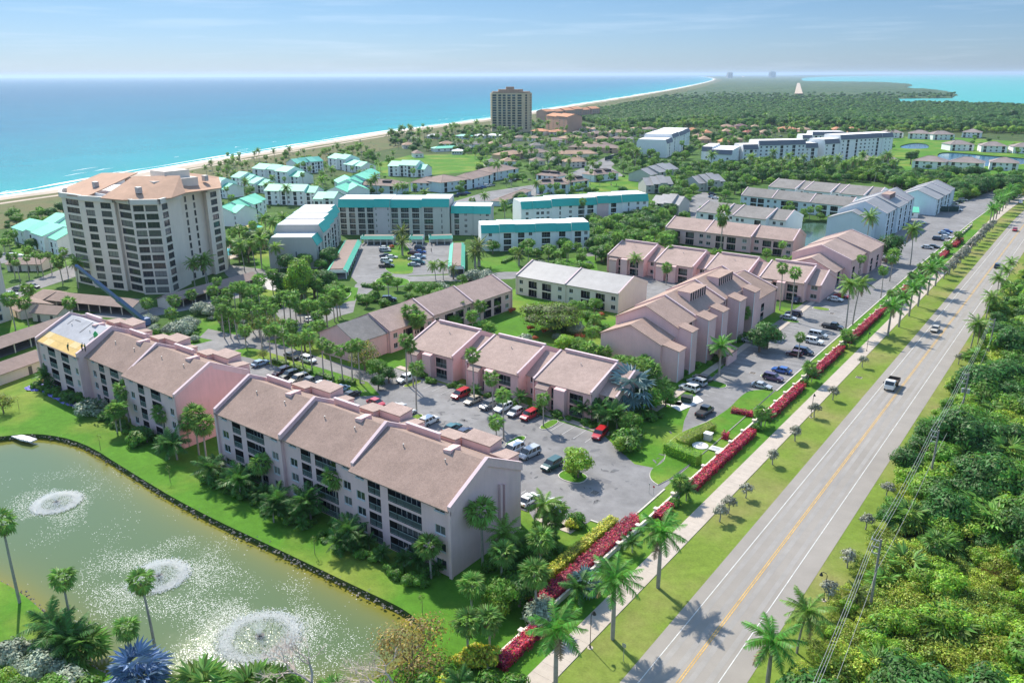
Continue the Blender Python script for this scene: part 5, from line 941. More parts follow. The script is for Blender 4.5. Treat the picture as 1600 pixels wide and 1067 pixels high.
# ------------------------------------------------------------------ plants: a few grown meshes of every kind, copied for each plant
def frond(mb, L, rise, droop, n=11, wl=.55, mi=0, tw=0., rs=None, width=.07):
    "feather frond along +x from the origin"
    r = rs or RN; pts = []
    for i in range(n + 1):
        t = i / n; pts.append(Vector((L * (t - .12*t*t*droop), 0, rise * t * 1.6 - droop * L * .62 * t * t)))
    for i in range(1, n + 1):
        p = pts[i]; d = (pts[i] - pts[i-1]).normalized(); up = Vector((-d.z, 0, d.x)); t = i / n; ln = wl * (sin(pi * min(1, t * .86 + .13)) ** .6) * r.uniform(.85, 1.1)
        for sd in (1, -1):
            a = r.uniform(.5, .75); out = (Vector((0, sd, 0)) * cos(.35) + d * a - up * r.uniform(.25, .7)).normalized()
            q = d * (L / n * .72); tip = p + out * ln; mb.add([p - q * .75, p + q * .75, tip + q * .15, tip - q * .25], [(0, 1, 2, 3)], mi)
    for a, b in zip(pts, pts[1:]): mb.add([a + Vector((0, .025, 0)), b + Vector((0, .015, 0)), b - Vector((0, .015, 0)), a - Vector((0, .025, 0))], [(0, 1, 2, 3)], mi)
def fanleaf(mb, L, R, blades=9, mi=0, rs=None, droop=.3):
    r = rs or RN; c = Vector((L, 0, -droop * L * .35)); mb.add([(0,.03,0),(0,-.03,0),tuple(c)], [(0,1,2)], mi)
    for k in range(blades):
        a = (k / (blades - 1) - .5) * 3.9; w = R * 1.9 / blades
        d = Vector((cos(a), sin(a), -.25 - droop * .5 + r.uniform(-.1, .1))).normalized(); s = Vector((-sin(a), cos(a), 0)) * w * .62; R_ = R * r.uniform(.85, 1.08)
        m = c + d * R_ * .58; e = c + d * R_ - Vector((0, 0, R * .16 * r.uniform(.5, 1.6)))
        mb.add([c, m - s, e, m + s], [(0, 1, 2), (0, 2, 3)], mi)
def rotpl(src, dst, yaw, pitch, off, roll=0.):
    M = Matrix.Translation(off) @ Matrix.Rotation(yaw, 4, 'Z') @ Matrix.Rotation(-pitch, 4, 'Y') @ Matrix.Rotation(roll, 4, 'X'); o = len(dst.v)
    dst.v.extend([tuple(M @ Vector(p)) for p in src.v]); dst.f.extend([tuple(i + o for i in f) for f in src.f]); dst.m.extend(src.m)
def trunk_mb(h, r0, r1, bulge=0., lean=(0, 0), n=7, k=6, mi=0):
    mb = MB(); pts = []; rad = []
    for i in range(k + 1):
        t = i / k; pts.append((lean[0] * t * t, lean[1] * t * t, h * t)); rad.append(r0 + (r1 - r0) * t + bulge * sin(pi * t) * .5)
    pts.insert(0, (0, 0, -.1)); rad.insert(0, r0 * 1.35); mb.tube(pts, rad, n, mi); return mb
def lump(mb, c, r, mi=0, sub=1, k=.25, sq=(1, 1, 1)):
    import bmesh
    key = ('ico', sub)
    if key not in _cache:
        bm = bmesh.new(); bmesh.ops.create_icosphere(bm, subdivisions=sub, radius=1); _cache[key] = ([tuple(v.co) for v in bm.verts], [tuple(v.index for v in f.verts) for f in bm.faces]); bm.free()
    vs, fs = _cache[key]; s = RN.uniform(0, 99)
    mb.add([(c[0] + x*r*sq[0]*(1 + k*noise.noise((x*1.7+s, y*1.7, z*1.7))), c[1] + y*r*sq[1]*(1 + k*noise.noise((x*1.7+s, y*1.7, z*1.7))), c[2] + z*r*sq[2]*(1 + k*noise.noise((x*1.7+s, y*1.7, z*1.7)))) for x, y, z in vs], fs, mi)
def leaves(mb, lobes, n, size, mi=0, shell=.78, flat=.5, mis=None, rs=None):
    "leaf-sized faces spread through ellipsoid lobes"
    r = rs or RN; wts = [l[1] ** 2 for l in lobes]; tot = sum(wts)
    for (c, R, sq), w in zip(lobes, wts):
        for _ in range(int(n * w / tot)):
            d = Vector((r.gauss(0, 1), r.gauss(0, 1), r.gauss(0, 1))).normalized()
            if d.z < -.35 and r.random() < .6: d.z = -d.z
            k = R * (shell + (1.06 - shell) * r.random() ** .6) * (1 + .22 * noise.noise(d * 2.2 + Vector(c)))
            p = Vector((c[0] + d.x * k * sq[0], c[1] + d.y * k * sq[1], c[2] + d.z * k * sq[2]))
            nn = (d + Vector((r.uniform(-1, 1), r.uniform(-1, 1), r.uniform(-.4, 1))) * flat).normalized(); a = nn.orthogonal().normalized(); b = nn.cross(a); th = r.uniform(0, 6.28); a, b = a * cos(th) + b * sin(th), b * cos(th) - a * sin(th)
            s = size * r.uniform(.6, 1.35); mm = mi if mis is None or r.random() < .7 else r.choice(mis)
            mb.add([p - a*s, p + b*s*.5, p + a*s + nn*s*.15, p - b*s*.5], [(0, 1, 2, 3)], mm)
SPEC = {}
def spec(kind, variants): SPEC[kind] = variants
def palm_crown(kind, L, n, mats, near, up_=.95, lo=-.75, rs=None, **k):
    r = rs or RN; mb = MB(); fr = []
    for i in range(n):
        t = (i + .5) / n; yaw = i * 2.39996 + r.uniform(-.2, .2); pitch = up_ + (lo - up_) * t + r.uniform(-.12, .12); f = MB(); LL = L * r.uniform(.88, 1.08)
        if kind == 'feather': frond(f, LL, .15, k.get('droop', .42) + .25 * t, 26 if near else 12, k.get('wl', .62), 1 if (k.get('dead') and t > .93) else 0, rs=r)
        else: fanleaf(f, LL * .55, LL * .55, 11 if near else 7, 1 if (k.get('dead') and t > .9) else 0, r, k.get('droop', .3))
        rotpl(f, mb, yaw, pitch, Vector((0, 0, 0)), r.uniform(-.35, .35)); fr.append((f, yaw, pitch))
    return mb, fr
def make_palm(kind, h, L, n, leafm, deadm=None, r0=.22, r1=.14, bulge=.0, shaft=0., lean=0., near=False, **k):
    out = []
    for v in range(3):
        rs = random.Random(hash((kind, v)) % 999 if False else v * 7 + len(kind)); la = rs.uniform(0, 6.28); ln = (lean * cos(la), lean * sin(la))
        tb = trunk_mb(h - shaft, r0, r1, bulge, ln, mi=0)
        if shaft: tb.tube([(ln[0], ln[1], h - shaft), (ln[0], ln[1], h - .1)], [r1 * 1.25, r1 * .8], 7, 1)
        cb, fr = palm_crown(kind.split('_')[0], L, n, None, near, dead=deadm is not None, rs=rs, **k)
        if kind.startswith('fan') and k.get('boot', True): lump(tb, (ln[0], ln[1], h - .35), r1 * 1.9, 0, 1)
        mats = [leafm, deadm or leafm]
        out.append(dict(trunk=tb.mesh('trunk', [BARKG if k.get('grey', True) else BARK, SHAFT]), crown=cb.mesh('crown', mats), top=(ln[0], ln[1], h), fr=fr, mats=mats))
        j = MB(); j.v = list(tb.v); j.f = list(tb.f); j.m = [2 if m == 0 else 3 for m in tb.m]; o = len(j.v); j.v += [(x + ln[0], y + ln[1], z + h) for x, y, z in cb.v]; j.f += [tuple(i + o for i in f) for f in cb.f]; j.m += cb.m
        out[-1]['joined'] = j.mesh(kind + '_tree', mats + [BARKG, SHAFT])
    return out
spec('royal', make_palm('feather_royal', 8.0, 3.9, 22, G_ROYAL, G_DEADP, .27, .17, .12, 1.3, near=True, wl=1.0, droop=.42, up_=1.15, lo=-.55))
spec('coconut', make_palm('feather_coco', 10.5, 4.0, 24, G_COCO, G_DEADP, .2, .13, 0, 0, .9, near=True, wl=.95, droop=.55, up_=1.1, lo=-.8))
spec('areca', make_palm('feather_areca', 2.2, 2.5, 18, G_DARK, None, .12, .08, 0, 0, .2, near=True, wl=.8, droop=.5, up_=1.25, lo=-.2))
spec('date', make_palm('feather_date', 4.2, 3.1, 30, G_OLIVE, None, .35, .3, 0, 0, 0, near=False, wl=.45, droop=.45, up_=1.3, lo=-.8, grey=False))
spec('sabal', make_palm('fan_sabal', 6.0, 2.2, 34, G_SABAL, G_DEADP, .17, .15, 0, 0, .25, near=True, up_=1.35, lo=-1.0, droop=.45))
spec('washington', make_palm('fan_wash', 10.0, 1.9, 28, G_SABAL, G_DEADP, .2, .12, 0, 0, .4, near=True, up_=1.3, lo=-1.15, droop=.35))
spec('bismarck', make_palm('fan_bism', 3.4, 3.6, 24, G_BISM, None, .25, .22, 0, 0, 0, near=True, up_=1.3, lo=-.6, droop=.2))
spec('bluepalm', make_palm('fan_blue', 3.4, 3.6, 26, G_BLUE, None, .25, .22, 0, 0, 0, near=True, up_=1.3, lo=-.6, droop=.2))
spec('palmetto', make_palm('fan_palmetto', 1.2, 2.6, 22, G_SABAL, None, .12, .1, 0, 0, 0, near=True, up_=1.35, lo=-.1, droop=.3))
def make_tree(kind, h, R, leafm, n=1500, size=.26, lobn=7, trunk_r=.2, sq=.8, core=True, mats=None, bark=None, spread=.55, limbs=5, low=.35, nv=3, shell=.78):
    out = []
    for v in range(nv):
        rs = random.Random(v * 31 + len(kind) * 7 + int(h * 10)); lobes = [((0, 0, h - R * sq * .9), R * .62, (1, 1, sq))]
        for i in range(lobn):
            a = i * 2.4 + rs.uniform(-.4, .4); d = R * spread * rs.uniform(.7, 1.15); lobes.append(((d * cos(a), d * sin(a), h - R * sq * rs.uniform(.75, 1.45)), R * rs.uniform(.34, .5), (1, 1, sq * rs.uniform(.8, 1.1))))
        tb = MB(); zt = h - R * sq * 1.5; tb.tube([(0, 0, -.1), (rs.uniform(-.1, .1), rs.uniform(-.1, .1), max(.3, zt * .5)), (0, 0, max(.6, zt))], [trunk_r * 1.3, trunk_r, trunk_r * .8], 6)
        for c, r_, _ in lobes[1:1 + limbs]: tb.tube([(0, 0, max(.4, zt * .8)), (c[0] * .55, c[1] * .55, (zt + c[2]) / 2), (c[0] * .9, c[1] * .9, c[2])], [trunk_r * .6, trunk_r * .35, trunk_r * .15], 5)
        cb = MB(); leaves(cb, lobes, n, size, 0, shell, rs=rs, mis=list(range(1, len(mats or [0]))) or None)
        if core:
            for c, r_, s_ in lobes: lump(cb, c, r_ * .72, 0, 1, .3, s_)
        M_ = mats or [leafm]; bk = bark or BARK
        d = dict(trunk=tb.mesh('trunk', [bk]), crown=cb.mesh('crown', M_), top=(0, 0, 0)); j = MB(); j.v = list(tb.v) + list(cb.v); o = len(tb.v); j.f = list(tb.f) + [tuple(i + o for i in f) for f in cb.f]; j.m = [len(M_)] * len(tb.f) + cb.m
        d['joined'] = j.mesh(kind + '_tree', M_ + [bk]); out.append(d)
    spec(kind, out)
make_tree('broad', 6.5, 3.4, G_TREE, 1700, .24); make_tree('dark', 7.5, 3.8, G_DARK, 2000, .26, 9, .3); make_tree('lime', 5.5, 3.0, G_LIME, 1700, .22, mats=[G_LIME, G_TREE])
make_tree('olive', 8, 8.0, G_OLIVE, 5200, .30, 15, .4, .38, mats=[G_OLIVE, G_TREE, G_LIME], spread=.62); make_tree('orange', 8, 4.0, G_ORANGE, 1900, .2, 9, .2, .95, core=False, mats=[G_OLIVE, G_ORANGE, G_LIME], shell=.4)
make_tree('button', 3.0, 1.35, G_BUTTON, 620, .15, 5, .09, .75, core=False, shell=.2, bark=BARKG); make_tree('silver', 2.4, 1.9, G_SILVER, 1100, .16, 6, .1, .75)
make_tree('bush', 2.0, 1.5, G_TREE, 800, .17, 5, .08, .75, mats=[G_TREE, G_DARK]); make_tree('flame', 2.6, 1.7, G_FLAME, 800, .18, 6, .1, .7, mats=[G_FLAME, G_TREE]); make_tree('croton', 1.8, 1.3, G_YEL, 800, .16, 5, .06, .8, mats=[G_YEL, G_LIME])
make_tree('tall', 16, 5.6, G_DARK, 5200, .34, 14, .45, 1.25, mats=[G_LIME, G_TREE, G_DARK], spread=.5); make_tree('rust', 7.0, 5.2, G_RUST, 3000, .17, 11, .22, .8, core=False, mats=[G_RUST, G_OLIVE, G_ORANGE], shell=.35)
make_tree('mang', 4.0, 2.5, G_MANG, 1250, .17, 10, .1, .62, core=False, spread=.78, shell=.35, mats=[G_MANG, G_MANG2, G_DARK]); make_tree('mangl', 4.4, 2.6, G_MANG2, 1250, .17, 10, .1, .66, core=False, spread=.8, shell=.35, mats=[G_MANG2, G_LIME, G_MANG]); make_tree('cypress', 10, 2.0, G_DARK, 900, .3, 6, .2, 2.2, spread=.2)
# leafless tree
def bare(h, seed):
    rs = random.Random(seed); mb = MB()
    def grow(p, d, L, r, k):
        e = p + d * L + Vector((rs.uniform(-.1, .1), rs.uniform(-.1, .1), 0)) * L; mb.tube([p, (p + e) / 2 + Vector((rs.uniform(-.06, .06), rs.uniform(-.06, .06), 0)) * L, e], [r, r * .8, r * .62], 5 if k > 2 else 3, 0, False)
        if k == 0: return
        for _ in range(3 if k > 1 else 4):
            nd = (d + Vector((rs.uniform(-1, 1), rs.uniform(-1, 1), rs.uniform(-.25, .55))) * .85).normalized(); grow(e, nd, L * rs.uniform(.62, .85), r * .58, k - 1)
    grow(Vector((0, 0, 0)), Vector((0, 0, 1)), h * .22, .16, 5); return mb
TWIG = mat('twigs', (.50, .42, .36), .9, .1, 2.)
b_ = bare(8.5, 5); SPEC['bare'] = [dict(trunk=b_.mesh('branches', [TWIG]), crown=None, top=(0, 0, 0), joined=b_.mesh('bare_tree', [TWIG]))]

NAMES = dict(royal=('royal_palm', 'royal palm', 'palm tree'), coconut=('coconut_palm', 'coconut palm', 'palm tree'), areca=('feather_palm_clump', 'low feather palm clump', 'palm'), date=('date_palm', 'bushy date palm', 'palm tree'), sabal=('fan_palm', 'fan palm', 'palm tree'),
    washington=('tall_fan_palm', 'tall slender fan palm', 'palm tree'), bismarck=('silver_palm', 'silver-blue fan palm', 'palm tree'), bluepalm=('silver_palm', 'bright blue fan palm', 'palm tree'), palmetto=('palmetto', 'low palmetto', 'palm'), broad=('broadleaf_tree', 'round green tree', 'tree'), dark=('broadleaf_tree', 'dark green tree', 'tree'),
    lime=('broadleaf_tree', 'yellow-green tree', 'tree'), olive=('spreading_tree', 'wide olive-green tree', 'tree'), orange=('autumn_tree', 'orange-tinged tree', 'tree'), button=('buttonwood_tree', 'small grey-leaved tree', 'tree'), silver=('silver_shrub', 'silver-green shrub', 'shrub'), bush=('shrub', 'green shrub', 'shrub'),
    flame=('flowering_tree', 'red flowering tree', 'tree'), croton=('croton_shrub', 'yellow croton shrub', 'shrub'), tall=('tall_tree', 'tall dense green tree', 'tree'), rust=('rusty_tree', 'thin rust-brown tree', 'tree'), bare=('bare_tree', 'bare branching tree', 'tree'), mang=('thicket_tree', 'rounded thicket tree', 'tree'), mangl=('thicket_tree', 'light green thicket tree', 'tree'), cypress=('cypress_tree', 'dark column-shaped tree', 'tree'))
HT_ = dict(royal=8., coconut=10.5, areca=3.2, date=4.6, sabal=6., washington=10., bismarck=4.6, bluepalm=4.6, palmetto=2.9, broad=6.5, dark=7.5, lime=5.5, olive=8., orange=8., button=3., silver=2.4, bush=2., flame=2.6, croton=1.8, tall=16., rust=7., bare=8.5, mang=4., mangl=4.4, cypress=10.)
AUTO = []                       # plants and cars that still need a label: (object, kind words, category)
PLANTED = []
FARP = []
def plant(kind, x, y, sc=1., label=None, z=0., fronds=False, hs=1.):
    if label is None and kind in ('broad', 'dark', 'lime', 'bush', 'coconut', 'sabal', 'washington', 'silver') and hypot(x, y) > (400 if kind in ('broad', 'dark', 'lime') else 480):
        FARP.append((x, y, z - .2, sc, kind)); PLANTED.append((x, y)); return None
    v = RN.randrange(len(SPEC[kind])); d = SPEC[kind][v]; dist = hypot(x, y); rz = RN.uniform(0, 6.28); nm, words, cat = NAMES[kind]; PLANTED.append((x, y)); s3 = (sc, sc, sc * hs); palm = kind in ('royal', 'coconut', 'sabal', 'washington'); cs = sc ** .35 * .97 if palm else 1.
    if palm: s3 = (cs, cs, sc)
    if dist > 270 or kind in ('bush', 'croton', 'silver', 'mang', 'mangl', 'areca', 'palmetto') and dist > 180:
        o = ob(nm, d['joined'], None, (x, y, z), rz, s3)
    else:
        o = ob(nm, None, None, (x, y, z), rz, s3 if not palm else 1.); tr_ = ob('trunk' if kind != 'bare' else 'branches', d['trunk'], o); top = Vector(d['top'])
        if palm: tr_.scale = (cs, cs, sc); top = Vector((top.x * cs, top.y * cs, top.z * sc))
        if fronds:
            if 'fm' not in d: d['fm'] = [(f.mesh('frond', d['mats']), a, b) for f, a, b in d['fr']]
            for m, a, b in d['fm']:
                f = ob('frond', m, o, top); f.rotation_euler = (0, -b, a); f.scale = (cs, cs, cs)
        elif d['crown']: ob('crown', d['crown'], o, top, 0, cs)
    o['category'] = cat
    if label: o['label'] = label
    else: AUTO.append((o, words, nm))
    return o
def cr(kind, u, v, h, label=None, **k):             # crown centre seen at this pixel, h metres up
    p = at(u, v, h * .93); return plant(kind, p.x, p.y, h / HT_[kind] if 'sc' not in k else k.pop('sc'), label, **k)
def bs(kind, u, v, h, label=None, **k): p = at(u, v); return plant(kind, p.x, p.y, h / HT_[kind], label, **k)
# roadside royal palms
for u, v, h, l in [(868,1075,8.2,'royal palm at the bottom edge of the photo beside the footpath'), (957,998,8.9,'royal palm by the footpath with its shadow reaching the white road line'), (1028,918,8.9,'third royal palm up the footpath, its shadow star-shaped on the road')]: bs('royal', u, v, h, l, fronds=True)
for p in [(1387,525),(1404,511),(1420,494),(1434,479),(1449,461),(1461,447),(1546,351),(1551,348),(1556,343),(1561,335),(1566,331),(1571,326),(1574,322),(1577,318)]: bs('royal', p[0], p[1], RN.uniform(7.4, 8.8))
for p in [(1245,1020,6.6),(1197,1085,7.4),(1516,548,7.5),(1526,545,6.),(1540,500,7.),(1556,470,7.5),(1563,452,7),(1572,436,6.5)]: bs('coconut' if p[0] != 1197 else 'royal', *p, fronds=p[0] < 1300)
for p in [(1207,726),(1242,689),(1272,652),(1301,625),(1347,574),(1124,815),(1165,778),(1138,802),(1324,887),(1352,827),(1435,690),(1497,570),(1294,940),(1385,778)]: bs('button', p[0], p[1], RN.uniform(3.0, 3.8))
for i in range(16): y = 302 + i * 7.6; plant('button', -40.3 + bend(y) + RN.uniform(-.5, .5), y, RN.uniform(1.5, 1.9))
# palms of the near car park and drives
for p in [(849,667,6.3,'washington'),(636,602,11,'washington'),(646,605,10,'washington'),(741,630,11,'washington'),(771,660,9.5,'washington'),(787,687,9.5,'washington'),(776,716,7.5,'washington'),(651,645,10,'washington'),(1218,485,13,'washington'),(1235,501,14,'washington'),(1320,523,14,'coconut'),(1332,508,12.5,'coconut'),(1376,466,9,'washington'),(1422,415,13.5,'coconut'),(1219,420,9,'washington'),(1270,457,6,'sabal'),(1313,409,7,'sabal'),(1123,587,7.5,'royal'),(1187,634,5,'washington'),(1095,559,8,'sabal'),(1037,586,6.5,'sabal'),(1160,522,6,'sabal'),(1247,560,5.5,'washington'),(1352,392,14,'coconut'),(1340,445,9,'washington'),(1390,440,9,'sabal')]:
    if p[:2] == (1187,634): continue
    bs(p[3], p[0], p[1], p[2])
for u, v in [(411,558),(424,572),(434,568),(448,572),(460,577),(474,580),(488,582),(506,592),(520,595),(536,599),(551,599),(563,599)]: bs('washington', u, v, RN.uniform(7.8, 9.6))
for u, v in [(351,529),(361,529),(371,530),(383,531),(407,532),(433,528),(396,520),(420,518),(343,505),(455,508),(445,500),(463,500),(523,503),(511,512)]: bs('washington' if u < 440 else 'sabal', u, v, RN.uniform(6.5, 8.6))
# beside the two pond buildings
for k, u, v, h in [('areca',325,722,4.2),('areca',372,742,4.4),('areca',388,735,3.4),('areca',432,772,4.2),('areca',425,790,3.2),('areca',482,772,4.8),('areca',470,790,3.4),('areca',540,820,4.2),('areca',527,838,3.2),('areca',556,832,3),
    ('sabal',303,652,8.2),('sabal',316,668,7),('sabal',440,712,6.2),('sabal',408,727,5.4),('sabal',523,748,7.4),('sabal',672,857,5.2),('sabal',753,805,9),('coconut',792,832,6),('areca',800,850,4.4),('areca',822,862,4),('coconut',848,795,6.5),('sabal',868,800,5),
    ('sabal',783,868,5.5),('sabal',844,848,5.8),('sabal',736,918,4.6),('sabal',838,900,6.2),('sabal',730,978,5.0),('sabal',765,972,4.8),('broad',782,905,5),('lime',775,922,4.2),('bush',800,890,3.4),('dark',812,905,4.5),('silver',842,938,3.4),('croton',733,1012,2.6),('croton',722,1020,2.4),('croton',745,1005,2.4),('croton',762,1010,2.6),('croton',690,1058,2.4),('bush',700,1040,2.6),('bush',665,1052,3.),('bush',760,1050,3),('areca',720,1062,2.8),('bush',800,1055,3.),
    ('sabal',136,566,8.6),('sabal',194,612,7.2),('sabal',252,648,6.0),('areca',70,582,4.),('silver',138,622,4.2),('sabal',184,640,5),('sabal',178,645,4.6),('areca',272,685,4.6),('areca',260,690,3.8),('bush',120,612,3),('bush',104,608,2.8),('bush',212,672,3.4),('bush',222,668,2.6),('sabal',290,660,5.4),
    ('orange',-2,610,5.5),('washington',97,908,8.5),('washington',225,915,9.4),('washington',195,985,7),('washington',4,828,12),('areca',110,985,4.6),('areca',90,975,4.4),('areca',75,962,4.6),('palmetto',112,998,3.4),('palmetto',130,992,3.6),('bluepalm',214,1040,4.6),('bluepalm',222,1062,3.8),('palmetto',312,1052,4.2),('palmetto',328,1062,3.6),('palmetto',392,1060,4.2),('palmetto',420,1058,3.4),('palmetto',370,1066,3.2),('silver',15,1000,3.4),('silver',60,1015,4),('silver',35,1035,3),('broad',20,1060,4.5),('lime',5,1045,4),('broad',70,1062,5),('silver',95,1050,4),('bush',130,1060,3.4),
    ('bush',460,1062,2.6),('bush',500,1068,2.6),('palmetto',520,1068,2.6)]:
    cr(k, u, v, h, fronds=(k == 'washington' and u < 240))
cr('rust', 640, 968, 7.6, 'rust-brown thin-leaved tree leaning over the near corner of the pond')
for _u, _v, _h, _l in [(492, 1088, 9.5, 'bare pale-branched tree in front of the pond, left of the rusty one'), (618, 1092, 9., 'bare pale-branched tree at the foot of the rusty tree')]:
    _o = bs('bare', _u, _v, _h, _l); _o.scale = (_o.scale.x * 1.9, _o.scale.y * 1.9, _o.scale.z * 1.0)
# trees one can name
cr('olive', 862, 474, 8.5, 'wide spreading olive-green tree in the courtyard lawn'); cr('lime', 882, 522, 5.6, 'bright yellow-green tree below the wide courtyard tree'); cr('lime', 904, 708, 5.2, 'round yellow-olive tree on the kerbed island in the near car park', sc=1.15)
cr('dark', 1202, 502, 8, 'dark round tree at the north end of the tall pink block'); cr('dark', 1190, 512, 7, 'smaller dark tree leaning on the tall pink block'); cr('dark', 1390, 374, 9.5, 'big dark round tree shading the far car park', sc=1.6)
cr('tall', 464, 400, 15, 'tall dense tree with a bright green top beside the stepped hotel wing'); cr('dark', 440, 425, 8); cr('dark', 488, 425, 9); cr('dark', 505, 420, 9); cr('dark', 452, 430, 7); cr('orange', 567, 530, 8.5, 'orange-tinged tree at the end of the long tan roof'); cr('broad', 590, 560, 5.5); cr('dark', 606, 572, 4.5); cr('dark', 590, 585, 4.)
cr('orange', 402, 488, 7, sc=.9); cr('orange', 424, 490, 7, sc=.9); cr('lime', 474, 514, 6.5, sc=1.1); cr('orange', 410, 545, 3, sc=.4)
for k, u, v, h in [('silver',230,489,4),('silver',282,500,4.6),('silver',292,492,4.6),('silver',268,502,4),('silver',312,470,4.4),('silver',330,474,4.4),('silver',345,472,4),('silver',218,492,3),('sabal',271,472,6),('bush',245,512,2.6),('broad',270,520,3.),('sabal',375,450,6.5),('sabal',392,455,6.5),('sabal',405,440,8),('broad',410,460,6),('bush',430,460,4),('sabal',424,430,7),('broad',470,470,4),('broad',485,470,4.5),('dark',478,478,4),('sabal',460,430,6.5),('sabal',475,440,6),('sabal',490,432,7),('broad',515,443,6),('sabal',525,462,8),('sabal',510,484,6),('sabal',498,478,5.5),('sabal',468,482,5.5),('sabal',480,478,5.5),('bush',440,448,3.2),('croton',500,424,2.6),('croton',512,430,2.4),('croton',485,424,2.4),
    ('areca',1000,610,4.6),('sabal',1010,578,7.4),('sabal',1020,585,7),('sabal',990,572,6),('broad',1020,605,6),('sabal',953,597,5.6),('areca',935,630,4.4),('areca',950,640,4.4),('areca',965,640,4.6),('areca',925,620,4),('areca',912,632,3.6),('bismarck',986,600,7.0),('bush',975,668,3.4),('bush',985,680,3.6),('lime',970,682,3.4),('bush',990,660,3.4),('bush',1015,640,2.6),
    ('sabal',1120,400,8),('sabal',1130,340,15),('sabal',1042,420,6),('sabal',1048,395,8),('sabal',1020,385,8),('sabal',1012,380,8.5),('coconut',995,405,7),('sabal',963,376,10),('sabal',972,372,10),('date',628,362,7),('date',748,385,8),('date',628,378,6),('washington',912,318,12),('sabal',955,385,5),('date',742,395,6),('broad',770,375,6),('broad',845,362,7),('broad',825,372,7),('broad',858,380,6),('broad',880,370,6),('date',811,398,4.5),('sabal',888,385,6),('sabal',910,402,4.5),('sabal',870,398,4),
    ('coconut',395,383,10),('coconut',405,378,11),('coconut',378,385,10),('coconut',355,380,9),('coconut',300,412,9),('coconut',318,408,10),('coconut',322,415,8),('coconut',116,412,9),('coconut',122,408,8),('sabal',92,410,8),('sabal',15,470,9),('sabal',43,455,8),('sabal',38,475,7),('sabal',107,475,6),('sabal',230,475,4.5),
    ('washington',54,400,7),('washington',26,412,7),('washington',40,405,7),('washington',62,402,7),('washington',76,400,7),('washington',100,395,9),('sabal',18,405,7),
    ('bush',100,548,1.4),('bush',60,602,1.2),('silver',690,440,4),('broad',640,440,5),('broad',660,440,6),('broad',676,440,6.5),('broad',688,448,6),('bush',610,432,3),('broad',620,433,5),('bush',585,455,3.4),('bush',566,458,3.4),('broad',572,462,4),('bush',600,465,3),('sabal',606,437,7),('sabal',590,448,4.5),('bush',640,457,3),('silver',742,418,5),('silver',760,420,5),('broad',722,428,4),('date',708,420,4),('coconut',680,415,5.5),('coconut',692,415,5.5),
    ('sabal',735,458,6),('broad',745,470,5),('sabal',750,480,5.5),('sabal',720,480,5.5),('broad',710,490,5),('sabal',738,495,5),('broad',770,465,5),('sabal',642,490,9),('sabal',655,500,8),('sabal',650,505,7),('broad',700,480,5),('bush',770,520,3),('palmetto',758,505,3.4),('bush',800,525,2.6),
    ('silver',820,520,4),('bush',835,530,3.4),('bush',850,535,3.4),('broad',818,535,4.5),('sabal',920,545,5.6),('sabal',905,540,5),('sabal',925,520,5),('sabal',930,552,5),('bush',895,535,3.4),('flame',905,520,2.2),('flame',870,545,2.2),('flame',800,480,2.),('flame',612,382,2.),('bush',930,500,3.6),('bush',945,505,3.4),('silver',900,500,4),('lime',920,490,3.4),('bush',875,500,3.4),('broad',840,548,4)]:
    cr(k, u, v, h)
# red hedge fence planting: palms between the hedge lengths
for y in (109.5, 146, 176, 207.5, 255, 285, 300, 322, 348, 372): plant('sabal', -47.4 + RN.uniform(-.3, .3), y, RN.uniform(.55, .7)); plant('areca', -46.9, y + 1.2, RN.uniform(.8, 1.)); plant('bush', -47.6, y - 1.4, .8)
for y in (74, 80, 86, 92): plant(('areca', 'bismarck', 'bush', 'palmetto')[int(y) % 4], -46.8, y, .8)
plant('areca', -46.6, 77, 1.1); plant('bismarck', -46.9, 79, .62); plant('sabal', -58, 87.5, .5); plant('bush', -57.2, 93.5, 1.3); plant('croton', -57.6, 92.5, 1.1)
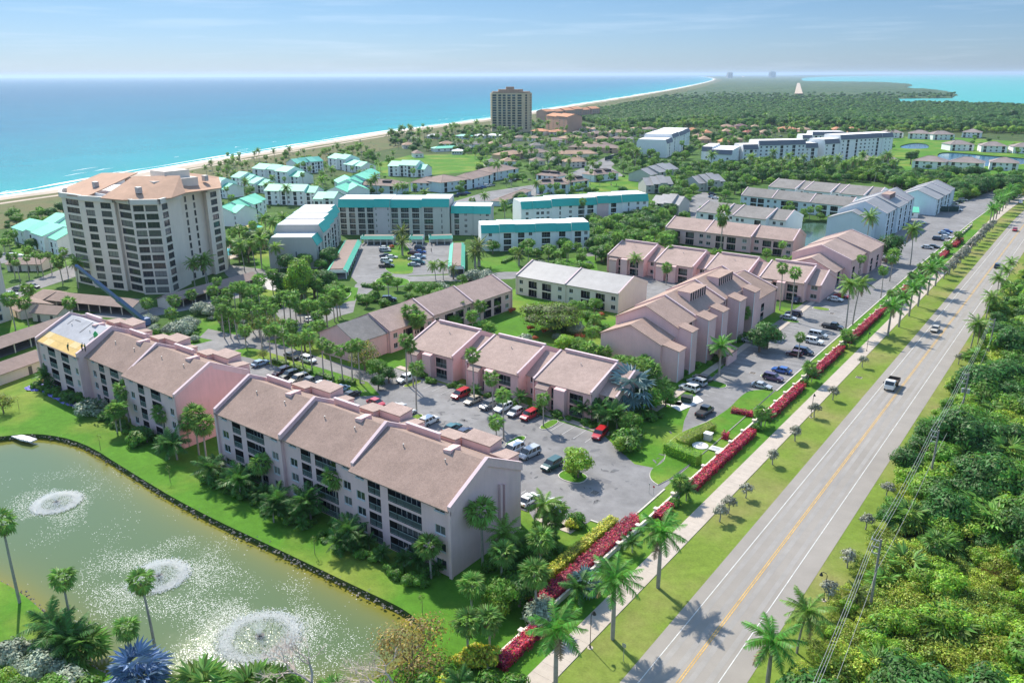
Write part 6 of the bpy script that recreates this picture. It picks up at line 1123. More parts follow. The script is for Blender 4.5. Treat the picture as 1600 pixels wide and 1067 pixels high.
# hedges: boxes of leaves, each length a thing
def hedge(a, b, w, h, m, label, dens=60, size=.13, name='hedge', group=None, mats=None):
    a, b = Vector((a[0], a[1], 0)), Vector((b[0], b[1], 0)); L = (b - a).length; n = max(1, int(L / 1.2)); mb = MB(); rs = RN
    lobes = [((L * (i + .5) / n, rs.uniform(-.08, .08), h * .5), w * .58, (1.25, 1, h / w * rs.uniform(.9, 1.08))) for i in range(n)]
    for i in range(int(L * dens)):
        u = rs.uniform(0, L); s = rs.random(); wob = 1 + .12 * noise.noise((u * .9, 3, 0))
        if s < .45: p = Vector((u, rs.uniform(-w/2, w/2), h * wob)); d = Vector((0, 0, 1))
        elif s < .72: p = Vector((u, -w/2 * wob, rs.uniform(.05, h))); d = Vector((0, -1, 0))
        elif s < .94: p = Vector((u, w/2 * wob, rs.uniform(.05, h))); d = Vector((0, 1, 0))
        else: p = Vector((rs.choice((0, L)), rs.uniform(-w/2, w/2), rs.uniform(.05, h))); d = Vector((rs.choice((-1, 1)), 0, 0))
        p += Vector((rs.uniform(-1, 1), rs.uniform(-1, 1), rs.uniform(-1, 1))) * .13 + Vector((0, .25 * noise.noise((u * .7, 8, 0)), .26 * noise.noise((u * 1.1, p.y * 1.5, 4)))); nn = (d + Vector((rs.uniform(-1, 1), rs.uniform(-1, 1), rs.uniform(-.3, 1))) * .6).normalized(); q = nn.orthogonal().normalized(); r_ = nn.cross(q); t = rs.uniform(0, 6.28); q, r_ = q*cos(t)+r_*sin(t), r_*cos(t)-q*sin(t); s_ = size * rs.uniform(.6, 1.4)
        mb.add([p - q*s_, p + r_*s_*.55, p + q*s_, p - r_*s_*.55], [(0,1,2,3)], 0 if not mats or rs.random() < .75 else rs.randrange(1, len(mats)))
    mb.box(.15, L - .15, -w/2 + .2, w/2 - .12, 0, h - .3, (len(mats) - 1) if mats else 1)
    o = ob(name, mb.mesh(name, (mats or [m]) + [G_DARK]), None, a, atan2((b-a).y, (b-a).x)); tag(o, label, 'hedge', group); return o
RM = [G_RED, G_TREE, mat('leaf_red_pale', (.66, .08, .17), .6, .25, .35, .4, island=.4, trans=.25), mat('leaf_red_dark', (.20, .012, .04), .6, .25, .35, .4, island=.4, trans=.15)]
for x, y0, y1, w, l in [(-47.7,61,70,1.7,'short red-leaved hedge length nearest the bottom of the photo'), (-50.4,72,98.5,2.3,'widest red-leaved hedge, behind the wall next to the yellow hedge'), (-47.8,102,106.5,1.2,'tiny red hedge tuft between palms beside the nearest car park corner'), (-47.6,114.5,142,1.7,'long red hedge beside the manhole lawn'), (-47.6,150,172.5,1.7,'red hedge below the parked silver coupe'), (-47.7,180,204,1.7,'red hedge beside the blue and purple cars'), (-47.8,211,249,1.7,'longest red hedge, beside the dark pickup'), (-47.6,262,281,1.6,'red hedge just past the coconut palm pair'), (-47.4,305,318,1.6,'red hedge beside the far car park, nearer one'), (-47.2,335,349,1.6,'red hedge beside the far car park, second one'), (-47,362,380,1.6,'red hedge farthest up the road')]: hedge((x, y0), (x, y1), w, 1.25, G_RED, l, 260 if y0 < 150 else 120, .13 if y0 < 150 else .18, mats=RM)
hedge((-53.0, 73.5), (-52.8, 97), 1.7, 1.5, G_YEL, 'yellow croton hedge parallel to the widest red hedge', 230, .13, mats=[G_YEL, G_LIME])
hedge((-51.2,100.5), (-49.8,98.4), 1.3, 1.2, G_RED, 'small red bush at the car park end of the wide red hedge', 130, mats=RM)
p, q = at(1040,706), at(1092,727); hedge((p.x,p.y), (q.x,q.y), 2.2, 2.2, G_TREE, 'thick clipped green hedge on the rounded lawn by the drive', 170, .12, mats=[G_LIME, G_TREE])
p, q = at(1062,700), at(1112,672); hedge((p.x,p.y), (q.x,q.y), 2.0, 1.7, G_OLIVE, 'loose olive hedge curving behind the round manhole slab', 150, .13, mats=[G_OLIVE, G_RUST, G_LIME])
p, q = at(1142,645), at(1177,651); hedge((p.x,p.y), (q.x,q.y), 1.4, 1.1, G_RED, 'low red hedge on the lawn above the cabinet', 130, mats=RM)
p, q = at(1128,684), at(1139,686); hedge((p.x,p.y), (q.x,q.y), 1.5, 1.3, G_RED, 'round red bush beside the beige utility cabinet', 150, mats=RM)
for a, b, l in [((890,735),(905,748),'clipped green hedge at the foot of the island tree'), ((700,472),(740,462),'green hedge along the back of the long tan row'), ((590,460),(570,470),'green hedge clump beside the curved drive'), ((600,452),(566,448),'clipped hedge on the drive bend'), ((20,375),(82,392),'long clipped hedge in front of the far-left teal villas'), ((-158,112.6),(-152,112.6),'hedge lengths below the tall palm row, left one'), ((-150.5,112.5),(-143.5,112.5),'hedge lengths below the tall palm row, second one'), ((-141.5,112.6),(-136,112.7),'hedge lengths below the tall palm row, third one'), ((-134.5,113),(-130,114),'hedge lengths below the tall palm row, right one'), ((785,412),(800,405),'low hedge near the small dark pool of water'), ((455,388),(430,372),'hedge at the hotel garden edge'), ((780,330),(870,300),'dark hedge between the two club car parks')]:
    p, q = (Vector((*a, 0)), Vector((*b, 0))) if a[0] < 0 else (at(*a), at(*b)); hedge((p.x,p.y), (q.x,q.y), 1.5, 1.2, G_TREE, l, 40, .22, mats=[G_TREE, G_LIME, G_DARK])

# scattered planting in the gardens: zones in the photo, kept off roofs, roads, water and open lawns
OPENL = [[at(*p) for p in P] for P in [[(0,590),(200,640),(700,905),(760,1067),(0,1067)], [(120,432),(260,430),(210,560),(0,560)], [(400,350),(450,340),(455,360),(410,375)], [(590,262),(700,235),(770,262),(700,282),(630,290),(600,275)], [(700,480),(800,470),(800,520),(700,560)], [(600,545),(640,545),(640,580),(600,580)], [(935,295),(1040,275),(1040,298),(935,312)], [(1395,215),(1460,215),(1455,240),(1395,258)], [(405,455),(470,470),(450,490),(398,480)], [(600,380),(645,380),(645,440),(600,440)]]]
KB = []
for P in KEEP + OPENL: KB.append((min(p[0] for p in P), max(p[0] for p in P), min(p[1] for p in P), max(p[1] for p in P), P))
def free(x, y):
    for a, b, c, d, P in KB:
        if a <= x <= b and c <= y <= d and inside((x, y), P): return False
    return True
def zone(pts, n, mix, smin=.75, smax=1.15, gap=2.6):
    P = [at(*p) for p in pts]; x0, x1, y0, y1 = min(p.x for p in P), max(p.x for p in P), min(p.y for p in P), max(p.y for p in P); k = 0; t = 0
    while k < n and t < n * 14:
        t += 1; x, y = RN.uniform(x0, x1), RN.uniform(y0, y1)
        if not inside((x, y), P) or not free(x, y): continue
        if any(abs(x - a) < gap and abs(y - b) < gap for a, b in PLANTED[-250:]): continue
        plant(RN.choice(mix), x, y, RN.uniform(smin, smax)); k += 1
PB = ['sabal', 'sabal', 'washington', 'broad', 'bush', 'dark', 'silver', 'coconut']; TR = ['broad', 'dark', 'sabal', 'lime', 'broad', 'dark']
zone([(330,470),(470,450),(560,470),(520,540),(400,560),(330,520)], 26, ['washington','sabal','broad','sabal'], .7, 1.)
zone([(205,500),(330,455),(560,450),(545,478),(500,520),(380,525),(260,550)], 26, ['sabal','silver','bush','broad','silver'], .6, 1.)
zone([(370,345),(450,345),(540,440),(450,445),(360,415)], 34, ['sabal','coconut','dark','broad','bush'])
zone([(745,345),(1030,335),(1060,400),(930,430),(910,350)], 100, TR, .8, 1.2); zone([(920,345),(1050,325),(1060,430),(960,425),(925,400)], 80, TR + ['bush'], .7, 1.1)
zone([(800,400),(930,395),(940,430),(900,470),(830,430)], 30, ['broad','sabal','lime','bush','silver'], .6, 1.)
zone([(660,235),(1000,222),(1030,300),(820,335),(780,300),(700,255)], 300, PB + ['broad', 'sabal'], .75, 1.15)
zone([(560,290),(700,290),(800,335),(760,420),(700,330),(560,310)], 30, PB, .7, 1.1)
zone([(350,255),(560,235),(620,250),(620,290),(520,320),(360,330),(300,290)], 200, ['sabal','washington','coconut','broad','bush'], .65, 1.)
zone([(0,345),(110,335),(110,400),(0,430)], 36, ['sabal','broad','bush','dark'], .7, 1.1)
zone([(590,215),(770,200),(830,215),(770,245),(640,245)], 190, ['coconut','sabal','washington','broad','dark'], .8, 1.2)
zone([(830,195),(1000,200),(1000,235),(840,235)], 190, PB, .8, 1.2); zone([(990,195),(1300,192),(1400,215),(1400,240),(1160,270),(980,300),(960,240)], 560, TR + PB, .9, 1.3)
zone([(1000,260),(1160,262),(1170,300),(1100,330),(1040,330)], 170, TR + ['sabal'], .8, 1.2); zone([(1060,320),(1160,330),(1170,360),(1060,350)], 14, TR, .7, 1.)
zone([(1160,262),(1400,262),(1400,285),(1160,290)], 220, ['broad','dark','sabal','lime','coconut'], .9, 1.2)
zone([(1180,385),(1300,360),(1300,420),(1200,440)], 16, ['sabal','bush','broad'], .6, .9); zone([(1400,340),(1420,330),(1440,345),(1410,365)], 8, TR, .6, .9)
zone([(940,560),(1040,560),(1060,620),(1000,700),(960,690)], 22, ['bush','broad','areca','sabal'], .6, .9)
zone([(1225,330),(1300,340),(1290,400),(1225,380)], 14, ['sabal','bush','broad'], .6, .9); zone([(790,560),(940,520),(940,480),(800,500)], 22, ['bush','broad','sabal','silver','flame'], .5, .9)
zone([(1400,205),(1600,200),(1600,275),(1400,275)], 40, ['broad','dark','sabal'], .6, 1.)
for u, v in [(1105,285),(1050,297)]: cr('flame', u, v, 5, sc=2.4)
cr('cypress', 1115, 203, 16, 'dark column-shaped cypress among the orange roofs', sc=1.5); cr('dark', 1425, 240, 9, 'dark round tree standing between the two golf ponds', sc=1.5); cr('dark', 1583, 172, 16, sc=2.4); cr('dark', 1570, 175, 14, sc=2)
for u, v in [(1230,300),(1242,295)]: cr('orange', u, v, 5, sc=.7)
FARP_DONE = 1
# people-sized beds of low shrubs along the near facades
for (x0, x1, y0, y1, n) in [(-119,-65,66.6,70.8,88), (-187,-133,69.2,71.4,60), (-126,-73,124.9,127.0,34), (-75.5,-70,158,206,26), (-62.5,-55,74,90,22)]:
    for _ in range(n): plant('bush' if RN.random() < .8 else 'areca', RN.uniform(x0, x1), RN.uniform(y0, y1), RN.uniform(.4, .95))
# woodland and thicket too dense to count: grown meshes scattered on one object by geometry nodes
def scatter(name, pts, kinds, mats_=None):
    c = bpy.data.collections.new(name + '_source')
    for k in kinds:
        for d in SPEC[k][:3]:
            o = bpy.data.objects.new('source', d['joined']); c.objects.link(o)
    me = bpy.data.meshes.new(name); me.from_pydata([p[:3] for p in pts], [], []); a = me.attributes.new('scl', 'FLOAT', 'POINT'); a.data.foreach_set('value', [p[3] for p in pts]); a = me.attributes.new('rot', 'FLOAT', 'POINT'); a.data.foreach_set('value', [RN.uniform(0, 6.28) for _ in pts])
    o = ob(name, me); o['kind'] = 'stuff'; ng = bpy.data.node_groups.new(name, 'GeometryNodeTree'); ng.interface.new_socket('Geometry', in_out='INPUT', socket_type='NodeSocketGeometry'); ng.interface.new_socket('Geometry', in_out='OUTPUT', socket_type='NodeSocketGeometry')
    N = ng.nodes; L = ng.links; gi = N.new('NodeGroupInput'); go = N.new('NodeGroupOutput'); ip = N.new('GeometryNodeInstanceOnPoints'); ci = N.new('GeometryNodeCollectionInfo'); ci.inputs['Collection'].default_value = c; ci.inputs['Separate Children'].default_value = True; ci.inputs['Reset Children'].default_value = True
    ip.inputs['Pick Instance'].default_value = True; a1 = N.new('GeometryNodeInputNamedAttribute'); a1.data_type = 'FLOAT'; a1.inputs[0].default_value = 'scl'; a2 = N.new('GeometryNodeInputNamedAttribute'); a2.data_type = 'FLOAT'; a2.inputs[0].default_value = 'rot'; cx = N.new('ShaderNodeCombineXYZ')
    L.new(a2.outputs[0], cx.inputs[2]); L.new(gi.outputs[0], ip.inputs['Points']); L.new(ci.outputs[0], ip.inputs['Instance']); L.new(cx.outputs[0], ip.inputs['Rotation']); L.new(a1.outputs[0], ip.inputs['Scale']); L.new(ip.outputs[0], go.inputs[0])
    md = o.modifiers.new('scatter', 'NODES'); md.node_group = ng; return o
# roadside thicket on the right: the nearest 260 as single trees, the rest as one mass
tpts = []
def edge_x(y): return -18.6 + 1.3 * noise.noise((y * .09, 0, 0)) + (bend(y) if y > 430 else 0)
y = 55.
while y < 900:
    st = 1.9 if y < 200 else 2.6 if y < 420 else 4.5; x = edge_x(y)
    while x < max(12 if y < 300 else 30, -19 + .22 * y) + bend(y):
        d = x - edge_x(y); big = 1.0 if d > 3 else .62; tpts.append((x + RN.uniform(-.8, .8), y + RN.uniform(-.8, .8), -.4, RN.uniform(.5, 1.35) * big * (1 + .45 * noise.noise((x * .08, y * .08, 0))) * (1 if y < 420 else 1.5))); x += st
    y += st
tpts.sort(key=lambda p: hypot(p[0], p[1])); vis = [p for p in tpts if (lambda q: 0 < q[0] < 1600 and 0 < q[1] < 1110)(px((p[0], p[1], 2)))]
for p in vis[:250]: plant(RN.choice(['mang', 'mangl', 'mang', 'mangl', 'lime', 'silver' if RN.random() < .3 else 'mang', 'rust' if RN.random() < .05 else 'mangl']) if RN.random() < .93 else 'palmetto', p[0], p[1], p[3] * (.72 if True else 1))
ids = {id(p) for p in vis[:250]}
for p in [q for q in vis if id(q) not in ids][::22]: plant('palmetto', p[0], p[1], RN.uniform(1., 1.6), z=1.2)
for u, v, h, k in [(1480,965,4.4,'palmetto'),(1420,870,4.2,'palmetto'),(1460,850,4.6,'sabal'),(1475,840,3.6,'palmetto'),(1590,735,5.,'sabal'),(1582,760,4.4,'sabal'),(1370,1030,3.4,'palmetto'),(1340,925,3.2,'date'),(1440,705,3.4,'date'),(1530,700,3.4,'palmetto'),(1375,975,3.4,'bush'),(1465,975,3.6,'silver')]: cr(k, u, v, h)
scatter('roadside_thicket', [p for p in tpts if id(p) not in ids], ['mang', 'mangl', 'lime', 'lime', 'mangl', 'mang', 'dark', 'broad'])
for kk in ('broad', 'dark', 'lime', 'bush', 'coconut', 'sabal', 'washington', 'silver'):
    L_ = [p for p in FARP if p[4] == kk]
    if L_: scatter('distant_' + ('palms' if kk in ('coconut', 'sabal', 'washington') else 'trees'), L_, [kk])
# dark woodland between the homes and the road
wp = []
for P, sp, s in [([(1270,274),(1330,274),(1620,286),(1640,315),(1560,318),(1545,300),(1500,322),(1480,296),(1395,296),(1375,285),(1290,278)], 4.6, 1.15), ([(940,196),(1100,190),(1600,192),(1700,200),(1700,212),(1400,206),(1270,200),(1180,196),(1060,200),(960,203)], 9, 1.5)]:
    Q = [at(*p) for p in P]; x0, x1, y0, y1 = min(p.x for p in Q), max(p.x for p in Q), min(p.y for p in Q), max(p.y for p in Q); yy = y0
    while yy < y1:
        xx = x0
        while xx < x1:
            x, y = xx + RN.uniform(-.4, .4) * sp, yy + RN.uniform(-.4, .4) * sp
            if inside((x, y), Q) and free(x, y): wp.append((x, y, -.3, RN.uniform(.75, 1.25) * s * (1 + .3 * noise.noise((x*.03, y*.03, 0)))))
            xx += sp
        yy += sp
scatter('woodland', wp, ['broad', 'dark', 'mang', 'lime'])
# mangrove forest to the horizon: a bumpy canopy with crowns standing in it
homeline = [at(*p) for p in [(-200,330),(560,232),(700,203),(930,196),(1000,196),(1100,192),(1250,191),(1400,196),(1620,203),(1800,215)]]
landp = [Vector((p.x, p.y, 0)) for p in land_outer]
LB = (min(p.x for p in landp), max(p.x for p in landp))
forest_edge = [at(*p) for p in [(845,188),(900,186),(940,196),(1000,196),(1100,192),(1250,191),(1400,196),(1620,200),(1900,215)]]
ymin_poly = forest_edge + [Vector((60000, 2500, 0)), Vector((60000, 90000, 0)), Vector((-20000, 90000, 0)), Vector((-3000, 8000, 0)), at2(870,177)]
shl = [Vector((p.x, p.y, 0)) for p in shore]
mb = MB(); nr, nt_ = 230, 300; R0, R1 = 780., 52000.; hgt = []; thk = []
for i in range(nr + 1):
    r = R0 * (R1 / R0) ** ((i / nr) ** 1.15)
    for j in range(nt_ + 1):
        th = radians(-62 + 78 * j / nt_); x, y = r * sin(th), r * cos(th); p = Vector((x, y, 0)); inn = inside(p, landp) and inside(p, ymin_poly)
        if inn and near_d(p, shl) < 110: inn = False
        k = min(r, 9000) / 1500
        h = (3.2 + 1.8 * noise.noise((x * .03, y * .03, 0)) + 1.6 * noise.noise((x * .11, y * .11, 5)) + 1.8 * noise.noise((x * .006, y * .006, 9))) if inn else -6
        mb.v.append((x, y, h))
for i in range(nr):
    for j in range(nt_):
        q = (i*(nt_+1)+j, i*(nt_+1)+j+1, (i+1)*(nt_+1)+j+1, (i+1)*(nt_+1)+j)
        if any(mb.v[t][2] > -5 for t in q): mb.f.append(q[::-1]); mb.m.append(0)
def canopy_mat():
    m = mat('forest_canopy', (.045, .10, .038), .9, .35, .02, .2, bump=0); nt = m.node_tree; N = nt.nodes; L = nt.links; hsv = [n for n in N if n.type == 'HUE_SAT'][0]; geo = [n for n in N if n.type == 'NEW_GEOMETRY'][0]; src = [n for n in N if n.type == 'RGB'][0]; b = N['Principled BSDF']
    n1 = N.new('ShaderNodeTexNoise'); n1.inputs['Scale'].default_value = .0045; n1.inputs['Detail'].default_value = 8; L.new(geo.outputs['Position'], n1.inputs['Vector']); r = N.new('ShaderNodeMapRange'); r.inputs[1].default_value = .4; r.inputs[2].default_value = .62; L.new(n1.outputs[0], r.inputs[0])
    mx = N.new('ShaderNodeMixRGB'); mx.inputs[2].default_value = (.075, .12, .05, 1); L.new(r.outputs[0], mx.inputs[0]); L.new(src.outputs[0], mx.inputs[1])
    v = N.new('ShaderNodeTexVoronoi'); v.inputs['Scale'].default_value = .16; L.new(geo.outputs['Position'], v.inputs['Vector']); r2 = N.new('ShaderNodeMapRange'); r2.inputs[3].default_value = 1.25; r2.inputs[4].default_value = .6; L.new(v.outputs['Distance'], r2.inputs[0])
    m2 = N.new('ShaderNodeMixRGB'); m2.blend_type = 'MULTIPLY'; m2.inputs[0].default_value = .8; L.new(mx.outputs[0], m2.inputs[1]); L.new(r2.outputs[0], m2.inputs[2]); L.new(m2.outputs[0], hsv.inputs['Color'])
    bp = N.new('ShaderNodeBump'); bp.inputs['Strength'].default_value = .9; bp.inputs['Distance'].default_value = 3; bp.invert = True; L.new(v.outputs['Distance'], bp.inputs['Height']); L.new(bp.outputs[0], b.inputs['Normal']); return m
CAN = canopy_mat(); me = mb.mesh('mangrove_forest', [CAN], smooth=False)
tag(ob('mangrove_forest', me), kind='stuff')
fp = []
for _ in range(75000):
    u, v = RN.uniform(820, 1640), 119.5 + 84 * RN.random() ** .85; p = at(u, v); dd_ = hypot(p.x, p.y)
    if RN.random() > 1.35 - dd_ / 2400: continue
    if dd_ > 9000 or not inside(p, ymin_poly) or not free(p.x, p.y) or near_d(p, shl[8:]) < 112 or not inside(p, landp): continue
    sc_ = RN.uniform(1.0, 1.7) * max(1, dd_ / 2600); fp.append((p.x, p.y, .3 + 1.5 * noise.noise((p.x*.006, p.y*.006, 9)) - (sc_ - 1) * 3.4, sc_))
scatter('forest_crowns', fp, ['mang', 'broad', 'dark', 'mang'])
# scrub on the dune
sp = []
for _ in range(2600):
    i = RN.randrange(0, len(fine) - 1); p = fine[i].lerp(fine[i+1], RN.random()); q = (fine[i+1] - fine[i]).normalized(); d = RN.uniform(18, 95); x, y = p.x + q.y * d, p.y - q.x * d
    if y < 3500 and free(x, y): sp.append((x, y, -.3, RN.uniform(.22, .55) * (1 + d / 90)))
scatter('dune_bushes', sp, ['bush', 'silver'])
# ------------------------------------------------------------------ vehicles
PAINT = mat('car_paint', (.5, .5, .5), .28, 0, 1., .6, objcol=True, coat=.6); TYRE = mat('tyre_rubber', (.02, .02, .02), .8, .1, 3.); RIM = mat('wheel_rim', (.45, .45, .46), .3, .0, 1., .6, metal=.7)
CGL = mat('car_glass', (.015, .02, .024), .05, 0, 1., .9); LAMPW = mat('headlight_lens', (.75, .77, .78), .15, 0, 1., .8); LAMPR = mat('taillight_lens', (.35, .01, .01), .25, 0, 1., .7); PLAST = mat('dark_trim', (.03, .03, .032), .6, 0, 1.)
CARS = {}
def ring(x, hw, z0, z1, r=.12):     # rounded box section at x
    return [(x, -hw+r*.6, z0), (x, -hw, z0+r), (x, -hw, z1-r*1.2), (x, -hw+r, z1), (x, hw-r, z1), (x, hw, z1-r*1.2), (x, hw, z0+r), (x, hw-r*.6, z0)]
def loft(mb, rings, mi=0, cap=True):
    n = len(rings[0]); o = len(mb.v)
    for r in rings: mb.v += r
    for k in range(len(rings)-1):
        for i in range(n): j = (i+1) % n; mb.f.append((o+k*n+i, o+(k+1)*n+i, o+(k+1)*n+j, o+k*n+j)); mb.m.append(mi)
    if cap: mb.f.append(tuple(o+i for i in range(n))); mb.m.append(mi); mb.f.append(tuple(o+(len(rings)-1)*n+n-1-i for i in range(n))); mb.m.append(mi)
def car_kind(kind):
    if kind in CARS: return CARS[kind]
    L, W, belt, roof, hood, c0, c1, c2, c3 = {'sedan': (4.7,1.82,.92,1.43,.86,-1.95,-1.25,.35,1.15), 'coupe': (4.6,1.84,.88,1.34,.82,-1.85,-1.0,.25,1.15), 'suv': (4.7,1.9,1.08,1.72,1.02,-2.2,-1.95,.5,1.1), 'minivan': (5.0,1.95,1.05,1.76,.98,-2.35,-2.1,.75,1.6), 'hatch': (4.1,1.78,.95,1.5,.9,-1.9,-1.6,.35,1.0), 'pickup': (5.7,1.98,1.12,1.85,1.1,-.55,-.4,1.0,1.55)}[kind]
    h = L/2; w = W/2; body = MB(); bz = .28
    prof = [(-h, w*.86, .5, belt*.86), (-h+.12, w*.95, .34, belt*.97), (-h+.6, w, bz, belt), (c0+.1, w, bz, belt), (0, w, bz, belt), (c3, w, bz, belt), (c3+.25, w*.99, bz, hood+.04), (h-.5, w*.96, bz, hood*.97), (h-.12, w*.88, .36, hood*.84), (h, w*.78, .46, hood*.68)]
    loft(body, [ring(*p) for p in prof])
    if kind == 'pickup': body.box(-h+.12, -.7, -w+.12, w-.12, belt-.02, belt+.01, 1)
    rw = w*.80
    # roof panel and pillars as body colour, glass as its own mesh
    body.add([(c1,-rw,roof),(c2,-rw,roof),(c2,rw,roof),(c1,rw,roof),(c1-.04,-rw-.03,roof-.1),(c2+.06,-rw-.03,roof-.1),(c2+.06,rw+.03,roof-.1),(c1-.04,rw+.03,roof-.1)], [(0,1,2,3),(0,4,5,1),(1,5,6,2),(2,6,7,3),(3,7,4,0)], 0)
    gl = MB(); wb = w-.06
    g = [(c0,-wb,belt-.02),(c3,-wb,belt-.02),(c3,wb,belt-.02),(c0,wb,belt-.02),(c1-.04,-rw-.03,roof-.1),(c2+.06,-rw-.03,roof-.1),(c2+.06,rw+.03,roof-.1),(c1-.04,rw+.03,roof-.1)]
    gl.add(g, [(0,1,5,4),(1,2,6,5),(2,3,7,6),(3,0,4,7)])
    for f in ((0,.06),(.34,.40),(.68,.74),(.95,1.)):     # pillars
        for sd in (-1, 1):
            a, b = c0+(c3-c0)*f[0], c0+(c3-c0)*f[1]; a2, b2 = c1+(c2-c1)*f[0], c1+(c2-c1)*f[1]; y0, y1 = sd*(wb+.012), sd*(rw+.045)
            q = [(a,y0,belt),(b,y0,belt),(b2,y1,roof-.08),(a2,y1,roof-.08)]; body.add(q if sd < 0 else q[::-1], [(0,1,2,3)], 0)
    for x in (h*.62, -h*.60):                           # wheel arches
        for sd in (-1, 1): body.add([(x+.42*cos(t), sd*(w+.006), .33+.42*sin(t)) for t in [pi*k/6 for k in range(7)]], [(0,1,2,3,4,5,6) if sd < 0 else (6,5,4,3,2,1,0)], 1)
    body.box(-h-.03, -h+.1, -w*.8, w*.8, .38, .55, 1); body.box(h-.1, h+.02, -w*.66, w*.66, .38, .56, 1)
    for sd in (-1, 1): body.box(c3-.25, c3-.08, sd*(w+.02)-.07, sd*(w+.02)+.07, belt, belt+.14, 0)
    wh = MB(); N_ = 12
    wh.v += [(.33*cos(2*pi*k/N_), -.1, .33*sin(2*pi*k/N_)) for k in range(N_)] + [(.33*cos(2*pi*k/N_), .1, .33*sin(2*pi*k/N_)) for k in range(N_)]
    for k in range(N_): j = (k+1) % N_; wh.f.append((k, j, N_+j, N_+k)); wh.m.append(0)
    wh.f += [tuple(range(N_))[::-1], tuple(range(N_, 2*N_))]; wh.m += [0, 0]
    wh.add([(.2*cos(2*pi*k/8), y, .2*sin(2*pi*k/8)) for y in (-.108,) for k in range(8)], [tuple(range(8))[::-1]], 1); wh.add([(.2*cos(2*pi*k/8), .108, .2*sin(2*pi*k/8)) for k in range(8)], [tuple(range(8))], 1)
    hl = MB(); hl.box(-.1, .02, -.2, .2, 0, .14); tl = MB(); tl.box(-.02, .06, -.12, .12, 0, .22)
    wpos = [(x, s*(w-.1), .33) for x in (h*.62, -h*.60) for s in (-1, 1)]
    d = dict(body=body.mesh('body', [PAINT, PLAST]), glass=gl.mesh('windows', [CGL]), wheel=wh.mesh('wheel', [TYRE, RIM]), head=hl.mesh('headlight', [LAMPW]), tail=tl.mesh('taillight', [LAMPR]), wpos=wpos, hp=[(h-.06, s*w*.66, hood*.68) for s in (-1, 1)], tp=[(-h+.02, s*w*.76, belt*.72) for s in (-1, 1)])
    j = MB(); mm = [PAINT, PLAST, CGL, TYRE]
    j.add(body.v, body.f); j.m = list(body.m); o = len(j.v); j.v += gl.v; j.f += [tuple(i+o for i in f) for f in gl.f]; j.m += [2]*len(gl.f)
    for p in wpos: o = len(j.v); j.v += [(a+p[0], b+p[1], c+p[2]) for a, b, c in wh.v]; j.f += [tuple(i+o for i in f) for f in wh.f]; j.m += [3]*len(wh.f)
    d['joined'] = j.mesh('car', mm); CARS[kind] = d; return d
COLS = dict(white=(.80,.80,.78), silver=(.42,.44,.46), grey=(.16,.165,.17), black=(.012,.012,.014), red=(.45,.012,.02), maroon=(.09,.012,.02), blue=(.02,.10,.38), navy=(.015,.025,.07), teal=(.015,.12,.13), beige=(.45,.38,.28), purple=(.07,.03,.09), paleblue=(.30,.42,.55), tan=(.5,.45,.36), darkgreen=(.02,.08,.07))
WORDS = dict(paleblue='pale blue', darkgreen='dark green'); KW = dict(sedan='sedan', coupe='coupe', suv='SUV', minivan='minivan', hatch='hatchback', pickup='pickup truck')
def car(kind, col, x, y, ang, label=None, z=None, group=None):
    d = car_kind(kind); dist = hypot(x, y); near = dist < 330; nm = 'pickup_truck' if kind == 'pickup' else 'car'; z = .055 if z is None else z; c = (*COLS[col], 1)
    if near:
        o = ob(nm, None, None, (x, y, z), radians(ang)); b = ob('body', d['body'], o); b.color = c; ob('windows', d['glass'], o)
        for p in d['wpos']: ob('wheel', d['wheel'], o, p)
        for p in d['hp']: ob('headlight', d['head'], o, p)
        for p in d['tp']: ob('taillight', d['tail'], o, p)
    else: o = ob(nm, d['joined'], None, (x, y, z), radians(ang)); o.color = c
    o['category'] = 'pickup truck' if kind == 'pickup' else 'car'
    if label: o['label'] = label
    else: AUTO.append((o, WORDS.get(col, col) + ' ' + KW[kind], nm))
    if group: o['group'] = group
    return o
def cpx(kind, col, u, v, ang, label=None): p = at(u, v, .5); return car(kind, col, p.x, p.y, ang + RN.uniform(-2, 2), label)
N_, S_, E_, W2_ = 90, -90, 0, 180
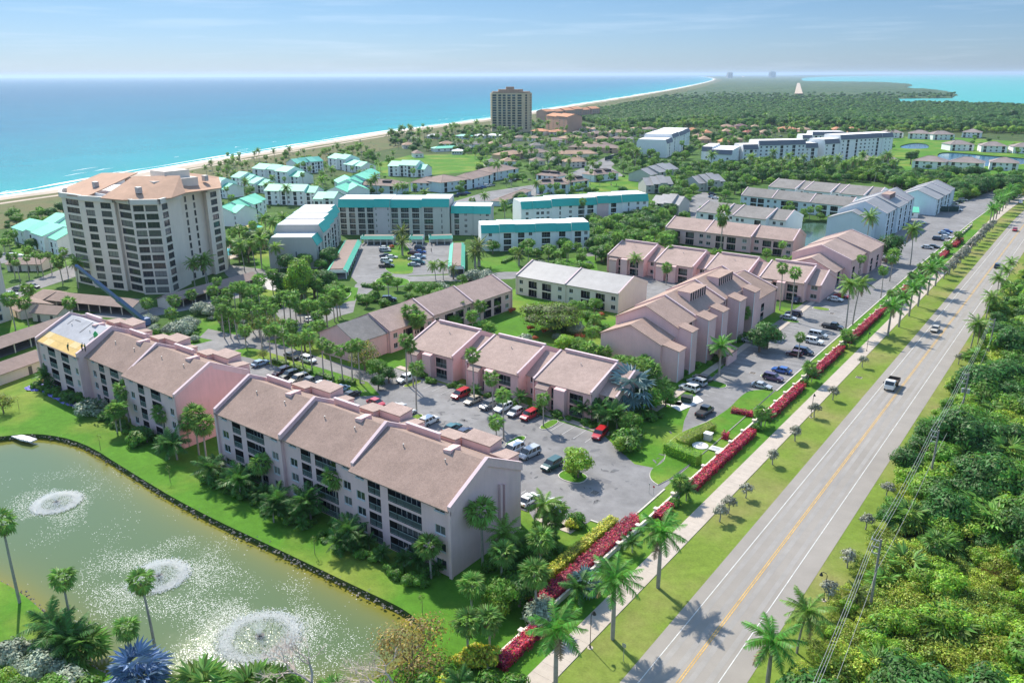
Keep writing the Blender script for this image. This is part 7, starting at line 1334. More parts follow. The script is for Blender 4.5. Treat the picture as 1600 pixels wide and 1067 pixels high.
for a in [('suv','maroon',440,582,S_),('suv','black',452,587,S_),('minivan','beige',467,593,S_),('pickup','grey',486,597,S_),('sedan','white',503,601,N_),('hatch','paleblue',534,608,N_),('sedan','black',549,617,N_),('sedan','red',588,630,E_),('sedan','paleblue',407,568,N_),('sedan','black',456,557,E_),('suv','white',482,563,E_),
    ('suv','white',634,593,S_-3),('minivan','red',720,617,S_-3),('sedan','beige',739,626,S_-3),('suv','grey',764,634,S_-3),('suv','white',786,638,S_-3),('hatch','silver',805,645,S_),('sedan','white',620,637,N_),('sedan','white',635,646,N_),('suv','white',671,658,N_),('sedan','teal',707,669,N_),('sedan','navy',726,676,N_),('sedan','white',746,683,N_),('suv','black',768,690,N_),
    ('minivan','white',802,703,S_-6),('minivan','silver',827,709,S_-6),('suv','darkgreen',862,727,S_-6),('sedan','white',826,781,N_),('suv','white',859,791,N_),('suv','red',827,650,S_-3),('suv','red',937,679,S_+8),('suv','white',1077,607,W2_-8),('suv','silver',1089,598,W2_-8),('sedan','grey',1098,591,W2_-8),('pickup','black',1101,644,N_-4),
    ('coupe','silver',1190,603,E_),('suv','purple',1208,591,E_),('sedan','blue',1221,579,W2_),('hatch','maroon',1241,553,W2_),('minivan','navy',1255,550,E_),('suv','white',1272,534,E_),('minivan','silver',1278,524,E_),('pickup','black',1301,511,E_),('sedan','silver',1232,497,E_),('suv','navy',1240,491,W2_),
    ('suv','navy',1244,470,S_),('sedan','white',1305,468,E_),('sedan','red',1315,463,E_),('pickup','grey',1386,406,E_),('sedan','blue',1184,534,E_),('sedan','silver',1172,533,E_),('sedan','white',1196,527,W2_),
    ('sedan','silver',1449,387,E_),('sedan','black',1459,386,E_),('suv','navy',1466,374,E_),('sedan','white',1478,371,E_),('sedan','paleblue',1475,365,E_),('sedan','blue',1480,362,E_),('sedan','navy',1420,357,E_),('suv','silver',1427,354,E_),('sedan','purple',1434,352,E_),('sedan','white',1439,348,E_),('suv','silver',1490,318,E_),('sedan','navy',1498,316,E_),('sedan','silver',1492,324,E_),('sedan','white',1496,328,E_),('suv','silver',1505,313,E_)]: cpx(*a)
HA = 34
for a in [('pickup','black',604,416,HA),('suv','white',604,408,HA),('sedan','navy',602,400,HA+180),('suv','silver',602,392,HA),('sedan','white',601,388,HA),('sedan','white',612,402,HA),('minivan','teal',654,411,HA),('sedan','silver',647,414,HA),('suv','paleblue',656,402,HA),('sedan','white',647,405,HA),('sedan','blue',657,394,HA),('sedan','maroon',646,396,HA),('suv','navy',656,388,HA),('suv','navy',608,468,40),('coupe','white',481,499,150),('sedan','white',500,508,150),
    ('sedan','black',52,448,20),('sedan','grey',30,452,20),('sedan','silver',18,460,20),('suv','white',3,466,20),('suv','white',24,400,60),('sedan','white',36,402,60),('sedan','silver',48,403,60),('sedan','white',66,404,60),('suv','white',78,405,60),
    ('sedan','navy',711,307,60),('sedan','blue',718,304,60),('suv','navy',724,304,60),('sedan','blue',730,302,60),('sedan','navy',749,295,60),('sedan','blue',755,293,60),('suv','white',761,291,60),('sedan','silver',768,290,60),('sedan','white',795,284,60),('suv','black',802,283,60),('sedan','black',809,281,60),('suv','silver',812,304,60),('sedan','silver',819,299,60),('sedan','paleblue',1113,308,10),('sedan','white',1118,310,10),('suv','navy',1113,304,10),('sedan','white',1133,301,30),('suv','grey',1128,297,30),('sedan','silver',1012,404,100),('sedan','white',1020,398,100),('sedan','white',985,404,30)]: cpx(*a)
car('sedan', 'tan', -31.6, at(1452,516).y, -90, 'tan sedan on the highway between two palm shadows', .08); car('hatch', 'red', -31.3, at(1571,360).y, -90, 'small red car far up the highway', .08)
car('suv', 'navy', -28.0, at(1552,418).y, 90, 'dark SUV driving away behind the roadside palm crown', .08); p = at(1594,318); car('sedan', 'white', p.x, p.y, -80, 'white car at the far end of the highway near the right edge', .08)
# flatbed truck on the highway
tk = thing('flatbed_truck', 'white cab-over truck with a dark flatbed driving towards the camera on the highway', 'truck', (-31.4, at(1388,612).y + 2.6, .08), -pi/2)
WCAB = mat('truck_white', (.78, .78, .76), .35, 0, 1., .5)
mb = MB(); loft(mb, [ring(.9, 1.0, .55, 2.25, .15), ring(1.0, 1.05, .5, 2.35, .15), ring(2.2, 1.05, .5, 2.35, .15), ring(2.65, 1.02, .5, 1.55, .12), ring(2.75, .98, .55, 1.35, .1)]); ob('cab', mb.mesh('cab', [WCAB]), tk)
mb = MB(); mb.poly([(2.28,-.92,2.25),(2.69,-.9,1.5),(2.69,.9,1.5),(2.28,.92,2.25)]); mb.poly([(1.2,-1.06,1.5),(2.1,-1.06,1.5),(2.05,-1.06,2.1),(1.2,-1.06,2.1)]); mb.poly([(1.2,1.06,1.5),(1.2,1.06,2.1),(2.05,1.06,2.1),(2.1,1.06,1.5)]); ob('windscreen', mb.mesh('windscreen', [CGL]), tk)
mb = MB(); mb.box(-3.2, .75, -1.15, 1.15, .95, 1.1); [mb.box(-3.2, .75, s*1.13-.03, s*1.13+.03, 1.1, 1.75) for s in (-1, 1)]; mb.box(.68, .75, -1.15, 1.15, 1.1, 2.1); mb.box(-3.2, -3.14, -1.15, 1.15, 1.1, 1.75); mb.box(-3.0, .6, -.5, .5, .5, .95); ob('flatbed', mb.mesh('flatbed', [mat('rusty_bed', (.10,.075,.06), .8, .2, 2.)]), tk)
for x, s in ((1.9,-1),(1.9,1),(-1.9,-1),(-1.9,1)): w_ = ob('wheel', car_kind('suv')['wheel'], tk, (x, s*.93, .42)); w_.scale = (1.27, 1.3, 1.27)
for s in (-1, 1): ob('headlight', car_kind('suv')['head'], tk, (2.72, s*.75, .8)); m_ = MB(); m_.box(-.05, .05, -.1, .1, 0, .35); ob('mirror', m_.mesh('mirror', [PLAST]), tk, (2.35, s*1.25, 1.6))
# ------------------------------------------------------------------ street furniture
def lamp(x, y, h, label, arm=(1, 0), col=None):
    t = thing('street_lamp', label, 'street lamp', (x, y, 0)); mb = MB(); mb.tube([(0,0,0),(0,0,.35)], .13, 8); mb.tube([(0,0,.35),(0,0,h-.3),(arm[0]*.15,arm[1]*.15,h-.02),(arm[0]*.5,arm[1]*.5,h+.05),(arm[0]*.75,arm[1]*.75,h-.15)], .05, 6); ob('post', mb.mesh('post', [BLACKM]), t)
    mb = MB(); mb.tube([(0,0,.12),(0,0,-.1),(0,0,-.34)], [.07,.16,.26], 8); ob('lamp_head', mb.mesh('lamp_head', [BLACKM]), t, (arm[0]*.75, arm[1]*.75, h-.2)); mb = MB(); mb.tube([(0,0,0),(0,0,.08)], .38, 10); ob('footing', mb.mesh('footing', [CONC]), t)
for u, v, l in [(922,1012,'black footpath lamp nearest the bottom edge'), (1267,652,'black footpath lamp beside the third small grey tree'), (1354,549,'black footpath lamp near the coconut palm pair shadow')]: p = at(u, v); lamp(p.x, p.y, 5.0, l, (0, 1))
for u, v, l in [(1410,738,'black curved-arm lamp on the thicket side of the highway'), (1287,938,'black lamp beside the grey bushy tree on the right verge')]: p = at(u, v); lamp(p.x, p.y, 4.2, l, (-1, 0))
for i, (u, v) in enumerate([(157,702),(266,752),(492,866),(660,960),(30,640)]):
    p = at(u, v); o = thing('young_tree_stake', ['thin staked sapling on the pond bank, leftmost pair', 'thin staked sapling on the bank below the salmon gable', 'thin staked sapling on the bank below the rightmost near gable', 'thin staked sapling near the rust-brown tree', 'thin sapling beside the purple tarpaulin'][i], 'sapling', (p.x, p.y, 0)); mb = MB(); mb.tube([(0,0,0),(.05,0,1.4),(-.05,.1,2.6)], [.05,.035,.02], 5); ob('stem', mb.mesh('stem', [BARK]), o); mb = MB(); leaves(mb, [((0,0,2.5), .5, (1,1,1.2))], 40, .12); ob('crown', mb.mesh('crown', [G_OLIVE]), o)
# utility poles with cross arms, insulators and wires
PT = [at(1243,1180,11.5), at(1377,842,11.5), at(1467,672,11.5), at(1514,583,11), at(1555,498,11)]; WIRES = []
for i, p in enumerate(PT):
    lab = ['utility pole just below the bottom edge of the photo', 'leaning grey utility pole nearest the camera in the thicket', 'second utility pole in the thicket, level with the flatbed truck', 'utility pole with grey transformers in the thicket', 'farthest utility pole, beside the roadside palms'][i]
    t = thing('utility_pole', lab, 'utility pole', (p.x, p.y, 0)); H = p.z; mb = MB(); mb.tube([(0,0,-.2),(0,0,H)], [.2,.13], 8); ob('pole', mb.mesh('pole', [WOODP]), t)
    for k, (z, w) in enumerate(((H-.35, 1.1), (H-1.3, 1.0), (H-2.2, .9))):
        mb = MB(); mb.box(-w, .15, -.05, .05, z-.05, z+.05); mb.tube([(-w,0,z),(0,0,z-.5)], .025, 4); ob('cross_arm', mb.mesh('cross_arm', [METAL]), t)
        for q in (-w + .05,): mb = MB(); mb.tube([(q,0,z+.05),(q,0,z+.35)], [.07,.05], 6); ob('insulator', mb.mesh('insulator', [TRIMW]), t)
    if i == 3:
        for s in (-.5, .5): mb = MB(); mb.tube([(s,0,H-4.2),(s,0,H-3.3)], .28, 10); ob('transformer', mb.mesh('transformer', [METAL]), t)
    if i > 0:
        a = PT[i-1]
        for dx, dz in ((-1.05, .0), (-.95, -.95), (-.85, -1.85), (.05, -4.6)):
            mb = MB(); pts = [(a.x*(1-s)+p.x*s + dx, a.y*(1-s)+p.y*s, a.z*(1-s)+p.z*s + dz - 1.2*4*s*(1-s)*((p-a).length/45)**2) for s in [k/10 for k in range(11)]]; mb.tube([Vector(q) - Vector((p.x, p.y, 0)) for q in pts], .022, 4); ob('wire', mb.mesh('wire', [METAL]), t)
# things on the lawn by the drive
p = at(1106,688); t = thing('utility_cabinet', 'beige utility cabinet on the lawn beside the round red bush', 'cabinet', (p.x, p.y, 0)); vbox(t, 'housing', -.7, .7, -.6, .6, 0, 1.5, mat('cabinet_beige', (.5,.5,.44), .6, .04, 1.)); vbox(t, 'lid', -.8, .8, -.7, .7, 1.5, 1.62, TRIMW); vbox(t, 'door', -.5, .5, -.63, -.605, .15, 1.35, GREYW)
p = at(1094,698); t = thing('manhole_slab', 'round white concrete manhole slab in the rounded lawn', 'manhole', (p.x, p.y, .2)); mb = MB(); mb.tube([(0,0,0),(0,0,.14)], 1.5, 24); ob('slab', mb.mesh('slab', [TRIMW]), t); mb = MB(); mb.tube([(0,0,.14),(0,0,.18)], .45, 14); ob('cover', mb.mesh('cover', [METAL]), t)
p = at(1118,703); t = thing('hatch_slab', 'square white concrete hatch beside the round manhole slab', 'hatch', (p.x, p.y, .2)); vbox(t, 'slab', -1.1, 1.1, -.9, .9, 0, .14, TRIMW); vbox(t, 'lid', -.8, .8, -.6, .6, .14, .17, METAL)
p = at(1073,629); t = thing('dumpster', 'dark green dumpster on the white slab by the tall pink block', 'dumpster', (p.x, p.y, .15), .1); mb = MB(); mb.add([(-1.1,-.7,.15),(1.1,-.7,.15),(1.1,.7,.15),(-1.1,.7,.15),(-1.15,-.8,1.1),(1.15,-.8,1.1),(1.15,.8,1.45),(-1.15,.8,1.45)], [(0,3,2,1),(4,5,6,7),(0,1,5,4),(1,2,6,5),(2,3,7,6),(3,0,4,7)]); ob('bin', mb.mesh('bin', [mat('dumpster_green', (.02,.06,.045), .6, .1, 2.)]), t); vbox(t, 'lid', -1.18, 1.18, -.84, 0, 1.28, 1.34, BLACKM, .15)
P = [at(*q) for q in [(1042,632),(1090,619),(1099,627),(1062,643)]]; struct('dumpster_pad', (lambda mb: (mb.prism(P if area(P) > 0 else P[::-1], 0, .14), mb.mesh('dumpster_pad', [TRIMW]))[1])(MB()))
for i, (u, v) in enumerate([(1176,583),(1300,490),(1364,533),(929,770),(1342,590)]):
    p = at(u, v); o = thing('drain_grate', ['drain grate in the car park beside the blue sedan', 'drain grate near the dark pickup in the car park', 'drain cover on the verge beside the small grey tree', 'drain grate in the asphalt of the near car park', 'square drain cover on the verge left of the truck'][i], 'drain', (p.x, p.y, .062)); mb = MB(); [mb.box(-.6, .6, -.5+k*.2, -.5+k*.2+.1, 0, .02) for k in range(6)]; ob('bar_grid', mb.mesh('bar_grid', [PLAST]), o); mb = MB(); mb.box(-.7, .7, -.6, .6, -.02, .004); ob('frame', mb.mesh('frame', [CONC]), o)
def sign(u, v, h, label, col=METAL, w=.5, cat='sign'):
    p = at(u, v); t = thing('sign_post', label, cat, (p.x, p.y, 0)); mb = MB(); mb.tube([(0,0,0),(0,0,h)], .035, 5); ob('post', mb.mesh('post', [METAL]), t); mb = MB(); mb.box(-w/2, w/2, -.03, -.0, h-w*1.1, h); ob('plate', mb.mesh('plate', [col]), t)
sign(974,1033,2.6,'small grey road sign seen from behind near the bottom palms'); sign(1014,771,1.9,'thin metal post at the corner of the near car park', w=.2); sign(1021,773,1.7,'short red-topped post at the corner of the near car park', mat('sign_red', (.5,.03,.03), .5, 0, 1.), w=.3)
# blue boom crane standing behind the second pink row
base = at(226,512); tip = at(119,415,24); t = thing('boom_crane', 'blue boom crane reaching from behind the pink row up past the beige tower', 'crane', (base.x, base.y, 0)); BLUEM = mat('crane_blue', (.13, .20, .38), .5, .04, 1.)
d = tip - base; d.z -= 2.2; n = d.normalized(); sd = n.cross(Vector((0,0,1))).normalized(); up_ = sd.cross(n)
for nm, s0, s1, w in (('boom', 0, .42, .55), ('boom_extension', .36, .74, .42), ('boom_extension', .70, 1., .3)):
    mb = MB(); a, b = Vector((0,0,2.2)) + d*s0, Vector((0,0,2.2)) + d*s1; c = [sd*w+up_*w, -sd*w+up_*w, -sd*w-up_*w, sd*w-up_*w]; mb.add([a+q for q in c] + [b+q for q in c], [(0,1,2,3),(7,6,5,4),(0,4,5,1),(1,5,6,2),(2,6,7,3),(3,7,4,0)]); ob(nm, mb.mesh(nm, [BLUEM]), t)
vbox(t, 'cab', -1.6, 1.6, -1.2, 1.2, 1.0, 2.9, BLUEM); vbox(t, 'chassis', -4.4, 4.4, -1.3, 1.3, .5, .98, PLAST)
for x in (-3.4, -2.2, 2.2, 3.4):
    for s in (-1, 1): w_ = ob('wheel', car_kind('suv')['wheel'], t, (x, s*1.2, .45)); w_.scale = (1.4, 1.8, 1.4)
# purple-blue tarpaulins on the lawn
TARP = mat('tarpaulin', (.22, .20, .62), .5, .15, 1.5, .4)
for k, (q, l) in enumerate([([(68,604),(92,606),(122,628),(122,640),(95,630),(66,614)], 'long crumpled purple-blue tarpaulin on the lawn beside the near pink row'), ([(38,607),(66,598),(72,604),(58,612),(42,611)], 'smaller blue-white tarpaulin at the far end of the purple one')]):
    P = [at(*a) for a in q]; x0, x1, y0, y1 = min(p.x for p in P), max(p.x for p in P), min(p.y for p in P), max(p.y for p in P); n = 26; mb = MB(); idx = {}
    for j in range(n+1):
        for i in range(n+1):
            x, y = x0+(x1-x0)*i/n, y0+(y1-y0)*j/n; mb.v.append((x, y, .1 + .45*abs(noise.noise((x*.8, y*.8, k))) + .18*noise.noise((x*2.2, y*2.2, 4))))
    for j in range(n):
        for i in range(n):
            if inside((x0+(x1-x0)*(i+.5)/n, y0+(y1-y0)*(j+.5)/n), P): mb.f.append((j*(n+1)+i, j*(n+1)+i+1, (j+1)*(n+1)+i+1, (j+1)*(n+1)+i)); mb.m.append(0)
    tag(ob('tarpaulin', mb.mesh('tarpaulin', [TARP])), l, 'tarpaulin')
p = at(65,597,.3); t = thing('yellow_tub', 'yellow tub on the lawn beside the tarpaulins', 'tub', (p.x, p.y, .03)); mb = MB(); mb.tube([(0,0,0),(0,0,.7)], [.6,.8], 12, 0, False); ob('bucket', mb.mesh('bucket', [mat('tub_yellow', (.6,.5,.03), .5, 0, 1.)]), t); mb = MB(); mb.tube([(0,0,.68),(0,0,.75)], .84, 12); ob('rim', mb.mesh('rim', [mat('tub_yellow', (.6,.5,.03))]), t)
p = at(37,683); t = thing('culvert', 'pale curved concrete culvert apron on the pond bank', 'culvert', (p.x, p.y, -.3), .2); mb = MB(); [mb.box(-3 + k, -2 + k - .02, -.9 + .1*abs(k-3), .7, 0, .34 - .04*abs(k-3)) for k in range(6)]; ob('apron', mb.mesh('apron', [TRIMW]), t)
p = at(149,521,14.2); t = thing('vent_cap', 'bright green covered vent standing on the unfinished grey roof', 'roof vent', (p.x, p.y, 13.2)); mb = MB(); mb.tube([(0,0,0),(0,0,.9),(0,0,1.5)], [.35,.5,.1], 8); ob('cover', mb.mesh('cover', [mat('cover_green', (.05,.4,.12), .6, 0, 1.)]), t); mb = MB(); mb.tube([(0,0,-.6),(0,0,.05)], .2, 6); ob('pipe', mb.mesh('pipe', [METAL]), t)
# fountains: float, nozzle, spray and foam ring
FOAM = mat('spray_foam', (.86, .87, .85), .5, 0, 1., .5, trans=.3)
for i, f in enumerate(FOUNT):
    t = thing('fountain', ['pond fountain farthest from the camera, spraying a low ring', 'middle pond fountain behind the tall palm, spraying a white ring', 'largest pond fountain, nearest the bare tree'][i], 'fountain', (f.x, f.y, WATERZ)); R = (3.4, 3.7, 4.6)[i]
    mb = MB(); mb.tube([(0,0,-.1),(0,0,.18)], .6, 10); mb.tube([(0,0,.18),(0,0,.5)], .12, 6); ob('float', mb.mesh('float', [PLAST]), t)
    mb = MB()
    for k in range(17000):
        a = RN.uniform(0, 2*pi); s = RN.random() ** .5; r = R * s * RN.uniform(.9, 1.03); z = max(.02, 4*.55*(r/R)*(1-r/R)*RN.uniform(.5, 1.1) + .05); c = Vector((r*cos(a), r*sin(a), z)); q = RN.uniform(.03, .06)
        if RN.random() < .62: g_ = R*(1-RN.gauss(0.06, .13)); c = Vector((g_*cos(a), g_*sin(a), RN.uniform(.02, .2))); q = RN.uniform(.04, .1)
        d1 = Vector((RN.uniform(-1,1), RN.uniform(-1,1), RN.uniform(-1,1))).normalized(); d2 = d1.orthogonal().normalized(); mb.add([c-d1*q, c+d2*q, c+d1*q, c-d2*q], [(0,1,2,3)])
    for k in range(1500):
        z = 2.6 * RN.random() ** 1.2; r = .15 + .5 * z * RN.random(); a = RN.uniform(0, 2*pi); c = Vector((r*cos(a), r*sin(a), z*(1 - .25*r) + .3)); q = RN.uniform(.02, .045); d1 = Vector((RN.uniform(-1,1), RN.uniform(-1,1), RN.uniform(-1,1))).normalized(); d2 = d1.orthogonal().normalized(); mb.add([c-d1*q, c+d2*q, c+d1*q, c-d2*q], [(0,1,2,3)])
    o = ob('spray', mb.mesh('spray', [FOAM]), t); o['kind'] = 'stuff'
# white flecks on the water round the fountains: foam, and sun glints painted in
mb = MB()
for k in range(34000):
    f = FOUNT[RN.choice((0,1,1,2,2,2))]; a = RN.uniform(0, 2*pi); r = 3.8 + abs(RN.gauss(0, 4.4)); x, y = f.x + r*cos(a)*1.2, f.y + r*sin(a)
    pr_ = noise.noise((x*.16, y*.16, 2)) + .12 - .018*r + RN.gauss(0, .16)
    if pr_ < 0 or not inside((x, y), pond): continue
    q = RN.uniform(.02, .065); t_ = RN.uniform(0, pi); mb.add([(x+q*cos(t_+k2*pi/2)*(1.6 if k2 % 2 else 1), y+q*sin(t_+k2*pi/2), WATERZ+.012) for k2 in range(4)], [(0,1,2,3)])
tag(ob('foam_glint_flecks', mb.mesh('foam_glint_flecks', [FOAM])), kind='stuff')
# ------------------------------------------------------------------ people: one skinned body each with clothes as parts
SKIN = mat('skin', (.45, .28, .2), .6, 0, 1.)
def person(x, y, z, rz, label, shirt, legs, lean=0., armup=False):
    t = thing('person', label, 'person', (x, y, z), rz); V = [(0,0,.95),(0,0,1.2),(lean*.3,0,1.42),(lean*.35,0,1.52),(lean*.4,0,1.68),(0,.1,.92),(.06,.11,.5),(0,.12,.06),(.12,.13,.03),(0,-.1,.92),(-.04,-.11,.5),(-.02,-.12,.06),(.1,-.13,.03),(lean*.3,.2,1.4),(lean*.3+.06,.27,1.12),(.2,.24,.9 if not armup else 1.35),(lean*.3,-.2,1.4),(lean*.3+.04,-.27,1.12),(.14,-.26,.88)]
    E = [(0,1),(1,2),(2,3),(3,4),(0,5),(5,6),(6,7),(7,8),(0,9),(9,10),(10,11),(11,12),(2,13),(13,14),(14,15),(2,16),(16,17),(17,18)]; R = [.13,.12,.13,.055,.1,.09,.06,.045,.04,.09,.06,.045,.04,.055,.042,.035,.055,.042,.035]
    me = bpy.data.meshes.new('body'); me.from_pydata(V, E, []); me.materials.append(SKIN); o = ob('body', me, t); md = o.modifiers.new('skin', 'SKIN'); sv = me.skin_vertices[0].data if me.skin_vertices else None
    if sv:
        for i, r in enumerate(R): sv[i].radius = (r, r)
        sv[0].use_root = True
    o.modifiers.new('sub', 'SUBSURF').levels = 1
    mb = MB(); mb.tube([(0,0,.88),(0,0,1.15),(lean*.3,0,1.44)], [.17,.16,.18], 8); mb.tube([(lean*.3,.18,1.42),(lean*.3+.04,.26,1.2)], .07, 6); mb.tube([(lean*.3,-.18,1.42),(lean*.3+.04,-.26,1.2)], .07, 6); ob('shirt', mb.mesh('shirt', [mat('cloth_' + shirt[0], shirt[1], .8, .1, 3.)]), t)
    mb = MB(); [mb.tube([(0,s*.09,.93),(.05*s,s*.11,.5),(0,s*.12,.1)], [.12,.09,.075], 6) for s in (-1, 1)]; ob('trousers', mb.mesh('trousers', [mat('cloth_' + legs[0], legs[1], .8, .1, 3.)]), t)
    mb = MB(); lump(mb, (lean*.4-.01, 0, 1.73), .11, 0, 1, .1); ob('hair', mb.mesh('hair', [BARK]), t)
PW, PK_, PB_, PG_ = ('white', (.7,.7,.68)), ('pink', (.6,.3,.35)), ('dark', (.04,.04,.05)), ('green', (.1,.16,.08))
for u, v, z, sh, lg, l in [(636,868,0,PW,PK_,'person in a white top and pink skirt standing outside the nearest pink row'), (674,394,.05,PB_,PB_,'person in dark clothes walking across the hotel car park'), (1093,0,0,None,None,None), (955,292,.05,PB_,PW,'golfer in dark top standing on the clipped lawn'), (963,291,.05,PB_,PB_,'golfer bending at the edge of the clipped lawn')]:
    if sh is None: continue
    p = at(u, v, z); person(p.x, p.y, p.z, RN.uniform(0, 6), l, sh, lg)
for u, v, l, ar in [(129,549,'roofer bending over on the new plywood deck', False), (134,550,'roofer standing at the right end of the plywood deck', True), (107,549,'roofer crouching at the eave of the unfinished roof', False)]:
    p = at(u, v, 12.0); person(p.x, p.y, 12.1, 1.2, l, PG_, PB_, .5 if not ar else .1, ar)
# hotel pool corner
P = smooth_loop([at(*q) for q in [(348,392),(366,386),(372,396),(352,402)]]); struct('pool_deck', (lambda mb: (mb.prism([p + (p - sum(P, Vector())/len(P)).normalized()*7 for p in (P if area(P) > 0 else P[::-1])], 0, .2), mb.mesh('pool_deck', [CONC]))[1])(MB())); mb = MB(); mb.prism(P if area(P) > 0 else P[::-1], .1, .23); struct('pool_water', mb.mesh('pool_water', [mat('pool_water', (.05,.55,.55), .1, .05, .5, .5)]))
for i, (u, v, c, l) in enumerate([(389,362,(.6,.45,.15),'yellow sunshade beside the garden pool of the hotel'), (402,362,(.1,.5,.42),'mint sunshade beside the garden pool of the hotel')]):
    p = at(u, v); t = thing('sunshade', l, 'parasol', (p.x, p.y, 0)); mb = MB(); mb.tube([(0,0,2.2),(0,0,3.0)], [2.6,.1], 10, 0, False); ob('canopy', mb.mesh('canopy', [mat('canvas_%s' % ('yellow', 'mint')[i], c, .8, .05, 1.)]), t); mb = MB(); mb.tube([(0,0,0),(0,0,2.9)], .05, 5); ob('post', mb.mesh('post', [METAL]), t)
for a, b, h, l in [((1450,332),(1497,332),3,'dark-screened tennis court fence beside the far car park'), ((722,238),(768,238),4,'dark-screened tennis court fence among the club gardens'), ((945,252),(985,243),3.5,'dark-screened court fence beside the street bend')]:
    A, B = at(*a), at(*b); t, L = place(A, B, 12, 'court_fence', l, 'fence'); mb = MB(); mb.box(0, L, -.03, .03, .3, h); ob('screen', mb.mesh('screen', [mat('fence_screen', (.03,.07,.06), .9, .1, 1.)]), t); n = int(L/4)
    for k in range(n+1): m_ = MB(); m_.tube([(L*k/n,-.1,0),(L*k/n,-.1,h+.1)], .06, 5); ob('post', m_.mesh('post', [METAL]), t)
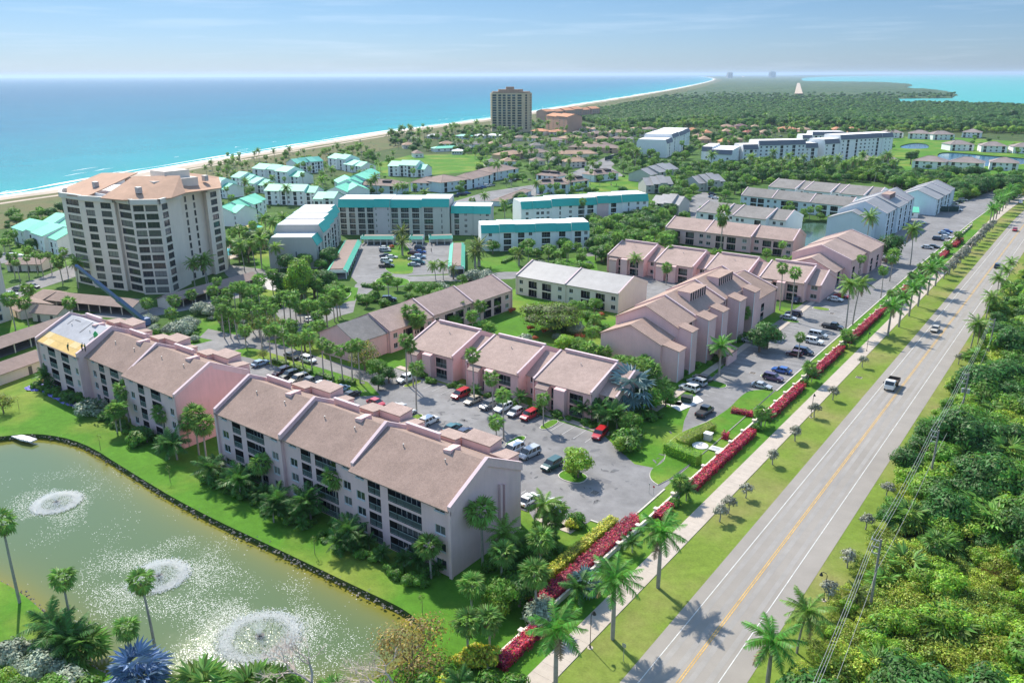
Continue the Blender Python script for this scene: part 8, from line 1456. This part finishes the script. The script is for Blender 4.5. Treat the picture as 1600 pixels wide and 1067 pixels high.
# ------------------------------------------------------------------ labels by place
LM = [((430,575),'in the row above the long car park drive'),((545,600),'in the palm row before the orange-tinged tree'),((650,625),'on the near car park left side'),((745,650),'before the two-storey pink row'),((830,720),'in the middle of the near car park'),((850,790),'behind the nearest gable end'),((930,690),'at the right end of the near car park'),
 ((325,740),'at the left end of the nearest pink row'),((480,790),'along the pond side of the nearest pink row'),((650,880),'at the pond corner of the nearest pink row'),((790,890),'beside the nearest gable wall'),((770,1000),'at the bottom left of the boundary wall'),((200,640),'along the pond side of the second pink row'),((95,590),'at the far end of the second pink row'),((270,690),'below the salmon gable wall'),((60,1020),'in the bottom left corner'),((110,960),'on the left bank of the pond'),((350,1060),'on the bottom bank of the pond'),((220,980),'in front of the middle fountain'),
 ((920,960),'between the red hedge and footpath at the bottom'),((1010,850),'between the wide red hedge and the footpath'),((1100,800),'in the verge near the long red hedge'),((1230,700),'on the verge left of the truck'),((1330,600),'on the verge beyond the truck'),((1400,510),'on the verge beside the longest red hedge'),((1480,400),'in the far grey-leaved row by the footpath'),((1560,340),'at the far end of the footpath'),((1190,650),'beside the manhole lawn'),((1260,590),'between two red hedges by the blue sedan'),((1320,530),'by the dark pickup and red hedge'),((1220,545),'in the middle of the right-hand car park'),((1090,600),'in front of the tall pink block'),((1250,480),'at the north end of the tall pink block'),((1310,450),'in front of the pale pink gabled block'),((1390,410),'near the big dark shade tree'),((1440,370),'in the car park of the pale blue blocks'),((1500,325),'in the farthest car park by the woodland'),
 ((1000,620),'around the blue-silver palm'),((870,530),'in the courtyard garden'),((770,490),'between the two courtyard lawns'),((640,500),'behind the two-storey pink row'),((570,560),'around the orange-tinged tree'),((400,500),'behind the gap between the pond rows'),((270,490),'among the silver shrubs below the tower'),((450,460),'on the oval lawn by the curved drive'),((600,450),'at the bend before the hotel car park'),((690,440),'along the back of the long tan row'),((630,400),'in the middle of the hotel car park'),((450,400),'around the tall tree by the hotel wing'),((360,380),'beside the hotel pool'),((310,430),'at the foot of the beige tower'),((30,400),'at the far left garages'),((50,460),'at the left edge car park'),((120,430),'left of the beige tower base'),
 ((770,380),'beside the hotel right wing'),((850,370),'before the shorter teal mansard block'),((900,400),'on the lawn above the grey metal roof'),((980,390),'around the mint gatehouse'),((1040,370),'left of the low pink row'),((1130,340),'above the low pink row'),((1200,420),'between the low pink row and stepped row'),((1250,370),'around the small green pond'),((1100,310),'around the red flowering tree'),((1030,300),'among the grey shed-roofed villas'),((950,290),'beside the clipped golf lawn'),((840,300),'around the clerestory houses'),((740,290),'around the large club house'),((700,250),'around the club lawn pond'),((800,245),'behind the club car park'),((640,230),'by the dune path'),((700,215),'among the beach pavilions'),((800,210),'below the far tower'),((880,215),'around the terracotta roofs'),((960,225),'around the grey roofs left of the white block'),((1040,265),'below the leftmost white block'),((1120,270),'below the second white block'),((1120,215),'among the orange roofs'),((1200,215),'behind the broad white block'),((1200,265),'below the broad white block'),((1300,265),'below the tallest white block'),((1420,240),'on the golf lawn'),((1540,230),'around the grey houses on the right'),((420,290),'among the left teal villas'),((560,270),'among the right teal villas'),((330,300),'behind the beige tower'),((480,320),'between the villas and the hotel'),((60,345),'around the far left teal villas'),((1270,890),'on the right verge near the bottom'),((1400,740),'at the thicket edge right of the truck'),((1530,500),'in the thicket by the farthest pole'),((1420,900),'in the thicket around the nearest pole'),((1540,750),'in the thicket at the right edge'),((1330,1020),'in the thicket at the bottom edge'),((1480,1020),'in the bottom right corner of the thicket'),((1500,640),'in the thicket by the transformer pole')]
LMW = [(at(u, v), s) for (u, v), s in LM]; ORD = ['leftmost'] + [w + ' from left' for w in 'second third fourth fifth sixth seventh eighth ninth tenth eleventh twelfth thirteenth fourteenth fifteenth sixteenth seventeenth eighteenth nineteenth twentieth'.split()] + ['%d%s from left' % (k, {1: 'st', 2: 'nd', 3: 'rd'}.get(k % 10, 'th')) for k in range(21, 46)]
groups = {}
for o, words, nm in AUTO:
    q = px(o.location); best = min(LM, key=lambda l: (l[0][0]-q[0])**2 + 4*(l[0][1]-q[1])**2)[1]; groups.setdefault((words, best), []).append((q, o))
for (words, ph), lst in groups.items():
    lst.sort(key=lambda t: t[0][0]); n = len(lst)
    if n == 1: lst[0][1]['label'] = '%s %s' % (words, ph); continue
    if n <= 45:
        for i, (q, o) in enumerate(lst): o['label'] = '%s %s, %s' % (words, ph, ORD[i] if i < n-1 else 'rightmost')
    else:
        for q, o in lst: o['label'] = 'one of many %ss %s' % (words, ph)
    g = '%ss %s' % (words, ph)
    for q, o in lst: o['group'] = g
# ------------------------------------------------------------------ air
hz = MB(); hz.box(-80000, 100000, -3500, 100000, -3.0, 112.0)
hm = bpy.data.materials.new('haze'); hm.use_nodes = True; nt = hm.node_tree
for n in list(nt.nodes):
    if n.type == 'BSDF_PRINCIPLED': nt.nodes.remove(n)
pv = nt.nodes.new('ShaderNodeVolumePrincipled'); pv.inputs['Color'].default_value = (.62, .80, 1., 1); pv.inputs['Density'].default_value = 0.000052; pv.inputs['Anisotropy'].default_value = .25
nt.links.new(pv.outputs[0], nt.nodes['Material Output'].inputs['Volume'])
tag(ob('haze', hz.mesh('haze', [hm])), kind='stuff')
